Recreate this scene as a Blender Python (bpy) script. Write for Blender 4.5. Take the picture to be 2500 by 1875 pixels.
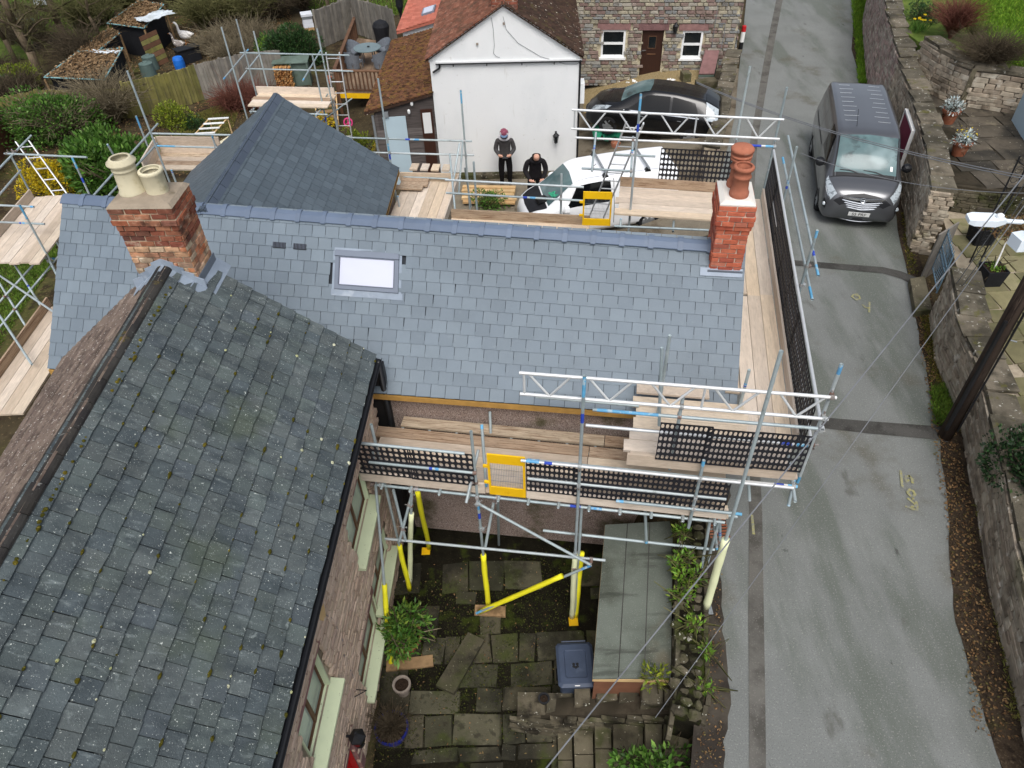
import bpy, bmesh, math, random
import numpy as np
from mathutils import Vector, Matrix, Euler
for o in list(bpy.data.objects):
 bpy.data.objects.remove(o)
SC = bpy.context.scene
COL = SC.collection
rad = math.radians
# ------------------------------------------------------------------ camera
CAM_H, CAM_PITCH, CAM_ROLL, CAM_F = 10.7, rad(43.5), rad(2.3), 1800.0   # drone above the lane; focal length in pixels of a 2500 px wide frame
cam_d = bpy.data.cameras.new('camera')
cam_d.sensor_width = 36.0
cam_d.lens = 36.0 * CAM_F / 2500.0
cam_d.clip_end = 600.0
cam_d.clip_start = 0.1
cam = bpy.data.objects.new('camera', cam_d)
COL.objects.link(cam)
_f = Vector((0, math.cos(CAM_PITCH), -math.sin(CAM_PITCH)))
_u0 = Vector((0, math.sin(CAM_PITCH), math.cos(CAM_PITCH)))
_r0 = Vector((1, 0, 0))
_rt = _r0 * math.cos(CAM_ROLL) - _u0 * math.sin(CAM_ROLL)
_up = _r0 * math.sin(CAM_ROLL) + _u0 * math.cos(CAM_ROLL)
cam.matrix_world = Matrix((( _rt.x, _up.x, -_f.x, 0), (_rt.y, _up.y, -_f.y, 0), (_rt.z, _up.z, -_f.z, CAM_H), (0, 0, 0, 1)))
SC.camera = cam
# ------------------------------------------------------------------ sky, sun, exposure (overcast)
SUN_EL, SUN_AZ = rad(58), rad(178)
w = bpy.data.worlds.new('World'); SC.world = w; w.use_nodes = True
nt = w.node_tree
bg = nt.nodes['Background']
sky = nt.nodes.new('ShaderNodeTexSky'); sky.sky_type = 'NISHITA'; sky.sun_disc = False
sky.sun_elevation = SUN_EL; sky.sun_rotation = SUN_AZ
sky.air_density = 1.0; sky.dust_density = 4.0; sky.ozone_density = 1.0
hs = nt.nodes.new('ShaderNodeHueSaturation'); hs.inputs['Saturation'].default_value = 0.5
nt.links.new(sky.outputs[0], hs.inputs['Color']); nt.links.new(hs.outputs[0], bg.inputs[0])
bg.inputs[1].default_value = 0.13
sun_d = bpy.data.lights.new('sun', 'SUN'); sun_d.energy = 1.35; sun_d.angle = rad(32); sun_d.color = (1.0, 0.98, 0.95)
sun = bpy.data.objects.new('sun', sun_d); COL.objects.link(sun)
sdir = Vector((math.sin(SUN_AZ) * math.cos(SUN_EL), math.cos(SUN_AZ) * math.cos(SUN_EL), math.sin(SUN_EL)))
sun.rotation_euler = (-sdir).to_track_quat('-Z', 'Y').to_euler()
sun.location = (0, 0, 30)
SC.view_settings.view_transform = 'Standard'
SC.view_settings.look = 'None'
SC.view_settings.exposure = 0.42
SC.view_settings.gamma = 1.0
SC.view_settings.use_curve_mapping = False
SC.render.engine = 'CYCLES'
SC.cycles.max_bounces = 5; SC.cycles.diffuse_bounces = 3; SC.cycles.glossy_bounces = 3; SC.cycles.transmission_bounces = 2; SC.cycles.transparent_max_bounces = 4
# ------------------------------------------------------------------ survey helpers: a photo point on a known height or depth gives its place in the world
CAMP = Vector((0, 0, CAM_H))
def ray(px, py):
 return _f + _rt * ((px - 1250.0) / CAM_F) - _up * ((py - 937.5) / CAM_F)
def at(px, py, z=0.0):
 d = ray(px, py); return CAMP + d * ((z - CAM_H) / d.z)
def aty(px, py, y):
 d = ray(px, py); return CAMP + d * (y / d.y)
def pix(p):
 v = Vector(p) - CAMP; d = v.dot(_f)
 if d <= 0.05: return (-9999, -9999, d)
 return (1250 + CAM_F * v.dot(_rt) / d, 937.5 - CAM_F * v.dot(_up) / d, d)
def zat(x, y, py):
 lo, hi = -6.0, 10.0
 for _ in range(50):
  m = (lo + hi) / 2
  if pix((x, y, m))[1] > py: lo = m
  else: hi = m
 return m
def lerp(a, b, t): return a + (b - a) * t
# ------------------------------------------------------------------ mesh helpers
class MB:
 """collects shapes for ONE mesh"""
 def __init__(s): s.v = []; s.f = []; s.m = []; s.n = 0
 def add(s, verts, faces, mi=0):
  b = s.n
  s.v.extend([tuple(p) for p in verts]); s.n += len(verts)
  s.f.extend([tuple(i + b for i in f) for f in faces]); s.m.extend([mi] * len(faces)); return s
 def hexa(s, p, mi=0):
  return s.add(p, [(3, 2, 1, 0), (4, 5, 6, 7), (0, 1, 5, 4), (1, 2, 6, 5), (2, 3, 7, 6), (3, 0, 4, 7)], mi)
 def box(s, c, size, rz=0.0, M=None, mi=0):
  hx, hy, hz = size[0] / 2, size[1] / 2, size[2] / 2
  p = [Vector((x, y, z)) for z in (-hz, hz) for x, y in ((-hx, -hy), (hx, -hy), (hx, hy), (-hx, hy))]
  R = M if M is not None else Matrix.Rotation(rz, 4, 'Z')
  c = Vector(c)
  return s.hexa([c + (R @ q).to_3d() for q in p], mi)
 def prism(s, poly, z0, z1, mi=0):
  n = len(poly)
  zz0 = z0 if hasattr(z0, '__len__') else [z0] * n
  zz1 = z1 if hasattr(z1, '__len__') else [z1] * n
  v = [(p[0], p[1], zz0[i]) for i, p in enumerate(poly)] + [(p[0], p[1], zz1[i]) for i, p in enumerate(poly)]
  f = [tuple(range(n - 1, -1, -1)), tuple(range(n, 2 * n))] + [(i, (i + 1) % n, n + (i + 1) % n, n + i) for i in range(n)]
  return s.add(v, f, mi)
 def tube(s, p0, p1, r0, r1=None, n=8, mi=0, caps=True):
  r1 = r0 if r1 is None else r1
  p0, p1 = Vector(p0), Vector(p1); d = (p1 - p0)
  if d.length < 1e-6: return s
  q = d.to_track_quat('Z', 'Y'); a = q @ Vector((1, 0, 0)); b = q @ Vector((0, 1, 0))
  v = []
  for p, r in ((p0, r0), (p1, r1)):
   for k in range(n):
    t = 2 * math.pi * k / n; v.append(p + a * (r * math.cos(t)) + b * (r * math.sin(t)))
  f = [(k, (k + 1) % n, n + (k + 1) % n, n + k) for k in range(n)]
  if caps: f += [tuple(range(n - 1, -1, -1)), tuple(range(n, 2 * n))]
  return s.add(v, f, mi)
 def path(s, pts, r, n=6, mi=0, r_end=None):
  m = len(pts)
  for i in range(m - 1):
   ra = r if r_end is None else lerp(r, r_end, i / (m - 1)); rb = r if r_end is None else lerp(r, r_end, (i + 1) / (m - 1))
   s.tube(pts[i], pts[i + 1], ra, rb, n, mi)
  return s
 def lathe(s, prof, c=(0, 0, 0), n=20, M=None, mi=0, close=True):
  c = Vector(c); v = []
  for r, z in prof:
   for k in range(n):
    t = 2 * math.pi * k / n; q = Vector((r * math.cos(t), r * math.sin(t), z))
    v.append(c + ((M @ q).to_3d() if M is not None else q))
  f = []
  for i in range(len(prof) - 1):
   for k in range(n):
    f.append((i * n + k, i * n + (k + 1) % n, (i + 1) * n + (k + 1) % n, (i + 1) * n + k))
  if close:
   f.append(tuple(range(n - 1, -1, -1))); L = (len(prof) - 1) * n; f.append(tuple(range(L, L + n)))
  return s.add(v, f, mi)
 def loft(s, rings, closed=True, caps=True, mi=0):
  n = len(rings[0]); v = [p for r in rings for p in r]; f = []
  for i in range(len(rings) - 1):
   for k in range(n if closed else n - 1):
    f.append((i * n + k, i * n + (k + 1) % n, (i + 1) * n + (k + 1) % n, (i + 1) * n + k))
  if caps and closed:
   f.append(tuple(range(n - 1, -1, -1))); L = (len(rings) - 1) * n; f.append(tuple(range(L, L + n)))
  return s.add(v, f, mi)
 def slab(s, q, t, mi=0):
  """a quad q (4 points) given thickness t downwards along its normal"""
  q = [Vector(p) for p in q]; n = (q[1] - q[0]).cross(q[3] - q[0]).normalized()
  return s.hexa([p - n * t for p in q] + q, mi)
 def mesh(s, name, mats, smooth=False):
  me = bpy.data.meshes.new(name); me.from_pydata(s.v, [], s.f)
  for m in (mats if isinstance(mats, (list, tuple)) else [mats]): me.materials.append(m)
  if isinstance(mats, (list, tuple)) and len(mats) > 1: me.polygons.foreach_set('material_index', s.m)
  if smooth: me.polygons.foreach_set('use_smooth', [True] * len(me.polygons))
  me.update(); return me
 def build(s, name, mats, parent=None, smooth=False, origin=None):
  if origin is not None:
   o_ = Vector(origin); s.v = [tuple(Vector(p) - o_) for p in s.v]
  ob = link(name, s.mesh(name, mats, smooth), parent)
  if origin is not None: ob.matrix_basis = Matrix.Translation(origin)
  return ob
def np_mesh(name, V, Fq, mats):
 """fast mesh from arrays: V (n,3), Fq (m,k) faces of equal size k"""
 V = np.asarray(V, dtype=np.float32); Fq = np.asarray(Fq, dtype=np.int32)
 me = bpy.data.meshes.new(name); me.vertices.add(len(V)); me.vertices.foreach_set('co', V.ravel())
 k = Fq.shape[1]; me.loops.add(Fq.size); me.loops.foreach_set('vertex_index', Fq.ravel())
 me.polygons.add(len(Fq)); me.polygons.foreach_set('loop_start', np.arange(0, Fq.size, k, dtype=np.int32))
 me.polygons.foreach_set('loop_total', np.full(len(Fq), k, dtype=np.int32))
 for m in (mats if isinstance(mats, (list, tuple)) else [mats]): me.materials.append(m)
 me.update(calc_edges=True); me.validate(); return me
def link(name, data, parent=None):
 ob = bpy.data.objects.new(name, data); COL.objects.link(ob)
 if parent is not None: attach(ob, parent)
 return ob
ORIG = {}
def attach(ob, parent):
 ob.parent = parent
 l = ORIG.get(parent.name)
 if l is not None: ob.matrix_parent_inverse = Matrix.Translation(-l)
def tag(o, label, cat, group=None, kind=None):
 o['label'] = label; o['category'] = cat
 if group: o['group'] = group
 if kind: o['kind'] = kind
 return o
def thing(name, label, cat, loc=(0, 0, 0), group=None, local=False):
 """an Empty at the base of a thing; its parts are written in world coordinates unless local"""
 o = bpy.data.objects.new(name, None); COL.objects.link(o)
 o.empty_display_size = 0.2
 o.location = loc
 if not local: ORIG[o.name] = Vector(loc)
 return tag(o, label, cat, group)
def struct(name, ob):
 ob.name = name; ob['kind'] = 'structure'; return ob
def stuffed(ob):
 ob['kind'] = 'stuff'; return ob
def copy_tree(o, loc, rz, label=None, group=None, scale=None):
 r = o.copy(); COL.objects.link(r)
 for ch in list(o.children):
  c = ch.copy(); COL.objects.link(c); c.parent = r
  for g in list(ch.children):
   d = g.copy(); COL.objects.link(d); d.parent = c
 r.location = loc; r.rotation_euler = (0, 0, rz)
 if scale: r.scale = (scale,) * 3
 if label: r['label'] = label
 if group: r['group'] = group
 return r
def visible_size(M, ext):
 c = M.translation; x, y, d = pix(c)
 if d < 0.3: return -1
 s = ext * CAM_F / d
 if x < -60 or x > 2560 or y < -60 or y > 1935: return s * 0.001
 return s
def pieces(name, parent, variants, mats4, material, limit=300, sub=True, ext=None):
 """alike pieces: the `limit` that show largest are objects sharing mesh data, the rest one 'stuff' part"""
 rng = random.Random(len(mats4))
 meshes = []
 for i, (v, f) in enumerate(variants):
  mb = MB(); mb.add(v, f); meshes.append(mb.mesh(name, material))
 sized = []
 for M in mats4:
  e = max(abs(M.col[0].to_3d().length), M.col[2].to_3d().length, M.col[1].to_3d().length)
  sized.append((visible_size(M, e), rng.random(), M))
 sized.sort(key=lambda t: (-t[0], t[1]))
 for s_, r_, M in sized[:limit]:
  ob = bpy.data.objects.new(name, meshes[int(r_ * len(meshes)) % len(meshes)]); COL.objects.link(ob)
  attach(ob, parent); ob.matrix_basis = M
 rest = sized[limit:]
 if rest:
  V = []; Fl = []; n = 0
  for s_, r_, M in rest:
   v, f = variants[int(r_ * len(variants)) % len(variants)]
   V.extend([tuple(M @ Vector(p)) for p in v]); Fl.extend([tuple(i + n for i in q) for q in f]); n += len(v)
  mb = MB(); mb.add(V, Fl)
  stuffed(mb.build('farther_' + name, material, parent))
def chamfer_box(hx, hy, hz, c, jit=0.0, rng=random, top_only=True):
 """unit-ish stone/brick: a box whose face towards +Y (outer) is inset by c; ~20 tris"""
 def j(): return (rng.random() - .5) * jit
 b = [(-hx, -hy, -hz), (hx, -hy, -hz), (hx, -hy, hz), (-hx, -hy, hz)]
 m = [(-hx + j(), hy - c, -hz + j()), (hx + j(), hy - c, -hz + j()), (hx + j(), hy - c, hz + j()), (-hx + j(), hy - c, hz + j())]
 t = [(m[0][0] + c, hy + j() * .5, m[0][2] + c), (m[1][0] - c, hy + j() * .5, m[1][2] + c), (m[2][0] - c, hy + j() * .5, m[2][2] - c), (m[3][0] + c, hy + j() * .5, m[3][2] - c)]
 v = b + m + t
 f = []
 for o_ in (0, 4):
  for k in range(4): f.append((o_ + (k + 1) % 4, o_ + k, o_ + 4 + k, o_ + 4 + (k + 1) % 4))
 f.append((8, 9, 10, 11)[::-1]); f.append((0, 1, 2, 3))
 return v, f
def frame(o, x, y, z):
 """matrix from origin and three axis vectors"""
 return Matrix(((x[0], y[0], z[0], o[0]), (x[1], y[1], z[1], o[1]), (x[2], y[2], z[2], o[2]), (0, 0, 0, 1)))
# ------------------------------------------------------------------ procedural materials
def lin(c):
 return tuple(((x / 255.0) / 12.92 if x / 255.0 <= 0.04045 else ((x / 255.0 + 0.055) / 1.055) ** 2.4) for x in c)
def S(r, g, b, k=1.0):
 return tuple(min(1, x * k) for x in lin((r, g, b))) + (1.0,)
MATS = {}
def mat(name, cols, rough=0.8, nscale=8.0, namp=0.3, layers=(), bump=0.0, bscale=40.0, spec=0.3, metal=0.0, coat=0.0,
  coords='pos', stretch=(1, 1, 1), alpha=1.0, trans=0.0, constant=False, rvar=0.12, ior=1.45, emis=None, detail=4.0, translucent=0.0):
 m = bpy.data.materials.new(name); m.use_nodes = True; t = m.node_tree; N = t.nodes; Lk = t.links.new
 bs = N['Principled BSDF']
 if coords == 'pos':
  src = N.new('ShaderNodeNewGeometry').outputs['Position']
 else:
  src = N.new('ShaderNodeTexCoord').outputs['Object']
 oi = N.new('ShaderNodeObjectInfo'); ge = N.new('ShaderNodeNewGeometry')
 add = N.new('ShaderNodeMath'); add.operation = 'ADD'; Lk(oi.outputs['Random'], add.inputs[0]); Lk(ge.outputs['Random Per Island'], add.inputs[1])
 fr = N.new('ShaderNodeMath'); fr.operation = 'FRACT'; Lk(add.outputs[0], fr.inputs[0]); rnd = fr.outputs[0]
 mp = N.new('ShaderNodeVectorMath'); mp.operation = 'MULTIPLY'; Lk(src, mp.inputs[0]); mp.inputs[1].default_value = stretch
 off = N.new('ShaderNodeVectorMath'); off.operation = 'ADD'; Lk(mp.outputs[0], off.inputs[0])
 if coords != 'pos':
  sc_ = N.new('ShaderNodeMath'); sc_.operation = 'MULTIPLY'; Lk(rnd, sc_.inputs[0]); sc_.inputs[1].default_value = 37.0
  cb = N.new('ShaderNodeCombineXYZ')
  for k in range(3): Lk(sc_.outputs[0], cb.inputs[k])
  Lk(cb.outputs[0], off.inputs[1])
 vec = off.outputs[0]
 def noise(scale, det=detail, rgh=0.55, st=None):
  n = N.new('ShaderNodeTexNoise'); n.inputs['Scale'].default_value = scale; n.inputs['Detail'].default_value = det; n.inputs['Roughness'].default_value = rgh
  if st:
   q = N.new('ShaderNodeVectorMath'); q.operation = 'MULTIPLY'; Lk(vec, q.inputs[0]); q.inputs[1].default_value = st; Lk(q.outputs[0], n.inputs['Vector'])
  else: Lk(vec, n.inputs['Vector'])
  return n.outputs['Fac']
 if len(cols) > 1:
  rp = N.new('ShaderNodeValToRGB'); e = rp.color_ramp
  if constant: e.interpolation = 'CONSTANT'
  while len(e.elements) < len(cols): e.elements.new(0.5)
  for i, c in enumerate(cols):
   e.elements[i].position = i / (len(cols) if constant else (len(cols) - 1)); e.elements[i].color = c
  Lk(rnd, rp.inputs[0]); col = rp.outputs[0]
 else:
  rg = N.new('ShaderNodeRGB'); rg.outputs[0].default_value = cols[0]; col = rg.outputs[0]
 # brightness: noise and per-piece
 mr = N.new('ShaderNodeMapRange'); Lk(noise(nscale), mr.inputs[0]); mr.inputs[1].default_value = 0.25; mr.inputs[2].default_value = 0.75
 mr.inputs[3].default_value = 1 - namp; mr.inputs[4].default_value = 1 + namp
 fac = mr.outputs[0]
 if rvar:
  wn = N.new('ShaderNodeTexWhiteNoise'); wn.noise_dimensions = '1D'; Lk(rnd, wn.inputs['W'])
  m2 = N.new('ShaderNodeMapRange'); Lk(wn.outputs['Value'], m2.inputs[0]); m2.inputs[3].default_value = 1 - rvar; m2.inputs[4].default_value = 1 + rvar
  mu = N.new('ShaderNodeMath'); mu.operation = 'MULTIPLY'; Lk(fac, mu.inputs[0]); Lk(m2.outputs[0], mu.inputs[1]); fac = mu.outputs[0]
 vm = N.new('ShaderNodeVectorMath'); vm.operation = 'SCALE'; Lk(col, vm.inputs[0]); Lk(fac, vm.inputs['Scale']); col = vm.outputs[0]
 for ly in layers:
  nz = noise(ly[1], ly[4] if len(ly) > 4 else 5.0, 0.6, ly[5] if len(ly) > 5 else None)
  a = N.new('ShaderNodeMapRange'); a.interpolation_type = 'SMOOTHSTEP'; Lk(nz, a.inputs[0]); a.inputs[1].default_value = ly[2]; a.inputs[2].default_value = ly[3]
  k = ly[6] if len(ly) > 6 else 1.0; a.inputs[4].default_value = k
  mx = N.new('ShaderNodeMix'); mx.data_type = 'RGBA'; Lk(a.outputs[0], mx.inputs['Factor']); Lk(col, mx.inputs['A']); mx.inputs['B'].default_value = ly[0]
  col = mx.outputs['Result']
 Lk(col, bs.inputs['Base Color'])
 bs.inputs['Roughness'].default_value = rough; bs.inputs['Metallic'].default_value = metal
 bs.inputs['Specular IOR Level'].default_value = spec; bs.inputs['IOR'].default_value = ior
 bs.inputs['Coat Weight'].default_value = coat; bs.inputs['Coat Roughness'].default_value = 0.08
 bs.inputs['Transmission Weight'].default_value = trans; bs.inputs['Alpha'].default_value = alpha
 if bump:
  b = N.new('ShaderNodeBump'); b.inputs['Strength'].default_value = bump; b.inputs['Distance'].default_value = 0.02
  Lk(noise(bscale, 6.0, 0.65), b.inputs['Height']); Lk(b.outputs[0], bs.inputs['Normal'])
 if emis: bs.inputs['Emission Color'].default_value = emis[0]; bs.inputs['Emission Strength'].default_value = emis[1]
 if translucent:
  tr = N.new('ShaderNodeBsdfTranslucent'); Lk(col, tr.inputs[0]); ms = N.new('ShaderNodeMixShader'); ms.inputs[0].default_value = translucent
  Lk(bs.outputs[0], ms.inputs[1]); Lk(tr.outputs[0], ms.inputs[2]); Lk(ms.outputs[0], N['Material Output'].inputs['Surface'])
 MATS[name] = m; return m
M = {}
# ground and road
M['asphalt'] = mat('asphalt', [S(131, 134, 131)], 0.85, .8, 0.13, [(S(101, 106, 99), .3, .47, .6, 5, (2.2, .5, 1), .9), (S(96, 93, 82), .5, .56, .7, 6, None, .75), (S(164, 164, 158), 38, .58, .68, 2, None, .5), (S(74, 75, 72), 60, .56, .68, 2, None, .55), (S(78, 76, 69), 1.3, .62, .74, 6, (1.5, .6, 1), .6), (S(58, 58, 56), 2.6, .7, .73, 7, (1, .35, 1), .6)], .7, 140, .25)
M['patch'] = mat('asphalt_patch', [S(74, 73, 70)], 0.9, 1.2, 0.25, [(S(52, 51, 48), 2.2, .45, .65, 5, None, .8), (S(112, 110, 104), 50, .58, .7, 2, None, .5)], .6, 120, .2)
M['patch_pale'] = mat('old_asphalt_patch', [S(96, 94, 89)], 0.9, 1.2, 0.22, [(S(72, 70, 65), 1.7, .45, .65, 5, None, .8), (S(136, 133, 126), 50, .58, .7, 2, None, .5)], .6, 120, .2)
M['dirt'] = mat('dirt', [S(62, 52, 42)], 0.95, 4, 0.4, [(S(92, 80, 62), 25, .52, .68, 3, None, .7), (S(36, 30, 25), 8, .5, .65, 4, None, .8), (S(110, 104, 90), 60, .66, .74, 2, None, .8), (S(58, 62, 28), 1.1, .58, .7, 4, None, .6)], .8, 60, .1)
M['wetdirt'] = mat('wet_dirt', [S(72, 66, 57)], 0.7, 3, 0.3, [(S(44, 38, 32), 1.2, .42, .6, 5, None, .9), (S(105, 100, 92), 45, .62, .75, 2, None, .5)], .6, 80, .3)
M['earth'] = mat('garden_earth', [S(70, 62, 46)], 0.95, 1.5, 0.4, [(S(80, 84, 42), .45, .52, .66, 5, None, .75), (S(46, 38, 30), 2.0, .48, .62, 5, None, .85), (S(116, 98, 70), 14, .56, .68, 4, None, .6)], .9, 18, .1)
M['lawn'] = mat('lawn', [S(86, 104, 46)], 0.95, 2.5, 0.3, [(S(112, 118, 62), 5, .5, .7, 4, None, .6), (S(58, 72, 34), 1.2, .5, .7, 4, None, .7)], .9, 40, .1)
M['forecourt'] = mat('forecourt_gravel', [S(120, 112, 98)], 0.95, 2, 0.25, [(S(72, 62, 50), 1.0, .45, .62, 5, None, .9), (S(160, 150, 130), 50, .55, .7, 2, None, .6)], .8, 70, .1)
M['gravel'] = mat('yellow_gravel', [S(150, 132, 96)], 0.95, 30, 0.4, [(S(190, 176, 140), 60, .55, .65, 2), (S(86, 70, 48), 45, .58, .68, 2)], .9, 80, .1)
M['courtbase'] = mat('courtyard_joint_soil', [S(32, 30, 22)], 0.95, 5, 0.4, [(S(52, 60, 22), 2.5, .52, .66, 5), (S(66, 58, 44), 40, .62, .72, 2, None, .7)], .9, 50, .1)
M['flag'] = mat('flagstone', [S(70, 67, 53), S(82, 77, 62), S(58, 58, 44), S(86, 83, 67)], 0.85, 3, 0.3, [(S(60, 68, 28), 1.3, .48, .64, 5, None, .8), (S(32, 31, 25), .9, .46, .62, 6, None, .85), (S(156, 154, 134), 24, .68, .73, 2, None, .7), (S(42, 40, 31), 6, .54, .66, 5, None, .7), (S(112, 106, 88), 70, .64, .75, 2, None, .4)], .7, 40, .25)
M['step'] = mat('step_stone', [S(100, 94, 76), S(84, 79, 64), S(112, 105, 87)], 0.9, 3, 0.25, [(S(60, 66, 32), 2.0, .5, .66, 5, None, .75), (S(46, 42, 33), 1.4, .48, .64, 6, None, .75), (S(170, 164, 142), 20, .67, .72, 2, None, .7)], .6, 40, .2)
M['wallstone'] = mat('mossy_wall_stone', [S(82, 77, 64), S(100, 93, 78), S(68, 64, 53), S(108, 102, 86)], 0.92, 5, 0.35, [(S(56, 62, 28), 1.4, .48, .64, 5, None, .8), (S(34, 31, 26), 2.1, .5, .64, 6, None, .85), (S(190, 188, 174), 13, .65, .69, 3, None, .85)], .9, 40, .15)
M['purplestone'] = mat('purple_grey_wall_stone', [S(164, 140, 132), S(174, 154, 144), S(146, 126, 120), S(172, 164, 150), S(156, 146, 134), S(136, 120, 110)], 0.9, 6, 0.25, [(S(196, 188, 174), 3.0, .54, .7, 5, None, .6), (S(96, 86, 76), 2.2, .54, .7, 5, None, .55)], .7, 40, .2)
M['brownstone'] = mat('brown_grey_wall_stone', [S(160, 146, 128), S(172, 160, 142), S(140, 126, 110), S(182, 172, 154), S(126, 115, 100)], 0.9, 6, 0.28, [(S(206, 200, 186), 3.5, .55, .7, 5, None, .65), (S(84, 76, 65), 2.0, .54, .7, 5, None, .6), (S(96, 96, 56), .8, .58, .72, 4, None, .5)], .7, 40, .2)
M['mortar'] = mat('lime_mortar', [S(170, 158, 138)], 0.95, 12, 0.25, [(S(108, 99, 86), 1.5, .45, .65, 5, None, .8)], .8, 60, .1)
M['darkmortar'] = mat('dark_joint', [S(66, 60, 50)], 0.95, 12, 0.3, [(S(40, 38, 30), 1.5, .45, .65, 5, None, .8)], .8, 60, .1)
M['housemortar'] = mat('cream_mortar', [S(196, 186, 160)], 0.95, 12, 0.2, [(S(120, 104, 90), .6, .5, .68, 5, None, .8)], .7, 60, .1)
M['housestone'] = mat('cottage_rubble_stone', [S(146, 144, 138), S(158, 152, 140), S(136, 118, 110), S(126, 106, 100), S(154, 148, 130), S(130, 131, 130), S(142, 128, 120), S(166, 158, 138)], 0.92, 7, 0.22, [(S(100, 90, 80), 2.2, .54, .7, 5, None, .55)], .7, 40, .15, constant=True)
M['lintel'] = mat('red_sandstone_lintel', [S(122, 92, 92), S(140, 108, 104)], 0.9, 6, 0.2, (), .5, 50, .2)
M['coping'] = mat('lichened_coping_stone', [S(104, 98, 85), S(90, 85, 74), S(116, 108, 94)], 0.92, 4, 0.3, [(S(56, 53, 44), 1.6, .45, .64, 5, None, .8), (S(190, 188, 178), 10, .62, .68, 5, None, .8), (S(88, 86, 42), 3.3, .58, .68, 4, None, .7)], .8, 40, .15)
M['terrace'] = mat('terrace_flag', [S(80, 74, 64), S(66, 62, 54), S(96, 88, 76), S(72, 66, 56)], 0.8, 3, 0.3, [(S(40, 38, 34), 1.2, .45, .66, 5, None, .8), (S(128, 120, 100), 2.7, .6, .7, 5, None, .6), (S(190, 184, 168), 16, .68, .73, 2, None, .8)], .5, 40, .3)
M['crazy'] = mat('crazy_paving', [S(122, 116, 86), S(104, 100, 74), S(134, 128, 98)], 0.88, 3, 0.25, [(S(90, 96, 54), 1.6, .5, .68, 5, None, .6)], .5, 40, .2)
# roofs and house walls
M['slate'] = mat('new_slate', [S(106, 118, 128), S(111, 123, 132), S(102, 114, 124)], 0.5, 1.2, 0.08, [(S(124, 134, 139), 9, .58, .8, 4, None, .35), (S(94, 104, 112), .35, .5, .7, 4, None, .5), (S(132, 140, 143), 2.5, .66, .8, 5, (1, 3, 1), .4)], .35, 60, .5, rvar=.06)
M['slate_dark'] = mat('wing_slate', [S(75, 86, 94), S(81, 92, 100), S(70, 81, 89)], 0.5, 2.2, 0.1, (), .35, 60, .5, rvar=.09)
M['oldslate'] = mat('old_lichened_slate', [S(80, 88, 89), S(88, 95, 95), S(73, 82, 86), S(84, 93, 91), S(77, 85, 90)], 0.75, 3, 0.2,
 [(S(54, 62, 66), 2.2, .46, .68, 5, (1, 2.2, 1), .7), (S(140, 150, 150), 4.5, .57, .78, 6, (1, 3.0, 1), .55), (S(74, 84, 62), .6, .53, .7, 4, None, .5), (S(150, 160, 158), 9, .61, .72, 6, None, .45), (S(206, 212, 205), 30, .69, .73, 2, None, .85), (S(196, 203, 198), 80, .69, .74, 1, None, .65), (S(48, 46, 34), 11, .7, .76, 3, None, .7)], .7, 50, .3, rvar=.15)
M['ridge_new'] = mat('blue_grey_ridge_tile', [S(92, 106, 126), S(97, 111, 131), S(88, 102, 122)], 0.5, 3, 0.08, [(S(118, 128, 140), 4, .6, .8, 4, None, .4)], .15, 60, .5, rvar=.05)
M['ridge_dark'] = mat('dark_ridge_tile', [S(66, 76, 90), S(72, 82, 96)], 0.5, 3, 0.08, (), .1, 60, .5, rvar=.06)
M['ridge_old'] = mat('mossy_ridge_tile', [S(54, 54, 53), S(62, 59, 55)], 0.92, 3, 0.3, [(S(104, 90, 34), 2.0, .57, .66, 4, None, .9), (S(36, 35, 38), 1.8, .45, .65, 5, None, .7), (S(140, 140, 136), 18, .66, .74, 2, None, .6)], .8, 50, .2)
M['browntile'] = mat('brown_plain_tile', [S(122, 108, 98), S(108, 94, 86), S(132, 118, 106)], 0.9, 5, 0.3, [(S(70, 60, 54), 3, .48, .66, 5, None, .7), (S(206, 200, 190), 26, .64, .69, 2, None, .9), (S(60, 52, 44), 10, .6, .7, 3, None, .6)], .7, 50, .15)
M['redtile_old'] = mat('weathered_red_tile', [S(128, 84, 66), S(112, 74, 60), S(138, 96, 78), S(98, 70, 58)], 0.92, 4, 0.3, [(S(76, 62, 48), 2.2, .5, .68, 5, None, .7), (S(206, 196, 180), 20, .69, .73, 2, None, .8)], .6, 50, .15)
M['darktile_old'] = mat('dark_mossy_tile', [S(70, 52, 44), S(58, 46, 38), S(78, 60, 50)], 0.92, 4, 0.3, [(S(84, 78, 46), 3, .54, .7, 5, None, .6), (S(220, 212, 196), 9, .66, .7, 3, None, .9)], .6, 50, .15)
M['mosstile'] = mat('moss_covered_tile', [S(112, 78, 56), S(96, 68, 50), S(124, 86, 64)], 0.95, 5, 0.4, [(S(112, 88, 44), 5, .5, .6, 5, None, .8), (S(58, 42, 32), 7, .5, .62, 5, None, .85), (S(200, 186, 166), 14, .7, .75, 2, None, .8)], 1.0, 40, .1)
M['newred'] = mat('new_red_tile', [S(176, 102, 84), S(184, 112, 94), S(168, 96, 80)], 0.85, 4, 0.12, (), .4, 60, .2)
M['moss'] = mat('moss', [S(84, 78, 28), S(66, 66, 26), S(102, 92, 36)], 0.98, 30, 0.4, [(S(140, 128, 60), 40, .55, .7, 3, None, .7)], 1.0, 80, .05)
M['lichen'] = mat('pale_lichen', [S(186, 190, 148), S(206, 206, 178), S(168, 172, 120)], 0.95, 60, 0.25, [(S(90, 80, 40), 50, .6, .68, 2)], .8, 90, .05)
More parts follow.
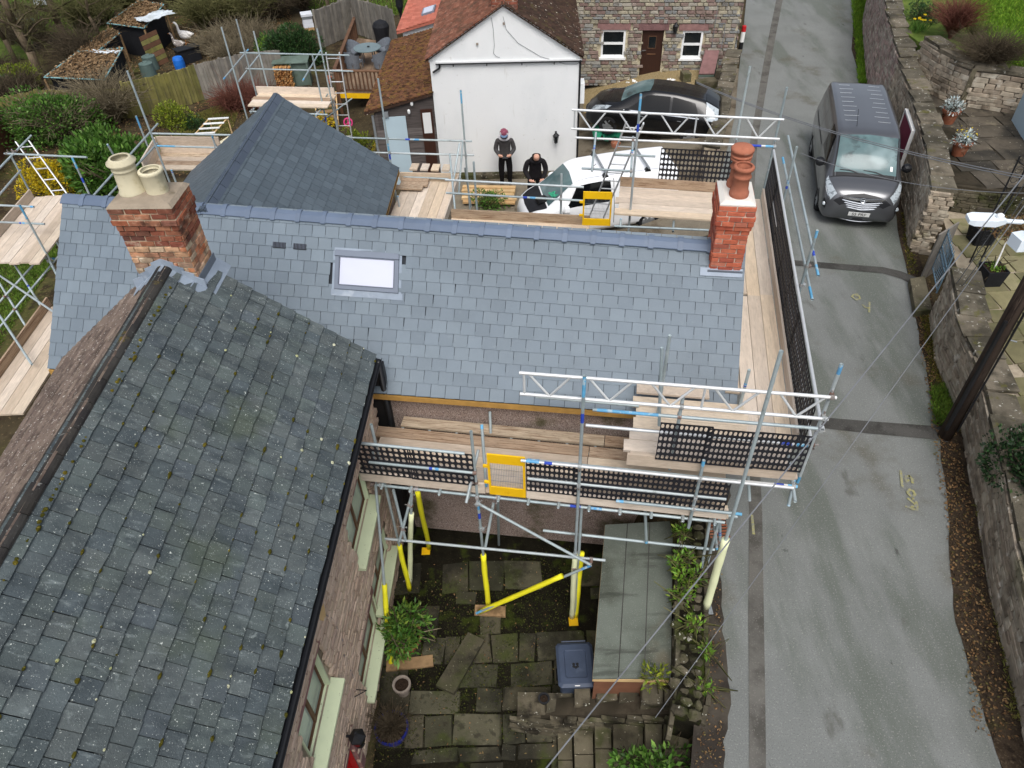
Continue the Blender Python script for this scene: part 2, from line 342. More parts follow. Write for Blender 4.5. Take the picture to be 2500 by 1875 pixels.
M['render'] = mat('white_render', [S(238, 240, 240)], 0.9, .5, 0.03, [(S(206, 211, 213), .6, .5, .74, 6, (1, 1, .4), .55), (S(160, 156, 136), 1.3, .62, .74, 6, (2.5, 2.5, .3), .4), (S(190, 190, 182), 9, .64, .72, 4, None, .35)], .7, 80, .2)
M['dash'] = mat('pebbledash', [S(150, 132, 124)], 0.95, 1.2, 0.2, [(S(206, 194, 184), 75, .55, .62, 2), (S(92, 78, 70), 60, .55, .64, 2), (S(74, 74, 44), .8, .52, .66, 5, None, .85)], 1.0, 90, .1)
M['fgwall'] = mat('pinkish_stone', [S(188, 167, 148), S(198, 178, 160), S(176, 154, 137), S(192, 174, 152), S(172, 151, 138)], 0.92, 5, 0.13, [(S(152, 130, 114), 2.5, .54, .72, 5, None, .5), (S(206, 196, 178), 5, .6, .75, 4, None, .5)], .5, 50, .15)
M['newbrick'] = mat('new_red_brick', [S(178, 96, 72), S(188, 108, 82), S(166, 86, 66), S(152, 82, 68), S(194, 124, 100)], 0.88, 14, 0.2, [(S(124, 70, 58), 9, .58, .72, 4, None, .6), (S(204, 178, 158), 6, .63, .76, 5, None, .4)], .5, 60, .15)
M['oldbrick'] = mat('old_red_brick', [S(142, 86, 68), S(122, 74, 62), S(160, 98, 72), S(106, 72, 64), S(172, 120, 92), S(132, 82, 66)], 0.92, 10, 0.35, [(S(58, 48, 45), 3, .54, .7, 5, None, .7), (S(196, 180, 158), 5, .57, .7, 5, None, .65)], .8, 50, .12)
M['oldbrick_pale'] = mat('worn_orange_brick', [S(188, 124, 86), S(200, 168, 136), S(182, 108, 74), S(202, 182, 154), S(146, 124, 106), S(172, 116, 88)], 0.93, 10, 0.35, [(S(92, 76, 62), 3, .53, .68, 5, None, .65), (S(214, 202, 182), 5, .56, .7, 5, None, .7)], .8, 50, .12)
M['brickmortar'] = mat('pale_mortar', [S(206, 192, 176)], 0.95, 9, 0.2, (), .6, 60, .1)
M['oldmortar'] = mat('worn_mortar', [S(188, 172, 148)], 0.95, 5, 0.3, [(S(120, 104, 86), 2, .5, .66, 5, None, .8)], .8, 50, .1)
M['flaunch'] = mat('white_flaunching', [S(222, 218, 210)], 0.95, 3, 0.06, (), .5, 50, .1)
M['oldflaunch'] = mat('grey_mortar_cap', [S(150, 138, 122)], 0.95, 5, 0.2, [(S(92, 84, 66), 3, .55, .7, 5, None, .7)], .8, 40, .1)
M['buffpot'] = mat('buff_clay_pot', [S(206, 198, 170)], 0.75, 4, 0.1, [(S(170, 158, 122), 5, .54, .72, 5, None, .75), (S(150, 150, 128), 3, .58, .74, 4, None, .5), (S(96, 90, 76), 9, .66, .76, 4, None, .5)], .3, 60, .25)
M['redpot'] = mat('terracotta_chimney_pot', [S(166, 106, 84)], 0.92, 4, 0.12, [(S(144, 90, 72), 6, .5, .7, 4, None, .6), (S(192, 150, 130), 5, .6, .75, 5, None, .55)], .3, 60, .1)
M['terracotta'] = mat('terracotta', [S(150, 94, 70), S(138, 86, 64)], 0.9, 6, 0.25, [(S(172, 140, 118), 5, .55, .72, 5, None, .65), (S(84, 62, 50), 3, .56, .7, 5, None, .5)], .5, 50, .15)
M['flue_shade'] = mat('flue_shade', [S(26, 22, 20)], 0.95, 6, 0.2)
M['lead'] = mat('lead_flashing', [S(142, 154, 168), S(130, 142, 156), S(152, 163, 176)], 0.55, 4, 0.15, [(S(176, 184, 192), 3, .57, .72, 4, None, .5)], .3, 40, .5)
M['darklead'] = mat('dark_lead', [S(96, 104, 114)], 0.55, 4, 0.15, (), .2, 40, .5)
M['velux'] = mat('grey_window_metal', [S(112, 121, 135)], 0.4, 3, 0.05, (), 0, 60, .5)
M['velux_dk'] = mat('dark_window_metal', [S(84, 92, 106)], 0.4, 3, 0.05, (), 0, 60, .5)
M['skyglass'] = mat('bright_skylight_glass', [S(206, 210, 226)], 0.06, .8, 0.05, (), 0, 60, .8)
M['batten'] = mat('treated_batten', [S(176, 138, 78), S(160, 124, 66)], 0.8, 6, 0.2, (), .3, 40, .2)
M['felt'] = mat('roof_underlay', [S(50, 54, 60)], 0.9, 4, 0.2)
M['blackplastic'] = mat('black_plastic', [S(30, 31, 34)], 0.45, 5, 0.12, (), 0, 60, .4)
M['blackpvc'] = mat('black_gutter', [S(24, 25, 28)], 0.4, 5, 0.15, (), 0, 60, .5)
M['whiteplastic'] = mat('white_plastic', [S(232, 234, 234)], 0.45, 3, 0.03, (), 0, 60, .4)
M['glass'] = mat('window_glass', [S(28, 32, 34)], 0.06, 1.5, 0.2, (), 0, 60, .7)
M['curtain'] = mat('pale_green_reveal', [S(190, 200, 168)], 0.7, 2, 0.08, (), 0, 60, .3)
M['paleglass'] = mat('pale_window_glass', [S(150, 165, 156)], 0.08, 1.2, 0.35, [(S(60, 66, 60), .9, .5, .62, 3, None, .7)], 0, 60, .7)
M['sill'] = mat('pale_green_sill_paint', [S(208, 218, 182)], 0.7, 3, 0.05, [(S(120, 118, 84), 22, .66, .72, 3, None, .8)], .2, 40, .3)
M['brownframe'] = mat('brown_window_frame', [S(92, 66, 48)], 0.6, 5, 0.2, (), .2, 40, .3)
M['browndoor'] = mat('dark_brown_door', [S(56, 34, 26)], 0.5, 5, 0.2, (), .1, 40, .4, stretch=(6, 6, .6))
M['reddoor'] = mat('red_door', [S(198, 24, 28)], 0.45, 5, 0.1, (), .05, 40, .4)
M['magentadoor'] = mat('magenta_door', [S(150, 62, 88)], 0.6, 3, 0.12, (), .1, 40, .3)
M['clad'] = mat('weathered_cladding', [S(84, 78, 76), S(100, 94, 92), S(70, 66, 64)], 0.9, 4, 0.3, (), .5, 40, .15, stretch=(.5, 4, 8))
# timber and scaffolding
M['board'] = mat('scaffold_board', [S(200, 184, 166), S(208, 195, 180), S(186, 170, 152), S(210, 191, 166), S(192, 182, 168)], 0.9, 3.0, 0.14,
 [(S(146, 127, 108), 2.2, .53, .73, 6, (1.2, 14, 6), .65), (S(104, 85, 70), 4, .63, .73, 4, (2, 5, 3), .6), (S(226, 217, 203), 2.4, .57, .76, 5, (1, 10, 4), .5)], .4, 30, .15, coords='obj', stretch=(4.0, 1.0, 1.0), rvar=.12)
M['board_dirty'] = mat('dirty_scaffold_board', [S(176, 156, 134), S(160, 138, 116), S(184, 168, 146)], 0.9, 3.0, 0.2,
 [(S(112, 84, 62), 1.6, .48, .64, 6, (1, 8, 4), .8), (S(84, 66, 52), 5, .58, .7, 4, (2, 4, 3), .7)], .3, 30, .15, coords='obj', stretch=(4.0, 1.0, 1.0), rvar=.1)
M['tube'] = mat('galvanised_tube', [S(158, 172, 176), S(170, 182, 184), S(146, 160, 164), S(176, 184, 186)], 0.5, 5, 0.14, [(S(110, 116, 112), 6, .58, .74, 5, None, .6), (S(206, 210, 210), 4, .6, .75, 4, None, .5)], .2, 50, .5, metal=.25, rvar=.1)
M['alu'] = mat('aluminium_tube', [S(214, 216, 216), S(206, 210, 212)], 0.45, 5, 0.06, [(S(170, 174, 176), 5, .58, .74, 4, None, .5)], .1, 50, .5, metal=.3)
M['bluepaint'] = mat('light_blue_paint', [S(86, 156, 196), S(108, 170, 204), S(76, 138, 190)], 0.7, 8, 0.15, [(S(176, 194, 200), 9, .52, .64, 4, None, .8)], .1, 50, .3)
M['navypaint'] = mat('dark_blue_paint', [S(44, 72, 178)], 0.6, 8, 0.2, [(S(150, 160, 176), 9, .62, .7, 4, None, .7)], .1, 50, .4)
M['coupler'] = mat('steel_coupler', [S(176, 182, 184), S(150, 152, 150), S(120, 90, 76), S(190, 196, 198)], 0.5, 20, 0.25, [(S(110, 66, 48), 14, .6, .72, 3, None, .7)], .3, 60, .5, metal=.3)
M['guardmesh'] = mat('black_guard_mesh', [S(36, 36, 41)], 0.6, 5, 0.25, [(S(70, 70, 72), 4, .6, .75, 5, None, .5)], 0, 60, .35)
M['yellow'] = mat('yellow_paint', [S(232, 184, 22)], 0.5, 5, 0.08, [(S(200, 150, 20), 6, .6, .72, 4, None, .5)], .1, 50, .4)
M['yellowsleeve'] = mat('yellow_foam_sleeve', [S(232, 224, 44)], 0.6, 6, 0.06, (), .1, 50, .3)
M['creamsleeve'] = mat('cream_foam_sleeve', [S(224, 228, 186)], 0.7, 6, 0.06, (), .1, 50, .3)
M['timber'] = mat('sawn_timber', [S(196, 166, 120), S(206, 178, 136), S(184, 150, 106)], 0.85, 5, 0.15, (), .2, 40, .2)
M['oldplank'] = mat('old_plank', [S(150, 124, 92), S(136, 110, 80)], 0.9, 4, 0.3, [(S(96, 76, 54), 3, .5, .68, 5, None, .7)], .5, 40, .15)
M['fence'] = mat('weathered_fence_board', [S(128, 124, 116), S(116, 112, 106), S(138, 132, 122)], 0.92, 3, 0.25, [(S(90, 86, 80), 3, .5, .7, 5, (4, 4, .5), .7)], .4, 40, .15)
M['fencegreen'] = mat('algae_covered_fence', [S(118, 114, 66), S(128, 122, 74), S(106, 104, 62)], 0.92, 2, 0.3, [(S(88, 84, 66), 2.5, .5, .68, 5, (4, 4, .5), .75), (S(140, 134, 72), 1.1, .55, .7, 4, None, .5)], .4, 40, .15)
M['deck'] = mat('deck_board', [S(132, 112, 92), S(122, 102, 84), S(142, 122, 102)], 0.9, 3, 0.2, (), .3, 40, .2)
M['railwood'] = mat('brown_rail_wood', [S(104, 76, 58), S(92, 66, 50), S(118, 90, 70)], 0.85, 4, 0.2, (), .3, 40, .2)
M['polewood'] = mat('creosoted_pole', [S(78, 66, 58)], 0.85, 3, 0.25, [(S(44, 37, 34), 2.2, .46, .66, 5, (6, 6, .5), .85), (S(124, 106, 94), 3, .58, .74, 5, (8, 8, .6), .6)], .6, 40, .2)
M['logs'] = mat('cut_log', [S(196, 150, 96), S(176, 128, 78), S(150, 104, 66), S(206, 170, 120)], 0.9, 8, 0.25, (), .5, 40, .1)
# metal, plastic, fabric
M['wicker'] = mat('grey_wicker', [S(112, 118, 126)], 0.7, 30, 0.2, (), .6, 90, .3)
M['tableglass'] = mat('frosted_table_glass', [S(98, 114, 116)], 0.25, 3, 0.08, (), 0, 60, .5)
M['cover'] = mat('black_fabric_cover', [S(28, 29, 33)], 0.75, 5, 0.25, (), .4, 18, .3)
M['navybin'] = mat('dark_blue_bin_plastic', [S(56, 66, 84)], 0.5, 4, 0.12, [(S(88, 100, 116), 3, .55, .75, 5, None, .5)], .1, 60, .4)
M['roofelt'] = mat('mineral_felt', [S(104, 110, 102)], 0.92, 2, 0.15, [(S(74, 78, 68), .8, .45, .65, 5, None, .75), (S(120, 106, 84), .6, .55, .7, 4, None, .5), (S(160, 162, 154), 70, .6, .7, 2, None, .5), (S(58, 60, 54), 1.0, .54, .66, 5, (.6, 4, 1), .6)], .7, 110, .12)
M['blueglaze'] = mat('blue_glazed_pot', [S(30, 40, 120)], 0.35, 4, 0.25, [(S(40, 36, 36), 2, .5, .62, 5, None, .7)], 0, 60, .5)
M['greypot'] = mat('grey_clay_pot', [S(136, 126, 116)], 0.85, 5, 0.2, (), .3, 50, .2)
M['soil'] = mat('potting_soil', [S(50, 40, 32)], 0.98, 20, 0.4, (), .9, 60, .1)
M['iron'] = mat('black_wrought_iron', [S(26, 27, 30)], 0.55, 6, 0.2, (), .2, 60, .4)
M['gateblue'] = mat('blue_grey_painted_iron', [S(92, 116, 132)], 0.6, 6, 0.2, (), .2, 60, .4)
M['lampwhite'] = mat('pale_lamp_housing', [S(226, 236, 244)], 0.5, 3, 0.03, (), 0, 60, .4)
M['pale_blue_wall'] = mat('pale_blue_render', [S(176, 196, 206)], 0.9, 1, 0.06, (), .3, 80, .2)
M['wire'] = mat('cable', [S(112, 115, 119)], 0.6, 5, 0.1)
M['galv'] = mat('grey_steel', [S(140, 146, 150)], 0.5, 5, 0.1, (), .1, 60, .5, metal=.3)
M['redpaint'] = mat('red_paint', [S(190, 34, 38)], 0.5, 5, 0.1, (), 0, 60, .4)
M['whitepaint'] = mat('white_paint', [S(232, 232, 230)], 0.6, 5, 0.06, (), 0, 60, .3)
M['blackpaint'] = mat('black_paint', [S(28, 28, 30)], 0.5, 5, 0.15, (), 0, 60, .4)
M['roadpaint'] = mat('yellow_spray_mark', [S(158, 154, 104)], 0.9, 30, 0.3, [(S(126, 127, 122), 30, .44, .56, 4, None, .9)], .5, 80, .2)
M['vangrey'] = mat('metallic_grey_paint', [S(88, 90, 94)], 0.3, 3, 0.03, (), 0, 60, .5, metal=.5, coat=.9, rvar=0)
M['vanwhite'] = mat('white_car_paint', [S(238, 240, 242)], 0.35, 3, 0.02, (), 0, 60, .5, coat=.5, rvar=0)
M['carblack'] = mat('black_car_paint', [S(14, 15, 17)], 0.22, 3, 0.05, (), 0, 60, .4, coat=.5, rvar=0)
M['screen'] = mat('windscreen_glass', [S(78, 100, 102)], 0.12, 1.1, 0.4, [(S(140, 160, 162), .8, .48, .66, 3, None, .65), (S(40, 50, 52), 1.7, .56, .66, 4, None, .6)], 0, 60, .5)
M['carglass'] = mat('dark_car_glass', [S(12, 14, 16)], 0.08, 2, 0.1, (), 0, 60, .4)
M['chrome'] = mat('chrome', [S(206, 210, 214)], 0.18, 3, 0.03, (), 0, 60, .6, metal=.9)
M['headlamp'] = mat('headlamp_lens', [S(176, 186, 192)], 0.1, 9, 0.25, [(S(70, 76, 82), 9, .5, .6, 2, None, .7)], 0, 60, .8, coat=.6)
M['tyre'] = mat('tyre_rubber', [S(34, 34, 36)], 0.85, 8, 0.15, (), .3, 60, .2)
M['rim'] = mat('alloy_rim', [S(150, 154, 158)], 0.35, 5, 0.06, (), 0, 60, .5, metal=.6)
M['plate'] = mat('number_plate_white', [S(236, 238, 236)], 0.4, 3, 0.02)
M['cloth_grey'] = mat('dark_grey_fleece', [S(74, 72, 72)], 0.95, 14, 0.2, (), .6, 40, .1)
M['cloth_black'] = mat('black_cloth', [S(28, 27, 29)], 0.95, 14, 0.2, (), .6, 40, .1)
M['cloth_jacket'] = mat('black_jacket', [S(34, 32, 34)], 0.85, 10, 0.2, (), .6, 30, .15)
M['skin'] = mat('skin', [S(206, 158, 136)], 0.6, 20, 0.06, (), 0, 60, .3)
M['sherpa'] = mat('pale_hood_lining', [S(196, 194, 196)], 0.98, 40, 0.15, (), 1.0, 60, .05)
M['cap_red'] = mat('dusty_red_cap', [S(132, 70, 88)], 0.95, 20, 0.2, [(S(220, 214, 214), 9, .56, .6, 2)])
M['cap_blue'] = mat('washed_blue_cap_peak', [S(92, 112, 138)], 0.9, 20, 0.2)
M['hair'] = mat('dark_hair', [S(58, 44, 36)], 0.8, 60, 0.3)
M['boots'] = mat('work_boots', [S(92, 76, 62)], 0.85, 10, 0.2)
M['tarp_green'] = mat('green_tarpaulin', [S(40, 140, 108), S(60, 160, 126)], 0.5, 5, 0.2, (), .5, 20, .4)
M['tarp_grey'] = mat('pale_grey_sheet', [S(186, 194, 200)], 0.6, 3, 0.1, [(S(140, 146, 140), 2, .5, .7, 5, None, .6)], .4, 20, .3)
M['leaflitter'] = mat('fallen_leaves', [S(140, 116, 86), S(120, 96, 70), S(154, 130, 100), S(98, 78, 58)], 0.95, 14, 0.3, (), .9, 40, .1)
M['weatherboard'] = mat('brown_shiplap', [S(112, 78, 60), S(100, 70, 54), S(124, 88, 68)], 0.9, 4, 0.2, (), .4, 40, .15)
M['bluebarrel'] = mat('blue_plastic', [S(30, 104, 196)], 0.5, 4, 0.08, (), 0, 60, .4)
M['greenbin'] = mat('grey_green_plastic', [S(84, 102, 98)], 0.6, 4, 0.1, (), 0, 60, .4)
M['turquoise'] = mat('faded_turquoise', [S(124, 168, 172)], 0.6, 4, 0.15, (), .1, 60, .3)
M['feather'] = mat('white_feathers', [S(236, 234, 230)], 0.9, 20, 0.06, (), .5, 60, .1)
M['feather_grey'] = mat('grey_feathers', [S(140, 132, 128)], 0.9, 20, 0.3, [(S(226, 222, 216), 8, .5, .6, 3)], .5, 60, .1)
M['beak'] = mat('orange_beak', [S(220, 132, 52)], 0.6, 5, 0.1)
M['hive'] = mat('beehive_paint', [S(206, 210, 216)], 0.8, 4, 0.08)
M['greenstain'] = mat('green_stained_wood', [S(92, 106, 98), S(84, 98, 90)], 0.9, 4, 0.25, [(S(70, 76, 60), 2, .5, .68, 5, None, .6)], .3, 40, .15)
M['pink'] = mat('pink_plastic', [S(232, 70, 140)], 0.5, 4, 0.05)
# plants
def leafmat(name, cols, rough=.5, rv=.35, sp=.35, tr=.25):
 return mat(name, cols, rough, 3, 0.22, (), 0, 40, sp, rvar=rv, translucent=tr)
M['leaf_laurel'] = leafmat('laurel_leaf', [S(70, 108, 40), S(92, 134, 52), S(56, 90, 36), S(124, 158, 76)])
M['leaf_dark'] = leafmat('dark_evergreen_leaf', [S(48, 76, 40), S(60, 92, 48), S(38, 60, 34), S(80, 108, 60)])
M['leaf_bright'] = leafmat('bright_green_leaf', [S(98, 142, 44), S(122, 162, 60), S(84, 124, 40), S(160, 180, 70)])
M['leaf_rhodo'] = leafmat('rhododendron_leaf', [S(62, 104, 40), S(84, 126, 52), S(104, 142, 64), S(140, 160, 70)], .4)
M['leaf_yellow'] = leafmat('forsythia_bloom', [S(222, 196, 32), S(206, 176, 30), S(180, 160, 40), S(150, 150, 50)])
M['leaf_shrub'] = leafmat('yellow_green_shrub_leaf', [S(130, 146, 40), S(106, 128, 40), S(160, 168, 56), S(84, 104, 38)])
M['leaf_bamboo'] = leafmat('bamboo_leaf', [S(124, 130, 84), S(104, 116, 68), S(140, 132, 92), S(150, 120, 84)])
M['leaf_brown'] = leafmat('dry_brown_leaf', [S(136, 104, 70), S(112, 84, 56), S(150, 122, 86), S(96, 92, 50)], .8)
M['leaf_silver'] = leafmat('silver_leaf', [S(190, 204, 204), S(206, 214, 212), S(160, 178, 172)], .8)
M['leaf_ivy'] = leafmat('ivy_leaf', [S(34, 58, 32), S(44, 72, 38), S(28, 46, 28), S(62, 86, 46)])
M['grass'] = leafmat('grass_blade', [S(84, 116, 36), S(104, 134, 44), S(70, 98, 32), S(124, 142, 60)], .7)
M['grass_bright'] = leafmat('lawn_blade', [S(92, 132, 30), S(112, 150, 38), S(78, 116, 28), S(134, 158, 50)], .7)
M['grass_dry'] = leafmat('dry_grass_blade', [S(120, 116, 60), S(104, 108, 46), S(140, 128, 74), S(88, 100, 40)], .8)
M['moss_tuft'] = leafmat('yellow_moss', [S(118, 108, 38), S(96, 96, 38), S(84, 92, 36), S(134, 116, 54)], .9)
M['moss_dark'] = leafmat('dark_moss', [S(58, 66, 26), S(48, 56, 24), S(70, 76, 30), S(84, 84, 40)], .95)
M['flower_yellow'] = leafmat('yellow_petal', [S(240, 208, 30), S(246, 222, 60)], .6, .1)
M['flower_white'] = leafmat('white_petal', [S(236, 236, 226), S(220, 222, 210)], .7, .1)
M['twig'] = mat('grey_brown_twig', [S(122, 112, 92), S(104, 94, 76), S(138, 128, 106), S(92, 84, 66)], 0.9, 6, 0.2, (), 0, 40, .1, rvar=.2)
M['twig_dark'] = mat('dark_twig', [S(84, 74, 60), S(70, 62, 50), S(96, 86, 70)], 0.9, 6, 0.2, (), 0, 40, .1, rvar=.2)
M['twig_green'] = mat('olive_twig', [S(104, 104, 66), S(90, 90, 56), S(120, 116, 80)], 0.9, 6, 0.2, (), 0, 40, .1, rvar=.2)
M['twig_red'] = mat('red_brown_twig', [S(116, 74, 64), S(98, 62, 54), S(132, 88, 74)], 0.9, 6, 0.2, (), 0, 40, .1, rvar=.2)
M['bark'] = mat('tree_bark', [S(104, 92, 76)], 0.95, 5, 0.3, [(S(70, 60, 48), 3, .5, .68, 5, (4, 4, .6), .8), (S(96, 104, 62), 1.5, .55, .7, 4, None, .5)], .9, 30, .1)
# ------------------------------------------------------------------ ground, lane, verges
RNG = random.Random(7)
def sm(t):
 t = max(0.0, min(1.0, t)); return t * t * (3 - 2 * t)
COURT_Z = -2.0
def gz(x, y):
 if y < 10.2:
  if x < -2.5: return -1.8
  if x < 2.1: return COURT_Z - 0.12
  if x < 2.45: return lerp(COURT_Z - 0.12, -0.04, (x - 2.1) / .35)
  return -0.04
 z = lerp(-1.0, -0.05, sm((x - 2.0) / 5.0))
 if x < -2.0: z = lerp(-1.0, -1.8, sm((-2.0 - x) / 5.0))
 z += 0.06 * math.sin(x * 1.3 + y * .7) * sm((-1 - x) / 3)
 return z
def grid_sheet(xs, ys, zf, name, material):
 V = [(x, y, zf(x, y)) for y in ys for x in xs]; nx = len(xs)
 Fq = [(j * nx + i, j * nx + i + 1, (j + 1) * nx + i + 1, (j + 1) * nx + i) for j in range(len(ys) - 1) for i in range(nx - 1)]
 return link(name, np_mesh(name, V, Fq, material))
xs = [-220, -120, -60, -40, -28] + [x * .4 - 20 for x in range(0, 86)] + [18, 22, 30, 45, 70, 120, 220]
ys = [-60, -20, -8] + [y * .4 - 4 for y in range(0, 120)] + [48, 60, 80, 120, 220]
struct('ground', grid_sheet(xs, ys, gz, 'ground', M['earth']))
def sheet(px, z, name, material, drop=0.0):
 mb = MB(); pts = [at(x, y, z) for x, y in px]
 mb.add(pts, [tuple(range(len(pts)))]); ob = mb.build(name, material); return ob
def strip(L, R, z, name, material):
 """a band between two pixel polylines of equal length"""
 mb = MB(); v = [at(x, y, z) for x, y in L] + [at(x, y, z) for x, y in R]; n = len(L)
 mb.add(v, [(i, n + i, n + i + 1, i + 1) for i in range(n - 1)]); return mb.build(name, material)
RL = [(1640, 2100), (1690, 1875), (1718, 1500), (1722, 1250), (1752, 1000), (1790, 760), (1770, 560), (1752, 450), (1772, 380), (1795, 280), (1802, 190), (1812, 100), (1822, 0), (1835, -90), (1848, -170), (1860, -230)]
RR = [(2620, 2100), (2445, 1875), (2330, 1500), (2318, 1250), (2285, 1000), (2232, 760), (2196, 560), (2170, 450), (2150, 380), (2120, 280), (2098, 190), (2080, 100), (2092, 0), (2125, -90), (2160, -170), (2190, -230)]
struct('lane', strip(RL, RR, 0.0, 'lane', M['asphalt']))
RW = [(2122, -10), (2108, 60), (2111, 113), (2118, 196), (2150, 300), (2185, 400), (2212, 509), (2224, 611), (2240, 655), (2258, 715), (2277, 776), (2292, 889), (2330, 985), (2356, 1058), (2382, 1190), (2397, 1250), (2420, 1420), (2443, 1514), (2500, 1751), (2560, 1990)]
# right verge: bare earth between tarmac and wall
def xi(pl, y):
 for a, b in zip(pl[:-1], pl[1:]):
  lo, hi = min(a[1], b[1]), max(a[1], b[1])
  if lo <= y <= hi and hi > lo: return a[0] + (b[0] - a[0]) * (y - a[1]) / (b[1] - a[1])
 return pl[0][0] if abs(y - pl[0][1]) < abs(y - pl[-1][1]) else pl[-1][0]
yy = list(range(0, 1960, 40))
struct('verge_right', strip([(xi(RR, y) - 6 + 9 * RNG.random(), y) for y in yy], [(xi(RW, y) + 14, y) for y in yy], 0.008, 'verge_right', M['dirt']))
yy = list(range(1180, 1960, 30))
struct('verge_left', strip([(xi(RL, y) - 4, y) for y in yy], [(1762 + 14 * RNG.random() + 10 * math.sin(y * .012), y) for y in yy], 0.005, 'verge_left', M['wetdirt']))
tp = [(1915, -60), (1903, 0), (1885, 90), (1871, 165), (1853, 270), (1841, 340), (1830, 480), (1818, 650), (1816, 800), (1824, 950), (1838, 1100), (1845, 1250), (1846, 1500), (1849, 1750), (1850, 1960)]
tw = [7, 8, 8.5, 9, 9, 9, 10, 11, 12, 13, 15, 16, 19, 20, 21]
struct('trench_patch', strip([(x - w_, y) for (x, y), w_ in zip(tp, tw)], [(x + w_, y) for (x, y), w_ in zip(tp, tw)], 0.009, 'trench_patch', M['patch_pale']))
struct('trench_patch', strip([(1700, 626), (1926, 634), (2040, 643), (2156, 652), (2200, 662), (2245, 680)], [(1700, 640), (1926, 647), (2040, 657), (2156, 667), (2200, 680), (2238, 700)], 0.013, 'trench_patch', M['patch']))
struct('trench_patch', strip([(1840, 1003), (1990, 1017), (2120, 1028), (2284, 1040), (2320, 1046)], [(1840, 1028), (1990, 1043), (2120, 1058), (2284, 1073), (2314, 1080)], 0.013, 'trench_patch', M['patch']))
def ribbon(px, w_, name, material, z=0.017):
 mb = MB(); pts = [at(x, y, z) for x, y in px]
 for a, b in zip(pts[:-1], pts[1:]):
  d = (b - a).normalized(); n = Vector((-d.y, d.x, 0)) * w_ / 2
  mb.add([a - n - d * w_ * .3, a + n - d * w_ * .3, b + n + d * w_ * .3, b - n + d * w_ * .3], [(0, 3, 2, 1)])
  for q in range(len(mb.v) - 4, len(mb.v)): mb.v[q] = (mb.v[q][0], mb.v[q][1], z + 0.0006 * (len(mb.f)))
 return mb
def mark(strokes, label, w_=0.045):
 mb = MB()
 for s_ in strokes:
  r = ribbon(s_, w_, '', None); mb.add(r.v, r.f)
 tag(mb.build('spray_marking', M['roadpaint']), label, 'road marking')
mark([[(2199, 1150), (2201, 1172), (2203, 1189)], [(2220, 1162), (2213, 1163), (2210, 1169), (2214, 1176), (2219, 1172)], [(2220, 1162), (2227, 1169), (2228, 1179)],
      [(2216, 1200), (2221, 1195), (2229, 1198), (2234, 1206), (2231, 1211), (2222, 1210), (2217, 1205), (2216, 1200)], [(2229, 1216), (2230, 1219)], [(2217, 1217), (2228, 1226), (2239, 1235), (2236, 1224)], [(2239, 1235), (2239, 1245), (2228, 1243), (2226, 1236), (2238, 1236)], [(2212, 1236), (2228, 1242)]], 'yellow sprayed G and digits on the tarmac below the pole trench')
mark([[(2094, 718), (2084, 719), (2080, 724), (2090, 732), (2100, 729), (2097, 722), (2088, 723)], [(2106, 744), (2112, 750), (2120, 752)], [(2123, 738), (2122, 762)]], 'faint yellow sprayed digits on the tarmac opposite the iron gate', .04)
mark([[(1836, 1258), (1838, 1280), (1840, 1303)]], 'short yellow sprayed dash on the dark trench beside the scaffold')
# ------------------------------------------------------------------ stone walling
VAR_STONE = [chamfer_box(.5, .5, .5, .1, .16, random.Random(i)) for i in range(8)]
def face_stones(pts, hs, z0s, ch, lr, depth, seed, gap=0.012, skip=None):
 """matrices of stones laid in courses over a vertical face along pts; outward = right of travel"""
 rng = random.Random(seed); out = []
 cum = [0.0]
 for a, b in zip(pts[:-1], pts[1:]): cum.append(cum[-1] + (b - a).to_2d().length)
 L = cum[-1]
 def locate(s_):
  for i in range(len(pts) - 1):
   if s_ <= cum[i + 1] or i == len(pts) - 2:
    t = (s_ - cum[i]) / max(1e-6, cum[i + 1] - cum[i]); d = (pts[i + 1] - pts[i]); d.z = 0; d.normalize()
    return pts[i].lerp(pts[i + 1], t), d, lerp(hs[i], hs[i + 1], t), lerp(z0s[i], z0s[i + 1], t)
 hmax = max(hs); z = 0.0; row = 0
 while z < hmax:
  c = ch[0] + (ch[1] - ch[0]) * rng.random(); s_ = -rng.random() * lr[0]
  while s_ < L:
   l = lr[0] + (lr[1] - lr[0]) * rng.random() ** 1.4; mid = s_ + l / 2
   if 0 <= mid <= L:
    p, d, h, z0 = locate(mid)
    if z + c * .6 < h and not (skip and skip(mid, z + c / 2)):
     n = Vector((d.y, -d.x, 0)); q = Vector((p.x, p.y, z0 + z + c / 2)) + n * (depth * .25 + rng.random() * .025)
     hh = min(c, h - z) - gap
     out.append(frame(q, d * (l - gap), n * depth, Vector((0, 0, 1)) * hh))
   s_ += l
  z += c; row += 1
 return out
def wall_core(mb, pts, hs, z0s, th, inset=0.0):
 """solid core of a wall, th thick to the left of travel"""
 n = len(pts); nor = []
 for i in range(n):
  a = pts[max(0, i - 1)]; b = pts[min(n - 1, i + 1)]; d = (b - a); d.z = 0; d.normalize(); nor.append(Vector((-d.y, d.x, 0)))
 for i in range(n - 1):
  a, b = pts[i], pts[i + 1]; na, nb = nor[i], nor[i + 1]
  P = [a + na * inset, b + nb * inset, b + nb * th, a + na * th]; hh = [hs[i], hs[i + 1], hs[i + 1], hs[i]]; zz = [z0s[i], z0s[i + 1], z0s[i + 1], z0s[i]]
  mb.hexa([Vector((p.x, p.y, z_)) for p, z_ in zip(P, zz)] + [Vector((p.x, p.y, z_ + h_)) for p, z_, h_ in zip(P, zz, hh)])
 return nor
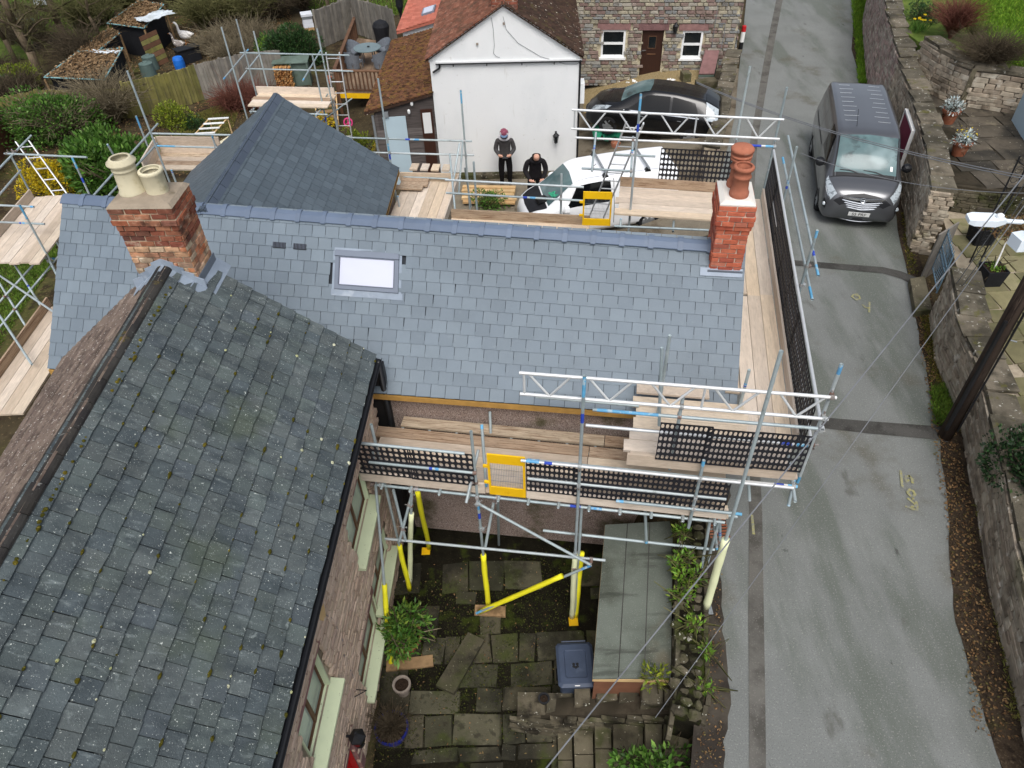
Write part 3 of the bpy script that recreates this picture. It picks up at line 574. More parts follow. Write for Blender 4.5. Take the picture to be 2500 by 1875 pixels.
def coping_stones(pts, hs, z0s, th, seed, lr=(.45, .9), t=.11, over=.05, jag=.03):
 rng = random.Random(seed); out = []
 for i in range(len(pts) - 1):
  a, b = pts[i], pts[i + 1]; L = (b - a).to_2d().length; d = (b - a); d.z = 0; d.normalize(); n = Vector((-d.y, d.x, 0)); s_ = 0
  k = max(1, round(L / ((lr[0] + lr[1]) / 2)))
  for j in range(k):
   m = (j + .5) / k; p = a.lerp(b, m); z = lerp(z0s[i] + hs[i], z0s[i + 1] + hs[i + 1], m)
   e = Vector((d.x, d.y, ((z0s[i + 1] + hs[i + 1]) - (z0s[i] + hs[i])) / max(L, .01)))
   c = p + n * (th / 2 - over / 2 + rng.uniform(-jag, jag)); c = Vector((c.x, c.y, z + t / 2 + rng.uniform(-.01, .012)))
   # y axis of the unit stone points up: coping lies flat
   out.append(frame(c, e * (L / k - .012), Vector((0, 0, t)), n * (-(th + over * 2 + rng.uniform(-.04, .04)))))
 return out
# right-hand roadside wall, in two runs either side of the gate
Wpts = [at(x, y, 0.0) for x, y in RW]
Wh = [2.7, 2.6, 2.5, 2.35, 2.05, 1.85, 1.75, 1.7, 1.45, 1.35, 1.32, 1.3, 1.2, 1.15, 1.1, 1.1, 1.1, 1.1, 1.1, 1.1]
def wall_run(i0, i1, label, mats_, seed, lr=(.16, .55)):
 pts = [p.copy() for p in Wpts[i0:i1]]; hs = Wh[i0:i1]; z0 = [-.05] * len(pts)
 t = thing('roadside_stone_wall', label, 'wall', pts[0])
 mb = MB(); wall_core(mb, pts, hs, z0, .42, .03); core = mb.build('wall_core', M['mortar'], t)
 # travel runs towards the viewer, so the lane lies to the right of travel
 ends = []
 for i, j in ((0, 1), (-1, -2)):
  d = (pts[j] - pts[i]).normalized(); n = Vector((-d.y, d.x, 0)) * (1 if i == 0 else -1); e = [pts[i] + n * .42, pts[i]]
  ends += face_stones(e if i == 0 else e[::-1], [hs[i]] * 2, [-.05] * 2, (.07, .14), (.14, .3), .08, seed + 50)
 pieces('stone', t, VAR_STONE, face_stones(pts, hs, z0, (.06, .13), lr, .09, seed) + ends, mats_)
 pieces('coping_stone', t, VAR_STONE, coping_stones(pts, hs, z0, .42, seed, t=.09), M['coping'])
 return t
wall_run(0, 5, 'tall purplish roadside wall at the top of the lane beyond the van', M['purplestone'], 3)
wall_run(4, 8, 'brown roadside wall with lichened coping beside the grey van', M['brownstone'], 4)
wall_run(10, 20, 'long low roadside wall below the iron gate running past the wooden pole', M['brownstone'], 5)
# ------------------------------------------------------------------ roofing helpers
def slate_variant(w_, l_, t_, seed, clip=0):
 """slate in local x (across), y (up the slope), z (normal); tail at y=0"""
 r = random.Random(seed); j = lambda a: (r.random() - .5) * a
 hw = w_ / 2
 pts = [(-hw + j(.004), j(.006)), (hw + j(.004), j(.006)), (hw, l_), (-hw, l_)]
 if clip == 1: pts = [(-hw, j(.006)), (hw - .05, j(.004)), (hw, .05), (hw, l_), (-hw, l_)]
 n = len(pts)
 v = [(x, y, (0.0 if y < .1 else -1.7 * t_)) for x, y in pts] + [(x, y, t_ + (0.0 if y < .1 else -1.7 * t_)) for x, y in pts]
 f = [tuple(range(n - 1, -1, -1)), tuple(range(n, 2 * n))] + [(i, (i + 1) % n, n + (i + 1) % n, n + i) for i in range(n)]
 return v, f
def roof_grid(EL, ER, RLp, RRp, gauge, width, seed, skip=None, half=True, jitter=0.0, stop=1.0, lift=0.016, gapw=.008):
 """matrices of slates over the patch eave EL-ER to ridge RL-RR (bilinear); slate variants have unit size"""
 rng = random.Random(seed); out = []
 EL, ER, RLp, RRp = map(Vector, (EL, ER, RLp, RRp))
 Ls = ((RLp - EL).length + (RRp - ER).length) / 2; n = max(1, round(Ls / gauge)); g = 1.0 / n
 for i in range(n):
  v = i * g; a = EL.lerp(RLp, v); b = ER.lerp(RRp, v); Lw = (b - a).length; m = round(Lw / width)
  u0 = 0.0 if i % 2 == 0 else -0.5 / m
  k = 0
  while True:
   lo = u0 + k / m; hi = u0 + (k + 1) / m; k += 1
   if lo >= 1 - 1e-6: break
   lo, hi = max(lo, 0), min(hi, 1)
   if hi - lo < .15 / m: continue
   u = (lo + hi) / 2
   p = a.lerp(b, u)
   if skip and skip(u, v + g * .4, p): continue
   up = (RLp.lerp(RRp, u) - EL.lerp(ER, u)).normalized(); ac = (b - a).normalized(); nz = ac.cross(up).normalized()
   if jitter:
    q = Matrix.Rotation(rng.gauss(0, jitter), 3, nz); ac2 = q @ ac; up2 = q @ up; p = p + nz * abs(rng.gauss(0, jitter * .12)) + up * rng.gauss(0, jitter * .25)
   else: ac2, up2 = ac, up
   out.append(frame(p + nz * lift, ac2 * ((hi - lo) * Lw - gapw), up2 * (Ls * g), nz))
 return out
SLATE_VARS = [slate_variant(1.0, 1.28, .009, i) for i in range(6)]
OLD_VARS = []
for i_ in range(8):
 r_ = random.Random(100 + i_); v_, f_ = slate_variant(1.0, 1.25, .017, i_)
 OLD_VARS.append(([(x + r_.uniform(-.02, .02), y + (r_.uniform(-.05, .03) if y < .1 else 0), z) for x, y, z in v_], f_))
def verge_poly(mb, pts, th):
 pass
def brick_stack(parent, name, c, wx, wy, z0, z1, rz, bricks, material, mortar, seed, corbels=(), bl=.215, bh=.072, bd=.03, taper=0.0, lean=(0, 0)):
 """chimney stack of laid bricks over a mortar core; c = (x, y) centre"""
 rng = random.Random(seed); part_mb = MB()
 n = round((z1 - z0) / (bh + .015)); rows = []
 R = Matrix.Rotation(rz, 3, 'Z')
 out = []
 for i in range(n):
  z = z0 + (i + .5) * (z1 - z0) / n; e = 0.0
  for (lo, hi, ex) in corbels:
   if lo <= (n - 1 - i) <= hi: e = ex
  hx, hy = wx / 2 + e, wy / 2 + e
  off = Vector((lean[0], lean[1], 0)) * (z - z0)
  part_mb.box(Vector((c[0], c[1], z)) + off, (2 * hx - .03, 2 * hy - .03, (z1 - z0) / n), rz)
  for side in range(4):
   L = 2 * hx if side % 2 == 0 else 2 * hy
   a = {0: 0, 1: math.pi / 2, 2: math.pi, 3: -math.pi / 2}[side]
   dep = hy if side % 2 == 0 else hx
   k = max(1, round(L / (bl + .01))); sh = 0.0 if (i + side) % 2 == 0 else .5
   j = -sh
   while j < k:
    lo, hi = max(j, 0), min(j + 1, k); j += 1
    if hi - lo < .2: continue
    u = ((lo + hi) / 2 / k - .5) * L; l_ = (hi - lo) / k * L - .017
    Ra = R @ Matrix.Rotation(a, 3, 'Z')
    x = Ra @ Vector((1, 0, 0)); y = Ra @ Vector((0, -1, 0))
    p = Vector((c[0], c[1], z)) + off + x * u + y * (dep - .045 + rng.uniform(-.006, .008))
    out.append(frame(p, x * l_, y * .1, Vector((0, 0, (z1 - z0) / n - .017))))
 core = part_mb.build(name, mortar, parent)
 return core, out
VAR_BRICK = [chamfer_box(.5, .5, .5, .05, .04, random.Random(40 + i)) for i in range(6)]
# ------------------------------------------------------------------ the re-slated cottage
ZR, ZE = 3.87, 2.10
mRL, mRR = at(155, 478, ZR), at(1822, 597, ZR)
mEL, mER = at(117, 900, ZE), at(1797, 1026, ZE)
cot = thing('slate_cottage', 'cottage with a new blue-grey slate roof wrapped in scaffolding', 'house', (0, 10, -1.0))
ex = (mER - mEL).normalized(); ey = Vector((-ex.y, ex.x, 0))            # along the front, and towards the back
# rear slope mirrored behind the ridge
mBL, mBR = mRL + (mRL - mEL) * 1.0, mRR + (mRR - mER) * 1.0
mBL.z = mBR.z = ZE
# walls: pebbledash front under the eave and brick-red gable
wf0, wf1 = mEL + ey * .16 + ex * .25, mER + ey * .16 - ex * .22
wb0, wb1 = mBL - ey * .16 + ex * .25, mBR - ey * .16 - ex * .22
def gable_wall(mb, a, b, za, zr, zb, th):
 pass
mb = MB()
mb.hexa([Vector((p.x, p.y, -1.9)) for p in (wf0, wf1, wb1, wb0)] + [Vector((p.x, p.y, ZE - .06)) for p in (wf0, wf1, wb1, wb0)])
for a_, b_ in ((wf0, wb0), (wf1, wb1)):      # gable triangles
 m_ = a_.lerp(b_, .5); t_ = ex * (.3 if a_ is wf0 else -.3)
 tri = [Vector((a_.x, a_.y, ZE - .06)), Vector((b_.x, b_.y, ZE - .06)), Vector((m_.x, m_.y, ZR - .1))]
 mb.add(tri + [p + t_ for p in tri], [(0, 1, 2), (5, 4, 3), (0, 3, 4, 1), (1, 4, 5, 2), (2, 5, 3, 0)])
mb.build('wall', M['dash'], cot)
# roof body below the slates
def roof_body(mb, EL, ER, RLp, RRp, BL, BR, t=.1, nu=10, nv=4):
 d = Vector((0, 0, -t)); o_ = Vector((0, 0, -.045))
 for q in ((EL, ER, RRp, RLp), (BR, BL, RLp, RRp)):
  g = [[q[0].lerp(q[3], j / nv).lerp(q[1].lerp(q[2], j / nv), i / nu) for i in range(nu + 1)] for j in range(nv + 1)]
  for j in range(nv):
   for i in range(nu):
    c = (g[j][i], g[j][i + 1], g[j + 1][i + 1], g[j + 1][i])
    mb.hexa([p + d for p in c] + [p + o_ for p in c])
mb = MB(); roof_body(mb, mEL, mER, mRL, mRR, mBL, mBR); roof = mb.build('roof', M['felt'], cot)
# skylight sits on the front slope at these roof coordinates
def on_main(u, v, h=0.0):
 a = mEL.lerp(mRL, v); b = mER.lerp(mRR, v); p = a.lerp(b, u)
 up = (mRL.lerp(mRR, u) - mEL.lerp(mER, u)).normalized(); ac = (b - a).normalized(); n = ac.cross(up).normalized()
 return p + n * h, ac, up, n
def uv_of(px, py):
 best = None; lo_u, hi_u, lo_v, hi_v = 0, 1, 0, 1
 for it in range(6):
  for i in range(9):
   for j in range(9):
    u = lerp(lo_u, hi_u, i / 8); v = lerp(lo_v, hi_v, j / 8); q = pix(on_main(u, v)[0]); e = (q[0] - px) ** 2 + (q[1] - py) ** 2
    if best is None or e < best[0]: best = (e, u, v)
  du, dv = (hi_u - lo_u) / 4, (hi_v - lo_v) / 4
  lo_u, hi_u, lo_v, hi_v = best[1] - du, best[1] + du, best[2] - dv, best[2] + dv
 return best[1], best[2]
su0, sv1 = uv_of(822, 612); su1, sv0 = uv_of(974, 718)
su0b, _ = uv_of(816, 700); 
def sky_skip(u, v, p): return su0 - .004 < u < su1 + .004 and sv0 - .01 < v < sv1 + .01
pieces('slate', roof, SLATE_VARS, roof_grid(mEL, mER, mRL, mRR, .222, .25, 1, sky_skip), M['slate'])
# ridge: half-round-ish angle tiles with a raised joint band
def ridge_tiles(parent, a, b, n, material, w_=.17, drop=.085, name='ridge_tile', band=True, th=.014, lift=.03):
 d = (b - a) / n; dn = d.normalized(); side = Vector((-dn.y, dn.x, 0)).normalized(); L = d.length
 def prof(x0, x1, k, e=0.0):
  pr = [(-w_ - e, -drop - e * .3), (-w_ * .45, -.018 + e), (0, .012 + e), (w_ * .45, -.018 + e), (w_ + e, -drop - e * .3)]
  o_ = [Vector((x0, y, z)) for y, z in pr]; i_ = [Vector((x0, y, z - th)) for y, z in pr[::-1]]
  r0 = o_ + i_; r1 = [Vector((x1, p.y, p.z)) for p in r0]
  return [r0, r1]
 mb = MB(); mb.loft(prof(.008, L - .008, 0))
 if band: mb.loft(prof(L - .075, L + .012, 0, .022))
 me = mb.mesh(name, material)
 for i in range(n):
  ob = bpy.data.objects.new(name, me); COL.objects.link(ob); attach(ob, parent)
  ob.matrix_basis = frame(a + d * i + Vector((0, 0, lift)), dn, side, Vector((0, 0, 1)))
ridge_tiles(cot, mRL, mRR - ex * .55, 25, M['ridge_new'])
# eaves batten
mb = MB(); d_ = Vector((0, 0, 1))
mb.hexa([mEL - ey * .012 + d_ * -.13, mER - ey * .012 + d_ * -.13, mER + ey * .02 + d_ * -.13, mEL + ey * .02 + d_ * -.13, mEL - ey * .012 + d_ * -.03, mER - ey * .012 + d_ * -.03, mER + ey * .02 + d_ * -.03, mEL + ey * .02 + d_ * -.03])
mb.build('eaves_batten', M['batten'], cot)
# skylight
p0, ac, up, nz = on_main(su0, sv0); p1 = on_main(su1, sv0)[0]; p3 = on_main(su0, sv1)[0]
W_, H_ = (p1 - p0).length, (p3 - p0).length; S_ = frame(p0, ac, up, nz)
def local_box(mb, x0, x1, y0, y1, z0, z1, Mx=None):
 Mx = Mx or S_
 return mb.hexa([Mx @ Vector(q) for q in ((x0, y0, z0), (x1, y0, z0), (x1, y1, z0), (x0, y1, z0), (x0, y0, z1), (x1, y0, z1), (x1, y1, z1), (x0, y1, z1))])
mb = MB(); fw = .085
for a_ in ((0, fw, 0, H_), (W_ - fw, W_, 0, H_), (fw, W_ - fw, 0, fw), (fw, W_ - fw, H_ - .13, H_)):
 local_box(mb, *a_, -.02, .055)
skyl = mb.build('skylight', M['velux'], cot)
mb = MB(); local_box(mb, fw, W_ - fw, fw, H_ - .13, -.01, .03); mb.build('pane', M['skyglass'], skyl)
mb = MB(); local_box(mb, -.008, W_ + .008, H_ - .12, H_ - .03, .057, .085); mb.build('top_cover', M['velux'], skyl)
mb = MB(); local_box(mb, fw - .018, fw, fw, H_ - .13, .03, .06); local_box(mb, W_ - fw, W_ - fw + .018, fw, H_ - .13, .03, .06); local_box(mb, fw, W_ - fw, fw - .02, fw, .03, .06); mb.build('gasket', M['velux_dk'], skyl)
mb = MB(); local_box(mb, -.06, W_ + .08, -.12, -.002, .012, .026); local_box(mb, -.03, W_ + .06, H_, H_ + .05, .014, .026); local_box(mb, -.05, -.002, -.02, H_, .0, .022); local_box(mb, W_ + .002, W_ + .05, -.02, H_, 0, .022); mb.build('flashing', M['lead'], skyl)
# two slate vents
for (vx, vy) in ((683, 600), (733, 603)):
 u, v = uv_of(vx, vy); q, ac, up, nz = on_main(u, v); Mv = frame(q, ac, up, nz); mb = MB()
 local_box(mb, -.12, .12, -.055, .055, .02, .035, Mv); vo = mb.build('roof_vent', M['blackplastic'], cot); mb = MB()
 for k in range(-4, 5): local_box(mb, k * .026 - .004, k * .026 + .004, -.05, .05, .034, .045, Mv)
 mb.build('louvre', M['velux_dk'], vo)
# new brick chimney at the right gable
nc = at(1771, 614, ZR - .22)
nc = mRR - ex * .33 - ey * .02; crz = math.atan2(ex.y, ex.x)
ztop = zat(nc.x, nc.y, 474)
chim, br = brick_stack(cot, 'chimney', (nc.x, nc.y), .50, .72, ZR - .55, ztop, crz, None, M['newbrick'], M['brickmortar'], 5, corbels=((0, 1, .03), (2, 3, .045), (4, 4, .02)))
pieces('brick', chim, VAR_BRICK, br, M['newbrick'])
mb = MB(); Rz = Matrix.Rotation(crz, 4, 'Z')
def ring4(c, hx, hy, z, rz, k=3):
 pts = []
 for sx, sy in ((1, 1), (-1, 1), (-1, -1), (1, -1)): pts.append(Vector((sx * hx, sy * hy, 0)))
 R_ = Matrix.Rotation(rz, 3, 'Z'); return [Vector((c[0], c[1], z)) + R_ @ p for p in pts]
mb.loft([ring4(nc, .27, .38, ztop, crz), ring4(nc, .27, .38, ztop + .02, crz), ring4(nc, .2, .3, ztop + .06, crz)]); mb.build('mortar_cap', M['flaunch'], chim)
def chimney_pot(parent, c, prof, material, inner=True, cap=None, name='chimney_pot', M_=None):
 mb = MB(); R = prof
 r_in = [(r - .028, z) for r, z in R[::-1]]
 mb.lathe(R + [(R[-1][0] - .025, R[-1][1] + .004)] + [(max(.02, r - .03), z) for r, z in R[::-1] if z > R[0][1] + .08], c, 28, M_, close=False)
 ob = mb.build(name, material, parent, smooth=True)
 mb = MB(); mb.lathe([(0.01, R[0][1] + .1), (R[0][0] - .03, R[0][1] + .1)], c, 16, M_, close=False); mb.build('pot_shadow', M['flue_shade'], parent)  # near-black disc stands in for the shade down inside the pot
 return ob
POT = [(.145, 0), (.15, .03), (.15, .07), (.135, .1), (.125, .13), (.118, .3), (.13, .31), (.142, .33), (.13, .35), (.12, .37), (.12, .42), (.155, .45), (.16, .48), (.145, .5)]
pz = ztop + .05
chimney_pot(chim, (nc.x - ey.x * .13 + ex.x * .02, nc.y - ey.y * .13, pz), POT, M['redpot'])
c2 = (nc.x + ey.x * .17 - ex.x * .0, nc.y + ey.y * .17, pz)
chimney_pot(chim, c2, POT, M['redpot'])
mb = MB(); mb.lathe([(.16, .50), (.165, .54), (.13, .545), (.13, .58), (.172, .585), (.178, .63), (.15, .66), (.02, .685)], c2, 28); mb.build('pot_cowl', M['redpot'], chim, smooth=True)
mb = MB(); e0 = nc - ey * .41 - ex * .28; e1 = nc - ey * .41 + ex * .28; z_ = ZR - .30
mb.hexa([Vector((p.x, p.y, zz)) for zz in (z_ - .12, z_ + .04) for p in (e0, e1, e1 + ey * .03, e0 + ey * .03)])
mb.build('lead_flashing', M['darklead'], chim)
sl = (mER - mRR).normalized(); nn = ex.cross(-sl).normalized()
q0 = mRR + sl * .44 - ex * .72 + nn * .032; mb = MB(); mb.slab([q0 + sl * .14, q0 + sl * .14 + ex * .68, q0 + ex * .68, q0], .01); mb.build('lead_apron', M['lead'], chim)
# ---- rear wing with its own ridge
wR0, wR1 = at(505, 494, ZR), at(674, 230, ZR)
wd = (wR1 - wR0).normalized(); ws = Vector((wd.y, -wd.x, 0))
wR0 = wR0 - wd * .3
ZW = 1.95
we1 = at(968, 432, ZW); half = (we1 - wR1).dot(ws)
wER1 = Vector((wR1.x + ws.x * half, wR1.y + ws.y * half, ZW)); wER0 = Vector((wR0.x + ws.x * half, wR0.y + ws.y * half, ZW))
wEL1 = Vector((wR1.x - ws.x * half, wR1.y - ws.y * half, ZW)); wEL0 = Vector((wR0.x - ws.x * half, wR0.y - ws.y * half, ZW))
mb = MB(); roof_body(mb, wER0, wER1, wR0, wR1, wEL0, wEL1); wroof = mb.build('rear_roof', M['felt'], cot)
pieces('slate', wroof, SLATE_VARS, roof_grid(wER0, wER1, wR0, wR1, .222, .25, 2) + roof_grid(wEL1, wEL0, wR1, wR0, .222, .25, 3), M['slate_dark'])
ridge_tiles(cot, wR1, wR0, 11, M['ridge_dark'], .15, .11, band=False)
mb = MB(); i_ = .2
A_, B_, C_, D_ = wER0 - ws * i_, wER1 - ws * i_ - wd * i_, wEL1 + ws * i_ - wd * i_, wEL0 + ws * i_
mb.hexa([Vector((p.x, p.y, -1.9)) for p in (A_, B_, C_, D_)] + [Vector((p.x, p.y, ZW - .05)) for p in (A_, B_, C_, D_)])
m_ = (B_ + C_) / 2; tri = [Vector((B_.x, B_.y, ZW - .05)), Vector((C_.x, C_.y, ZW - .05)), Vector((m_.x, m_.y, ZR - .12))]
mb.add(tri + [p - wd * .3 for p in tri], [(0, 1, 2), (5, 4, 3), (0, 3, 4, 1), (1, 4, 5, 2), (2, 5, 3, 0)])
mb.build('rear_wall', M['dash'], cot)
mb = MB(); mb.hexa([wER0 + Vector((0, 0, -.14)), wER1 + Vector((0, 0, -.14)), wER1 - ws * .03 + Vector((0, 0, -.14)), wER0 - ws * .03 + Vector((0, 0, -.14)), wER0 + Vector((0, 0, -.03)), wER1 + Vector((0, 0, -.03)), wER1 - ws * .03 + Vector((0, 0, -.03)), wER0 - ws * .03 + Vector((0, 0, -.03))]); mb.build('rear_eaves_batten', M['batten'], cot)
# ------------------------------------------------------------------ the old slated cottage in the foreground
FE, FR = 2.85, 4.90
fE1, fE0 = at(917, 868, FE), at(640, 1960, FE)
fax = (fE1 - fE0).normalized(); fs = Vector((fax.y, -fax.x, 0))       # along the ridge away from viewer; towards the lane
fr1 = at(392, 663, FR); frun = -(fr1 - fE1).dot(fs)
far = fE1.copy()                                                     # gable end
def fpt(s_, run, z): p = far + fax * s_ - fs * run; return Vector((p.x, p.y, z))
NEAR = -8.6
fg = thing('old_slate_cottage', 'old cottage with a lichened grey slate roof filling the lower left', 'house', (far.x - 2.6, 5, COURT_Z))
rb_ = at(48, 1243, FR); frunN = frun + (-(rb_ - far).dot(fs) - frun) * NEAR / (rb_ - far).dot(fax)    # the old ridge runs slightly out of parallel
eR0, eR1, rd0, rd1 = fpt(NEAR, 0, FE), fpt(0, 0, FE), fpt(NEAR, frunN, FR), fpt(0, frun, FR)
eL0, eL1 = fpt(NEAR, 2 * frunN, FE - .05), fpt(0, 2 * frun, FE - .05)
mb = MB(); roof_body(mb, eR0, eR1, rd0, rd1, eL0, eL1, .12); froof = mb.build('roof', M['felt'], fg)
# local y of slates is up slope; patch order so normals face out
pieces('slate', froof, OLD_VARS, roof_grid(eR0, eR1, rd0, rd1, .225, .24, 11, jitter=.01, lift=.022), M['oldslate'])
mb = MB(); mb_t = roof_grid(eL1, eL0, rd1, rd0, .16, .27, 12, jitter=.015, lift=.014)
TILE_VARS = [slate_variant(1.0, 1.3, .022, 60 + i) for i in range(5)]
pieces('roof_tile', froof, TILE_VARS, mb_t, M['browntile'])
def half_round(parent, a, b, n, material, r=.1, name='ridge_tile'):
 d = (b - a) / n; dn = d.normalized(); side = Vector((-dn.y, dn.x, 0)); L = d.length; mb = MB()
 for rr in (r,):
  o_ = [(math.cos(t) * rr * 1.15, math.sin(t) * rr * .75) for t in [math.pi * k / 8 for k in range(9)]]
  r0 = [Vector((.006, y, z)) for y, z in o_] + [Vector((.006, y * .86, z * .86 - .004)) for y, z in o_[::-1]]
  r1 = [Vector((L - .006, p.y, p.z)) for p in r0]; mb.loft([r0, r1])
 me = mb.mesh(name, material)
 rg = random.Random(5)
 for i in range(n):
  ob = bpy.data.objects.new(name, me); COL.objects.link(ob); attach(ob, parent)
  ob.matrix_basis = frame(a + d * i + Vector((0, 0, -.045 + rg.uniform(-.006, .006))), dn, side, Vector((0, 0, 1)))
half_round(fg, rd0, rd1 - fax * .42, 21, M['ridge_old'])
class Plane:
 """vertical wall plane through a and b (outward = right of travel a->b)"""
 def __init__(s, a, b):
  s.a = Vector((a[0], a[1], 0)); s.b = Vector((b[0], b[1], 0)); s.d = (s.b - s.a).normalized(); s.n = Vector((s.d.y, -s.d.x, 0)); s.L = (s.b - s.a).length
 def of(s, px, py):
  d = ray(px, py); t = (s.a - CAMP).dot(s.n) / d.dot(s.n); p = CAMP + d * t; return (p - s.a).dot(s.d), p.z
 def pt(s, u, z, o=0.0):
  p = s.a + s.d * u + s.n * o; return Vector((p.x, p.y, z))
 def box(s, mb, u0, u1, z0, z1, o0, o1, mi=0):
  return mb.hexa([s.pt(u0, z0, o0), s.pt(u1, z0, o0), s.pt(u1, z0, o1), s.pt(u0, z0, o1), s.pt(u0, z1, o0), s.pt(u1, z1, o0), s.pt(u1, z1, o1), s.pt(u0, z1, o1)][0:8], mi)
def pierced(mb, pl, u0, u1, z0, z1, opens, o0, o1):
 us = sorted({u0, u1, *[o[0] for o in opens], *[o[1] for o in opens]}); us = [u for u in us if u0 <= u <= u1]
 for a, b in zip(us[:-1], us[1:]):
  m = (a + b) / 2; zs = [(o[2], o[3]) for o in opens if o[0] <= m <= o[1]]; zs.sort(); z = z0
  for lo, hi in zs:
   if lo > z: pl.box(mb, a, b, z, lo, o0, o1)
   z = max(z, hi)
  if z < z1: pl.box(mb, a, b, z, z1, o0, o1)
def in_open(opens, m=.02):
 return lambda u, z: any(o[0] - m < u < o[1] + m and o[2] - m < z < o[3] + m for o in opens)
# ---- front wall of the old cottage
w0, w1 = fpt(-.15, .2, 0), fpt(NEAR, .2, 0)
FW = Plane(w1, w0)
FZ = COURT_Z - .15
def fg_open(px):
 q = [FW.of(*p) for p in px]; return min(a for a, _ in q), max(a for a, _ in q), sum(b for _, b in q) / len(q)
fg_w = []
for px, hh in ((((905, 1225), (866, 1365)), .98), (((815, 1685), (757, 1845)), .98), (((952, 1352), (918, 1478)), .85), (((925, 1530), (888, 1690)), .85)):
 a_, b_, z_ = fg_open(px); fg_w.append((a_, b_, z_, z_ + hh))
du_, dz_ = FW.of(848, 1800)
fg_door = (du_ - 1.0, du_ - .02, FZ, dz_ - .12)
opens = fg_w + [fg_door]
mb = MB(); pierced(mb, FW, 0, FW.L, FZ, FE - .02, opens, -.35, -.02)
for a_, b_ in ((fpt(-.15, .55, 0), fpt(-.15, 2 * frun - .25, 0)),):
 P_ = Plane(b_, a_); P_.box(mb, 0, P_.L, FZ, FE - .1, -.3, 0)
 m_ = P_.L / 2; tri = [P_.pt(0, FE - .1), P_.pt(P_.L, FE - .1), P_.pt(m_, FR - .15)]; mb.add(tri + [p - P_.n * .3 for p in tri], [(0, 1, 2), (5, 4, 3), (0, 3, 4, 1), (1, 4, 5, 2), (2, 5, 3, 0)])
P_ = Plane(fpt(-.15, 2 * frun - .25, 0), fpt(NEAR, 2 * frun - .25, 0)); P_.box(mb, 0, P_.L, FZ, FE - .1, -.3, 0)
fwall = mb.build('wall', M['mortar'], fg)
fst = face_stones([FW.pt(0, 0), FW.pt(FW.L, 0)], [FE - .03 - FZ] * 2, [FZ, FZ], (.055, .1), (.13, .32), .05, 21, gap=.014, skip=lambda u, z: in_open(opens, .07)(u, z + FZ))
pieces('stone', fwall, VAR_STONE, fst, M['fgwall'])
for i_, (u0, u1, z0, z1) in enumerate(fg_w):
 mb = MB(); t_ = .055
 for q in ((u0, u1, z0, z0 + t_), (u0, u1, z1 - t_, z1), (u0, u0 + t_, z0, z1), (u1 - t_, u1, z0, z1), ((u0 + u1) / 2 - .03, (u0 + u1) / 2 + .03, z0, z1)):
  FW.box(mb, *q, -.14 - .003 * (q[1] - q[0] < .1), -.08 + .003 * (q[1] - q[0] < .1))
 wn = mb.build('window', M['brownframe'], fg)
 for k in (0, 1):
  mb = MB(); FW.box(mb, lerp(u0, u1, k / 2) + .02, lerp(u0, u1, (k + 1) / 2) - .02, z0 + .03, z1 - .03, -.12, -.105); mb.build('pane', M['paleglass'], wn)
 mb = MB(); hz = [FW.pt(u0 - .09, z0 - .09, -.14), FW.pt(u1 + .09, z0 - .09, -.14), FW.pt(u1 + .09, z0 - .09, .17), FW.pt(u0 - .09, z0 - .09, .17), FW.pt(u0 - .09, z0 + .015, -.14), FW.pt(u1 + .09, z0 + .015, -.14), FW.pt(u1 + .09, z0 - .035, .17), FW.pt(u0 - .09, z0 - .035, .17)]
 mb.hexa(hz); mb.build('sill', M['sill'], wn)
 for q in ((u0 - .001, u0 + .03), (u1 - .03, u1 + .001)): mb = MB(); FW.box(mb, *q, z0 + .02, z1, -.08, .0); mb.build('reveal', M['curtain'], wn)
 mb = MB(); FW.box(mb, u0 - .14, u1 + .14, z1 + .001, z1 + .2, -.3, .035); mb.build('lintel', M['lintel'], wn)
# red boarded door with stone surround and a lantern above
u0, u1, z0, z1 = fg_door; mb = MB(); FW.box(mb, u0, u1, z0 + .12, z1, -.1, -.04); dr = mb.build('door', M['reddoor'], fg)
for k in range(6):
 mb = MB(); FW.box(mb, lerp(u0, u1, k / 6) + .012, lerp(u0, u1, (k + 1) / 6) - .012, z0 + .12, z1 - .02, -.039, -.02); mb.build('door_plank', M['reddoor'], dr)
mb = MB()
for q in ((u0 - .16, u0, z0, z1), (u1, u1 + .16, z0, z1), (u0 - .2, u1 + .2, z1 + .002, z1 + .2)): FW.box(mb, *q, -.3, .05)
mb.build('door_surround', M['lintel'], fg)
lu, lz = (u0 + u1) / 2 + .42, z1 + .38
def lantern(parent, pl, u, z, s_=1.0, name='wall_lantern', mt='iron'):
 mb = MB(); pl.box(mb, u - .03 * s_, u + .03 * s_, z - .12 * s_, z + .08 * s_, 0.0, .02 * s_); pl.box(mb, u - .012 * s_, u + .012 * s_, z + .0 * s_, z + .03 * s_, .02 * s_, .16 * s_)
 c = pl.pt(u, z, .17 * s_); n = 6
 def rg(r, zz): return [c + Vector((math.cos(2 * math.pi * k / n) * r * s_, math.sin(2 * math.pi * k / n) * r * s_, zz * s_)) for k in range(n)]
 mb.loft([rg(.02, .12), rg(.03, .1), rg(.1, .02), rg(.105, 0), rg(.085, -.01), rg(.055, -.19), rg(.06, -.21), rg(.02, -.25)])
 ob = mb.build(name, M[mt], parent); mb = MB(); mb.loft([rg(.089, -.03), rg(.064, -.16)], caps=False); mb.build('lantern_glass', M['glass'], ob)
 return ob
lantern(fg, FW, lu, lz, 1.25, 'lantern')
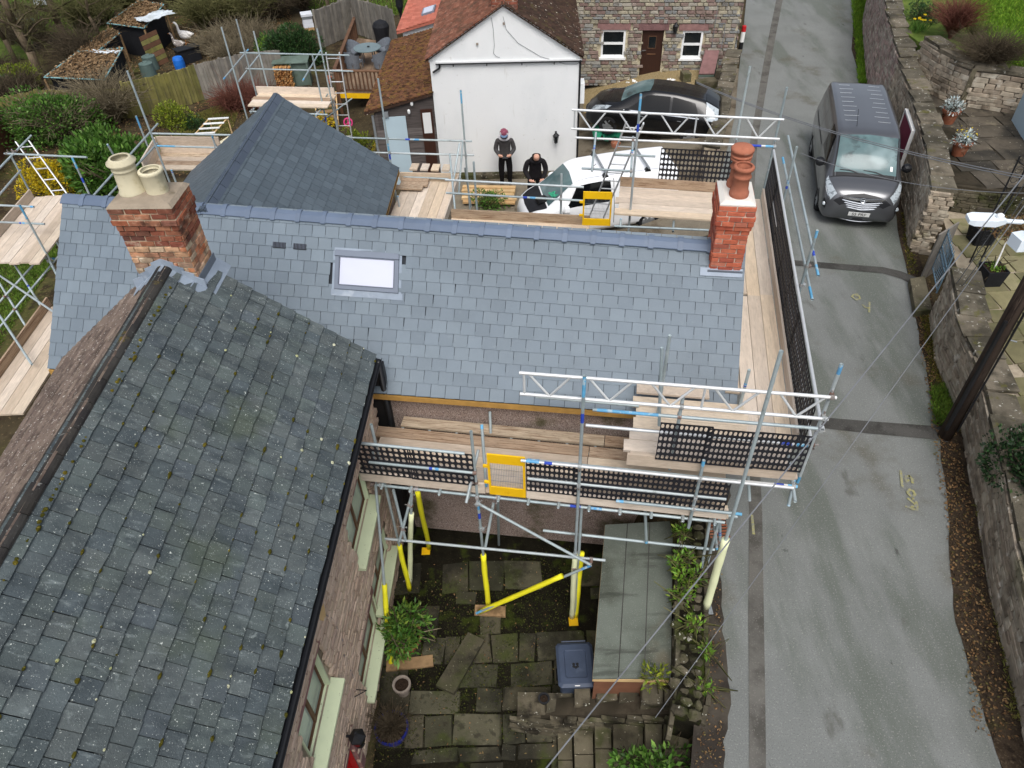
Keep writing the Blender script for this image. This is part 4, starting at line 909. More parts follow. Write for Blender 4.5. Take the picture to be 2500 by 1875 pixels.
# stay bracket, cable, gutter, downpipe, fascia
mb = MB(); bu, bz = FW.of(862, 1683); mb.path([FW.pt(bu, bz, 0), FW.pt(bu - .02, bz + .02, .22), FW.pt(bu - .12, bz - .02, .02)], .008, 5); mb.build('hanging_bracket', M['iron'], fg)
mb = MB(); cpx = [(785, 1500), (805, 1510), (828, 1560), (833, 1600), (850, 1640), (878, 1700)]; mb.path([FW.pt(*FW.of(*p), .045) for p in cpx], .005, 4); mb.build('wall_cable', M['wire'], fg)
mb = MB(); pu, pzz = FW.of(775, 1485); n_ = 9; ring = [FW.pt(pu + math.cos(2 * math.pi * k / n_) * .11 * (1 + .2 * math.sin(k * 3)), pzz + math.sin(2 * math.pi * k / n_) * .28, .05) for k in range(n_)]
mb.loft([[p - FW.n * .03 for p in ring], ring]); mb.build('render_patch', M['timber'], fg)
mb = MB(); go = .06
prof = [(math.cos(t) * .046, -math.sin(t) * .046) for t in [math.pi * k / 6 for k in range(7)]]; prof = prof + [(x * .86, z * .86 + .002) for x, z in prof[::-1]]
mb.loft([[fpt(s_, -go + x, FE - .03 + z) for x, z in prof] for s_ in (NEAR, -.02)]); mb.build('gutter', M['blackpvc'], fg)
mb = MB(); FW.box(mb, 0, FW.L + .1, FE - .13, FE - .03, -.02, .075); mb.build('fascia', M['whiteplastic'], fg)
mb = MB(); dp = fpt(-.06, -.04, 0); mb.tube((dp.x, dp.y, COURT_Z), (dp.x, dp.y, FE - .06), .05, n=12); mb.build('downpipe', M['blackpvc'], fg, smooth=True)
mb = MB(); a_ = fpt(-.02, .0, 0); mb.box((a_.x - .06, a_.y + .06, (FE - .2 + COURT_Z) / 2), (.3, .12, FE - .2 - COURT_Z), math.atan2(fs.y, fs.x)); mb.build('corner_board', M['blackpaint'], fg)
# tufts of moss and rosettes of lichen along the slate tails
rg = random.Random(9); Mm = []; Lm = []
sg = roof_grid(eR0, eR1, rd0, rd1, .225, .24, 11, jitter=.01, lift=.022)
for F_ in sg:
 if rg.random() < .24:
  k = rg.uniform(.3, 1.0); p = F_ @ Vector((rg.uniform(-.45, .45), -.015, .012)); x = F_.col[0].to_3d().normalized(); y = F_.col[1].to_3d().normalized(); z = F_.col[2].to_3d()
  Mm.append(frame(p, x * .085 * k * rg.uniform(.7, 1.6), z * .035 * k, y * .05 * k))
 if rg.random() < .05:
  k = rg.uniform(.4, 1.1); p = F_ @ Vector((rg.uniform(-.45, .45), rg.uniform(-.02, .03), .014)); x = F_.col[0].to_3d().normalized(); y = F_.col[1].to_3d().normalized(); z = F_.col[2].to_3d()
  Lm.append(frame(p, x * .06 * k, z * .015, y * .05 * k))
def blob_variant(seed, n=7):
 r = random.Random(seed); v = []; f = []
 for lv, (rr, h) in enumerate(((.5, -.2), (.48, .2), (.25, .5))):
  for k in range(n): t = 2 * math.pi * k / n; q = rr * r.uniform(.75, 1.15); v.append((math.cos(t) * q, h + (r.uniform(-.1, .1) if lv else 0), -math.sin(t) * q))
 for lv in (0, 1):
  for k in range(n): f.append((lv * n + k, lv * n + (k + 1) % n, (lv + 1) * n + (k + 1) % n, (lv + 1) * n + k))
 f.append(tuple(range(2 * n, 3 * n))); return v, f
BLOBS = [blob_variant(i) for i in range(6)]
pieces('moss_tuft', froof, BLOBS, Mm, M['moss'], limit=120); pieces('lichen_rosette', froof, BLOBS, Lm, M['lichen'], limit=80)
mb = MB()
for k in range(60):
 s_ = rg.uniform(-8, -.6); fr_ = lerp(frun, frunN, s_ / NEAR); p = fpt(s_, fr_ - .16 - rg.uniform(0, .03), 0); zz = lerp(FE, FR, (fr_ - .16) / fr_) + .05
 r_ = rg.uniform(.012, .03); mb.lathe([(r_, 0), (r_ * .7, r_ * .6), (.003, r_ * .8)], (p.x, p.y, zz - .02), 6)
stuffed(mb.build('ridge_moss', M['moss'], fg))
# old chimney over the gable
cs = -.12; cw, cd = .84, .62
cc = fpt(cs, frun, 0); crz2 = math.atan2(fs.y, fs.x); face = fpt(cs - cd / 2, frun, 0)
zt = zat(face.x, face.y, 508); zb = FR - .55
core, br = brick_stack(fg, 'chimney', (cc.x, cc.y), cw, cd, zb, zt, crz2, None, None, M['oldmortar'], 8, corbels=((0, 1, .02), (2, 2, .035), (3, 3, .012)), bd=.04)
zs = zt - .62
jr = random.Random(2)
br = [F_ @ Matrix.Translation((jr.uniform(-.02, .02), jr.uniform(-.12, .06), jr.uniform(-.05, .05))) for F_ in br]
pieces('brick', core, VAR_BRICK, [F_ for F_ in br if F_.translation.z > zs], M['oldbrick'])
pieces('brick', core, VAR_BRICK, [F_ for F_ in br if F_.translation.z <= zs], M['oldbrick_pale'])
mb = MB(); mb.loft([ring4(cc, cw / 2 + .03, cd / 2 + .03, zt, crz2), ring4(cc, cw / 2 - .02, cd / 2 - .02, zt + .05, crz2), ring4(cc, .22, .15, zt + .09, crz2)]); mb.build('mortar_cap', M['oldflaunch'], core)
B1 = [(.175, 0), (.19, .02), (.19, .05), (.172, .07), (.155, .36), (.155, .4), (.165, .41), (.165, .43), (.155, .44), (.157, .47), (.2, .52), (.197, .54), (.152, .58), (.145, .6)]
B2 = [(.14, 0), (.145, .05), (.15, .28), (.158, .29), (.158, .32), (.15, .33)]
chimney_pot(core, (cc.x - fs.x * .18, cc.y - fs.y * .18, zt + .06), [(r * .95, z * .84) for r, z in B1], M['buffpot'])
chimney_pot(core, (cc.x + fs.x * .16, cc.y + fs.y * .16, zt + .06), B2, M['buffpot'])
# stepped lead flashing round the stack
fz = lambda run: lerp(FE, FR, 1 - abs(run) / frun)
nrm = lambda a, b, c: (b - a).cross(c - a).normalized()
for sgn in (-1, 1):
 for k in range(4):
  r0, r1 = k * .12, k * .12 + .16; f0 = fpt(cs - cd / 2 - .02, frun - sgn * r0, 0); f1 = fpt(cs - cd / 2 - .02, frun - sgn * r1, 0); z0_, z1_ = fz(r0), fz(r1)
  mb = MB(); P4 = [Vector((f0.x, f0.y, z0_ + .0)), Vector((f1.x, f1.y, z1_ + .0)), Vector((f1.x, f1.y, z1_ + .2)), Vector((f0.x, f0.y, z0_ + .14))]
  mb.hexa([p - fax * (.012 + .002 * k) for p in P4] + [p for p in P4]); mb.build('flashing_step', M['lead'], core)
  mb = MB(); g0 = fpt(cs - cd / 2 - .03, frun - sgn * r0, fz(r0) + .05); g1 = fpt(cs - cd / 2 - .03, frun - sgn * r1, fz(r1) + .05); h1 = fpt(cs - cd / 2 - .2, frun - sgn * (r1 - .02), fz(r1) + .045); h0 = fpt(cs - cd / 2 - .17, frun - sgn * r0, fz(r0) + .05)
  q_ = [g0, g1, h1, h0] if sgn < 0 else [g1, g0, h0, h1]
  mb.slab([p + Vector((0, 0, .002 * k)) for p in q_], .012); mb.build('flashing_apron', M['lead'], core)
mb = MB(); a_ = [fpt(cs - cd / 2, frun - cw / 2 - .02, fz(cw / 2) + .03), fpt(cs + cd / 2 + .05, frun - cw / 2 - .02, fz(cw / 2) + .03), fpt(cs + cd / 2 + .05, frun - cw / 2 - .2, fz(cw / 2 + .2) + .035), fpt(cs - cd / 2 - .05, frun - cw / 2 - .2, fz(cw / 2 + .2) + .035)]
mb.slab(a_[::-1], .012); mb.build('side_gutter_lead', M['lead'], core)
mb = MB(); b_ = [fpt(cs - cd / 2 - .02, frun - cw / 2 - .015, fz(cw / 2) - .05), fpt(cs + cd / 2, frun - cw / 2 - .015, fz(cw / 2) - .05)]
mb.hexa([b_[0], b_[1], b_[1] + fs * .012, b_[0] + fs * .012] + [p + Vector((0, 0, .2)) for p in (b_[0], b_[1], b_[1] + fs * .012, b_[0] + fs * .012)]); mb.build('side_upstand', M['darklead'], core)
# ------------------------------------------------------------------ the white gabled house
wl, wr = at(1078, 434, -1.0), at(1405, 428, -1.0)
WP = Plane(wl, wr); WZ = -1.05
hl, hr = zat(wl.x, wl.y, 134), zat(wr.x, wr.y, 143); he = (hl + hr) / 2
mu, ha = WP.of(1228, 12)
wh = thing('white_house', 'white rendered house whose plain gable faces the scaffold', 'house', (wl.x + 2, wl.y, -1))
back = -WP.n; DEP = 8.5
mb = MB(); prof = [(0, WZ), (WP.L, WZ), (WP.L, he), (mu, ha), (0, he)]
v = [WP.pt(u, z) for u, z in prof] + [WP.pt(u, z, -DEP) for u, z in prof]
mb.add(v, [(0, 1, 2, 3, 4), (9, 8, 7, 6, 5), (0, 5, 6, 1), (1, 6, 7, 2), (2, 7, 8, 3), (3, 8, 9, 4), (4, 9, 5, 0)]); mb.build('wall', M['render'], wh)
sl_ = (ha - he) / mu; ov = .12
def whp(u, z, o): return WP.pt(u, z, o)
L0, L1 = whp(-ov, he - ov * sl_ + .05, .1), whp(-ov, he - ov * sl_ + .05, -DEP); A0, A1 = whp(mu, ha + .05, .1), whp(mu, ha + .05, -DEP)
sr_ = (ha - he) / (WP.L - mu); R0_, R1_ = whp(WP.L + ov, he - ov * sr_ + .05, .1), whp(WP.L + ov, he - ov * sr_ + .05, -DEP)
mb = MB(); roof_body(mb, L1, L0, A1, A0, R1_, R0_, .06); wroof2 = mb.build('roof', M['darktile_old'], wh)
pieces('roof_tile', wroof2, TILE_VARS, roof_grid(L1, L0, A1, A0, .125, .19, 31, jitter=.02), M['redtile_old'], limit=300)
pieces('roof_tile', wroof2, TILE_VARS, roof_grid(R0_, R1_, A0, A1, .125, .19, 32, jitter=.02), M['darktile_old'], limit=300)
ridge_tiles(wh, A1 + Vector((0, 0, .03)), A0 + Vector((0, 0, .03)) - WP.n * .9, 14, M['redtile_old'], .14, .08, band=False)
mb = MB()
for (a_, b_) in (((-.02, he - .01), (mu, ha)), ((mu, ha), (WP.L + .02, he - .01))):
 p_, q_ = WP.pt(*a_, .0), WP.pt(*b_, .0)
 mb.hexa([p_ + Vector((0, 0, -.1)), q_ + Vector((0, 0, -.1)), q_ + Vector((0, 0, -.1)) + WP.n * .02, p_ + Vector((0, 0, -.1)) + WP.n * .02, p_ + Vector((0, 0, .02)), q_ + Vector((0, 0, .02)), q_ + Vector((0, 0, .02)) + WP.n * .02, p_ + Vector((0, 0, .02)) + WP.n * .02])
mb.build('verge_fillet', M['render'], wh)
cu, _z = WP.of(1232, 40); cp = WP.pt(cu, 0, -.42); core2, br = brick_stack(wh, 'chimney', (cp.x, cp.y), .72, .62, ha - .75, ha + 1.2, math.atan2(WP.d.y, WP.d.x), None, None, M['brickmortar'], 18)
pieces('brick', core2, VAR_BRICK, br, M['oldbrick'])
gu0, gz_ = WP.of(1063, 146); gu1, gz2 = WP.of(1421, 145); gz_ = (gz_ + gz2) / 2
mb = MB(); WP.box(mb, gu0, gu1, gz_ - .05, gz_ - .01, .003, .05); mb.build('gutter', M['whiteplastic'], wh)
mb = MB(); WP.box(mb, gu0, gu1, gz_ - .075, gz_ - .051, .003, .095)
for px in (1106, 1188, 1274, 1353): u_, _ = WP.of(px, 150); WP.box(mb, u_ - .012, u_ + .012, gz_ - .16, gz_ - .05, .003, .03)
mb.path([WP.pt(gu0 + .12, gz_ - .05, .06), WP.pt(gu0 + .1, gz_ - .18, .06), WP.pt(gu0 - .1, gz_ - .3, .06)], .03, 8); mb.path([WP.pt(WP.L + .03, gz_ - .04, .03), WP.pt(WP.L + .03, WZ, .03)], .03, 8); mb.build('gutter_pipe', M['blackpvc'], wh)
lantern(wh, WP, *WP.of(1357, 326), 1.0, 'lantern')
mb = MB(); mb.path([WP.pt(*WP.of(*p), .012) for p in ((1197, 28), (1204, 70), (1207, 110), (1205, 130), (1212, 138), (1220, 140))], .006, 4); mb.path([WP.pt(*WP.of(*p), .012) for p in ((1228, 40), (1236, 72), (1265, 105), (1320, 138), (1380, 156), (1408, 156), (1420, 148))], .006, 4); mb.build('wall_cable', M['wire'], wh)
mb = MB()
for px, py in ((1165, 107), (1230, 57)): u_, z_ = WP.of(px, py); WP.box(mb, u_ - .03, u_ + .03, z_ - .03, z_ + .03, .002, .04)
mb.build('junction_box', M['greypot'], wh)
mb = MB(); u_, z_ = WP.of(1420, 230); WP.box(mb, WP.L + .02, WP.L + .2, z_ - .35, z_ + .25, -.6, -.15); mb.build('meter_box', M['whiteplastic'], wh)
# mossy lean-to on its left
def yplane(px, py, Y): return aty(px, py, Y)
l0 = WP.pt(-.02, WP.of(1057, 224)[1], .08); lf = aty(890, 274, l0.y - .1)
lslope = Vector((0, 0, 0)); Ll = 6.2
l1 = l0 + back * Ll; lb = lf + back * Ll
mb = MB(); g = [l0, l1, lb, lf]; mb.hexa([p + Vector((0, 0, -.1)) for p in (lf, l0, l1, lb)] + [p + Vector((0, 0, -.02)) for p in (lf, l0, l1, lb)]); ler = mb.build('lean_to_roof', M['darktile_old'], wh)
pieces('roof_tile', ler, TILE_VARS, roof_grid(lb, lf, l1, l0, .12, .19, 33, jitter=.035), M['mosstile'], limit=300)
LP_ = Plane(lf + back * .12 + WP.d * .25, l0 + back * .12); mb = MB(); LP_.box(mb, 0, LP_.L, -1.9, lf.z - .12, -.1, 0); v = [LP_.pt(0, lf.z - .12), LP_.pt(LP_.L, lf.z - .12), LP_.pt(LP_.L, l0.z - .11), LP_.pt(0, lf.z - .1)]
mb.add(v + [p + back * .1 for p in v], [(0, 1, 2, 3), (7, 6, 5, 4), (3, 2, 6, 7)]); a2 = lf + back * .12 + WP.d * .25; mb.hexa([Vector((p.x, p.y, z)) for z in (-1.9, lf.z - .1) for p in (a2, a2 + WP.d * .1, a2 + WP.d * .1 + back * Ll, a2 + back * Ll)]); mb.build('lean_to_wall', M['clad'], wh)
for k in range(11):
 z_ = -1.7 + k * .22
 if z_ < lf.z + .3: mb = MB(); zz = z_; u_s = 0 if z_ < lf.z - .2 else LP_.L * .45; mb.hexa([LP_.pt(u_s, zz, .002), LP_.pt(LP_.L, zz, .002), LP_.pt(LP_.L, zz, .03), LP_.pt(u_s, zz, .03), LP_.pt(u_s, zz + .215, .002), LP_.pt(LP_.L, zz + .215, .002), LP_.pt(LP_.L, zz + .215, .012), LP_.pt(u_s, zz + .215, .012)]); mb.build('cladding_board', M['clad'], wh)
mb = MB(); u_, z_ = LP_.of(925, 300); LP_.box(mb, .25, .95, -1.7, lf.z - .22, .034, .06); mb.build('white_panel', M['pale_blue_wall'], wh)
mb = MB(); LP_.box(mb, LP_.L - .42, LP_.L - .06, -1.7, lf.z - .05, .034, .07); wd_ = mb.build('side_door', M['browndoor'], wh); mb = MB(); LP_.box(mb, LP_.L - .37, LP_.L - .12, lf.z - .8, lf.z - .15, .071, .08); mb.build('pane', M['whiteplastic'], wd_)
mb = MB(); mb.path([LP_.pt(-.05, lf.z - .15, .02), LP_.pt(-.05, -1.8, .02)], .04, 8); LP_.box(mb, .3, .44, lf.z - .2, lf.z - .05, .0, .12); mb.build('downpipe', M['galv'], wh)
for px, py in ((1005, 250), (998, 270)): mb = MB(); u_, z_ = LP_.of(px, py); c_ = LP_.pt(u_, z_, .06); mb.lathe([(.035, -.07), (.045, -.03), (.045, .03), (.02, .06)], c_, 10); mb.build('outdoor_light', M['whiteplastic'], wh)
# red tiled extension behind
e0 = aty(968, 77, l1.y + .2); e1 = aty(1070, 46, l1.y + .2); e2 = e1 + back * 6 ; e3 = e0 + back * 6
mb = MB(); mb.hexa([p + Vector((0, 0, -.1)) for p in (e0, e1, e2, e3)] + [p + Vector((0, 0, -.02)) for p in (e0, e1, e2, e3)]); er = mb.build('extension_roof', M['newred'], wh)
pieces('roof_tile', er, TILE_VARS, roof_grid(e3, e0, e2, e1, .16, .22, 34), M['newred'], limit=300)
mb = MB(); EP = Plane(e0 + back * .15 + WP.d * .2, e1 + back * .15); EP.box(mb, 0, EP.L, -1.9, e0.z - .1, -.2, 0); v = [EP.pt(0, e0.z - .1), EP.pt(EP.L, e0.z - .1), EP.pt(EP.L, e1.z - .08), EP.pt(0, e0.z - .08)]; mb.add(v + [p + back * .2 for p in v], [(0, 1, 2, 3), (7, 6, 5, 4), (3, 2, 6, 7)]); mb.build('extension_wall', M['render'], wh)
er_n = (e1 - e0).normalized(); Ms = frame(e0.lerp(e1, .55) + back * .85 + Vector((0, 0, .02)), er_n, back, er_n.cross(back))
mb = MB(); local_box(mb, 0, .5, 0, .75, 0, .07, Ms); so = mb.build('skylight', M['velux'], wh); mb = MB(); local_box(mb, .06, .44, .06, .69, .068, .08, Ms); mb.build('pane', M['skyglass'], so)
# ------------------------------------------------------------------ the stone cottage beyond
sA, sB = at(1432, 192, -.35), at(1780, 194, -.35)
sA = sA - (sB - sA).normalized() * 2.5
SP = Plane(sA, sB); SZ0 = -.6; SZ1 = 4.2
st = thing('stone_cottage', 'rubble stone cottage with a dark brown door between two white sash windows', 'house', sA.lerp(sB, .6))
def rect(pl, pts):
 q = [pl.of(*p) for p in pts]; return min(a for a, _ in q), max(a for a, _ in q), min(b for _, b in q), max(b for _, b in q)
sw1 = rect(SP, ((1466, 73), (1531, 73), (1463, 139), (1527, 140))); sw2 = rect(SP, ((1660, 75), (1727, 75), (1653, 142), (1714, 142))); sd = rect(SP, ((1564, 74), (1627, 75), (1554, 188), (1615, 188)))
sw1 = (sw1[0] + .05, sw1[1] - .05, sw1[2], sw1[3]); sw2 = (sw2[0] + .12, sw2[1] - .12, sw2[2], sw2[3]); sd = (sd[0] + .08, sd[1] - .08, sd[2], sd[3])
ops = [sw1, sw2, sd]; lint = [(o[0] - .16, o[1] + .16, o[3] + .01, o[3] + .24) for o in ops]
mb = MB(); pierced(mb, SP, 0, SP.L, SZ0, SZ1, ops, -.4, -.02); E_ = SP.pt(SP.L, 0); mb.hexa([Vector((p.x, p.y, z)) for z in (SZ0, SZ1) for p in (E_ - SP.d * .4 - SP.n * .4, E_ - SP.n * .4, E_ - SP.n * 6, E_ - SP.n * 6 - SP.d * .4)]); mb.hexa([SP.pt(u, z, o) for z in (SZ1, SZ1 + .1) for u, o in ((0, .2), (SP.L, .2), (SP.L, -6), (0, -6))]); swall = mb.build('wall', M['housemortar'], st)
ssk = in_open(ops + lint, .03)
pieces('stone', swall, VAR_STONE, face_stones([SP.pt(0, 0), SP.pt(SP.L, 0)], [SZ1 - SZ0] * 2, [SZ0, SZ0], (.07, .16), (.14, .38), .06, 51, gap=.026, skip=lambda u, z: ssk(u, z + SZ0)) + face_stones([E_, E_ - SP.n * 6], [SZ1 - SZ0] * 2, [SZ0, SZ0], (.08, .19), (.18, .5), .06, 52, gap=.022), M['housestone'], limit=300)
for o in lint: mb = MB(); SP.box(mb, *o, -.2, .03); mb.build('lintel', M['lintel'], st)
for (u0, u1, z0, z1) in (sw1, sw2):
 mb = MB(); t_ = .075; mz = lerp(z0, z1, .5)
 SP.box(mb, u0, u1, z0, z0 + t_, -.1, -.02); SP.box(mb, u0, u1, z1 - t_, z1, -.1, -.02); SP.box(mb, u0, u0 + t_, z0 + t_, z1 - t_, -.1, -.02); SP.box(mb, u1 - t_, u1, z0 + t_, z1 - t_, -.1, -.02); SP.box(mb, u0 + t_, u1 - t_, mz - .04, mz + .04, -.09, -.03)
 wn = mb.build('window', M['whiteplastic'], st)
 for a_, b_ in ((z0 + t_, mz - .04), (mz + .04, z1 - t_)): mb = MB(); SP.box(mb, u0 + t_, u1 - t_, a_, b_, -.08, -.065); mb.build('pane', M['glass'], wn)
 mb = MB(); SP.box(mb, u0 - .05, u1 + .05, z0 - .07, z0 - .001, -.1, .08); mb.build('sill', M['whiteplastic'], wn)
u0, u1, z0, z1 = sd; mb = MB(); SP.box(mb, u0, u1, z0, z1, -.14, -.08); dr = mb.build('door', M['browndoor'], st)
um = (u0 + u1) / 2; mb = MB(); zz = lerp(z0, z1, .62); SP.box(mb, um - .13, um + .13, zz, zz + .4, -.079, -.065); mb.build('door_light', M['glass'], dr)
mb = MB()
for q in ((um - .15, um + .15, zz + .4, zz + .425), (um - .15, um + .15, zz - .025, zz), (um - .15, um - .13, zz, zz + .4), (um + .13, um + .15, zz, zz + .4), (um - .16, um + .16, zz - .25, zz - .2)): SP.box(mb, *q, -.079, -.06)
mb.build('door_moulding', M['brownframe'], dr); mb = MB(); SP.box(mb, u0 + .04, u0 + .18, zz - .1, zz - .08, -.079, -.03); mb.build('handle', M['chrome'], dr)
mb = MB(); SP.box(mb, u0 - .05, u1 + .05, z0 - .16, z0 - .002, -.14, .12); mb.build('threshold', M['blackpaint'], st)
mb = MB(); SP.box(mb, u0 + .05, u1 - .05, z0 - .3, z0 - .162, .0, .5); mb.build('door_step', M['browndoor'], st)
lantern(st, SP, *SP.of(1649, 60), 1.1, 'lantern')
mb = MB(); mb.path([SP.pt(*SP.of(*p), .06) for p in ((1754, 0), (1745, 60), (1737, 115))], .012, 5); mb.path([SP.pt(*SP.of(*p), .06) for p in ((1752, 56), (1770, 56), (1768, 80), (1760, 118))], .012, 5); mb.build('wall_cable', M['wire'], st)
# ------------------------------------------------------------------ scaffolding kit
def tube_mesh(name, bands, base='tube', r=.0242, n=14):
 """hollow unit tube along +Z; bands = [(z0, z1, material key)] painted lengths"""
 cuts = sorted({0.0, 1.0, *[b[0] for b in bands], *[b[1] for b in bands]}); keys = [base] + [k for k in dict.fromkeys(b[2] for b in bands) if k != base]
 mb = MB(); ring = lambda rr, z: [(math.cos(2 * math.pi * k / n) * rr, math.sin(2 * math.pi * k / n) * rr, z) for k in range(n)]
 for a, b in zip(cuts[:-1], cuts[1:]):
  m = (a + b) / 2; key = base
  for b0, b1, k in bands:
   if b0 <= m <= b1: key = k
  mb.loft([ring(r, a), ring(r, b)], caps=False, mi=keys.index(key))
 mb.loft([ring(r, 0), ring(r - .005, 0), ring(r - .005, 1), ring(r, 1)], caps=False)
 me = mb.mesh(name, [M[k] for k in keys]); me.polygons.foreach_set('use_smooth', [True] * len(me.polygons)); return me
TUBE = {'p': tube_mesh('tube', []), 'b': tube_mesh('tube', [(0, .06, 'bluepaint')]), 'e': tube_mesh('tube', [(.93, 1, 'bluepaint')]), 'be': tube_mesh('tube', [(0, .06, 'bluepaint'), (.93, 1, 'bluepaint')]),
  'n': tube_mesh('tube', [(.57, .6, 'navypaint'), (.62, .66, 'bluepaint')]), 'ne': tube_mesh('tube', [(.86, .89, 'navypaint'), (.94, 1, 'bluepaint')]), 'bl': tube_mesh('tube', [(0.02, .3, 'bluepaint')]),
  'a': tube_mesh('tube', [], 'alu'), 'as': tube_mesh('tube', [], 'alu', .017), 'ae': tube_mesh('tube', [(.88, .93, 'navypaint'), (.95, 1, 'bluepaint')], 'alu'), 'ab': tube_mesh('tube', [(.02, .07, 'bluepaint'), (.09, .12, 'navypaint')], 'alu')}
def coupler_mesh():
 mb = MB(); n = 10
 for z0 in (-.03,):
  ring = lambda rr, z: [(math.cos(2 * math.pi * k / n) * rr, math.sin(2 * math.pi * k / n) * rr, z) for k in range(n)]
  mb.loft([ring(.027, -.028), ring(.034, -.026), ring(.034, .026), ring(.027, .028)], caps=False)
 mb.box((.05, 0, 0), (.04, .05, .05)); mb.tube((.055, -.055, 0), (.055, .06, 0), .008, n=6); mb.box((.055, .065, 0), (.022, .018, .022)); mb.tube((-.02, .03, 0), (-.06, .05, 0), .007, n=6)
 return mb.mesh('coupler', M['coupler'])
COUP = coupler_mesh()
BOARD = {}
for key_ in ('board', 'board_dirty'):
 mb = MB(); mb.box((0, 0, 0), (1, 1, 1)); BOARD[key_] = mb.mesh('scaffold_board', M[key_])
class Scaffold:
 def __init__(s, label, base, seed):
  s.t = thing('scaffold', label, 'scaffold', base); s.tubes = []; s.rng = random.Random(seed)
 def tube(s, a, b, v=None, name='scaffold_tube', clamp=True):
  a, b = Vector(a), Vector(b); d = b - a; L = d.length; v = v or s.rng.choice(['p', 'p', 'p', 'p', 'p', 'b', 'e', 'n', 'ne'])
  ob = bpy.data.objects.new(name, TUBE[v]); COL.objects.link(ob); attach(ob, s.t)
  z = d / L; x = z.orthogonal().normalized(); y = z.cross(x)
  ob.matrix_basis = frame(a, x, y, z * L)
  if clamp: s.tubes.append((a, b))
  return ob
 def T(s, x1, y1, z1, x2, y2, z2, v=None, name='scaffold_tube', clamp=True): return s.tube(at(x1, y1, z1), at(x2, y2, z2), v, name, clamp)
 def V(s, x, y, zref, ytop, z0, v=None):
  p = at(x, y, zref); zt_ = zat(p.x, p.y, ytop); return s.tube((p.x, p.y, z0), (p.x, p.y, zt_), v, 'standard')
 def clamps(s):
  done = []
  for i in range(len(s.tubes)):
   for j in range(i + 1, len(s.tubes)):
    a, b = s.tubes[i]; c, d = s.tubes[j]; u = b - a; v = d - c; w_ = a - c
    A, B, C, D, E = u.dot(u), u.dot(v), v.dot(v), u.dot(w_), v.dot(w_); den = A * C - B * B
    if den < 1e-3 * A * C: continue
    sc = (B * E - C * D) / den; tc = (A * E - B * D) / den
    if not (-.02 < sc < 1.02 and -.02 < tc < 1.02): continue
    p = a + u * sc; q = c + v * tc
    if (p - q).length < .16:
     m = p
     if any((m - k).length < .07 for k in done): continue
     done.append(m); z = u.normalized(); x = (q - p)
     x = (x - z * x.dot(z)); x = x.normalized() if x.length > .005 else z.orthogonal().normalized()
     ob = bpy.data.objects.new('coupler', COUP); COL.objects.link(ob); attach(ob, s.t); ob.matrix_basis = frame(p, x, z.cross(x), z)
 def board(s, a, b, wdir, w_=.225, t=.038, key='board', name='scaffold_board', up=None):
  a, b, wdir = Vector(a), Vector(b), Vector(wdir).normalized(); x = b - a; up = Vector(up) if up else x.normalized().cross(wdir); up = up if up.z >= 0 else -up
  ob = bpy.data.objects.new(name, BOARD[key]); COL.objects.link(ob); attach(ob, s.t); ob.matrix_basis = frame((a + b) / 2, x, wdir * w_, up.normalized() * t); return ob
 def deck(s, a, b, wdir, n, key='board', gaps=(), split=None, stag=.35, w_=.225):
  """n boards side by side starting at the line a-b and going along wdir; top surface at the z of a"""
  a, b, wdir = Vector(a), Vector(b), Vector(wdir).normalized(); o_ = 0.0; d = (b - a)
  for k in range(n):
   off = wdir * (o_ + w_ / 2) + Vector((0, 0, -.019 + s.rng.uniform(-.003, .004))); kk = key if isinstance(key, str) else key[k % len(key)]
   sk = d.normalized() * s.rng.uniform(-.06, .06)
   if split:
    m = a.lerp(b, split + s.rng.uniform(-.05, .05)); s.board(a + off + sk, m + off - d.normalized() * .006, wdir, w_, key=kk); s.board(m + off + d.normalized() * .006, b + off + sk, wdir, w_, key=kk)
   else: s.board(a + off + sk, b + off + sk, wdir, w_, key=kk)
   o_ += w_ + .007 + (gaps[k] if k < len(gaps) else 0)
  return o_
 def toe(s, a, b, key='board', h=.225):
  """toe board on edge with its lower edge on the line a-b"""
  a, b = Vector(a), Vector(b); d = (b - a).normalized(); n = Vector((-d.y, d.x, 0)); z = Vector((0, 0, h / 2))
  ob = bpy.data.objects.new('toe_board', BOARD[key]); COL.objects.link(ob); attach(ob, s.t); ob.matrix_basis = frame((a + b) / 2 + z, b - a, Vector((0, 0, 1)) * h, n * .038)
 def guard(s, a, b, h, n=None):
  """rows of brick-guard mesh panels hung over the line a-b (lower edge)"""
  a, b = Vector(a), Vector(b); L = (b - a).length; n = n or max(1, round(L / 1.05)); d = (b - a) / n; dn = d.normalized(); side = Vector((dn.y, -dn.x, 0))
  for k in range(n):
   ob = bpy.data.objects.new('brick_guard', GUARD); COL.objects.link(ob); attach(ob, s.t)
   tilt = s.rng.uniform(-.02, .05); ob.matrix_basis = frame(a + d * k - dn * .03 + side * (.012 * (k % 2)), d + dn * .06, side, Vector((0, 0, h)) + side * tilt)
 def truss(s, x1, y1, x2, y2, ztop, x3, y3, x4, y4, zbot, n, v='a'):
  A, B, C_, D_ = at(x1, y1, ztop), at(x2, y2, ztop), at(x3, y3, zbot), at(x4, y4, zbot)
  # keep the girder upright: bottom chord straight below the top chord
  C2, D2 = Vector((A.x, A.y, zbot)), Vector((B.x, B.y, zbot))
  s.tube(A, B, v, 'truss_chord'); s.tube(C2, D2, v, 'truss_chord')
  for k in range(n):
   p = A.lerp(B, (k + .15) / n); q = C2.lerp(D2, (k + .5) / n); r = A.lerp(B, (k + .85) / n)
   s.tube(p, q + (p - q) * .03, 'as', 'truss_brace', False); s.tube(r, q + (r - q) * .03, 'as', 'truss_brace', False)
  for k in range(0, n + 1, 3):
   m = min(.985, max(.015, k / n)); s.tube(A.lerp(B, m), C2.lerp(D2, m), 'as', 'truss_post', False)
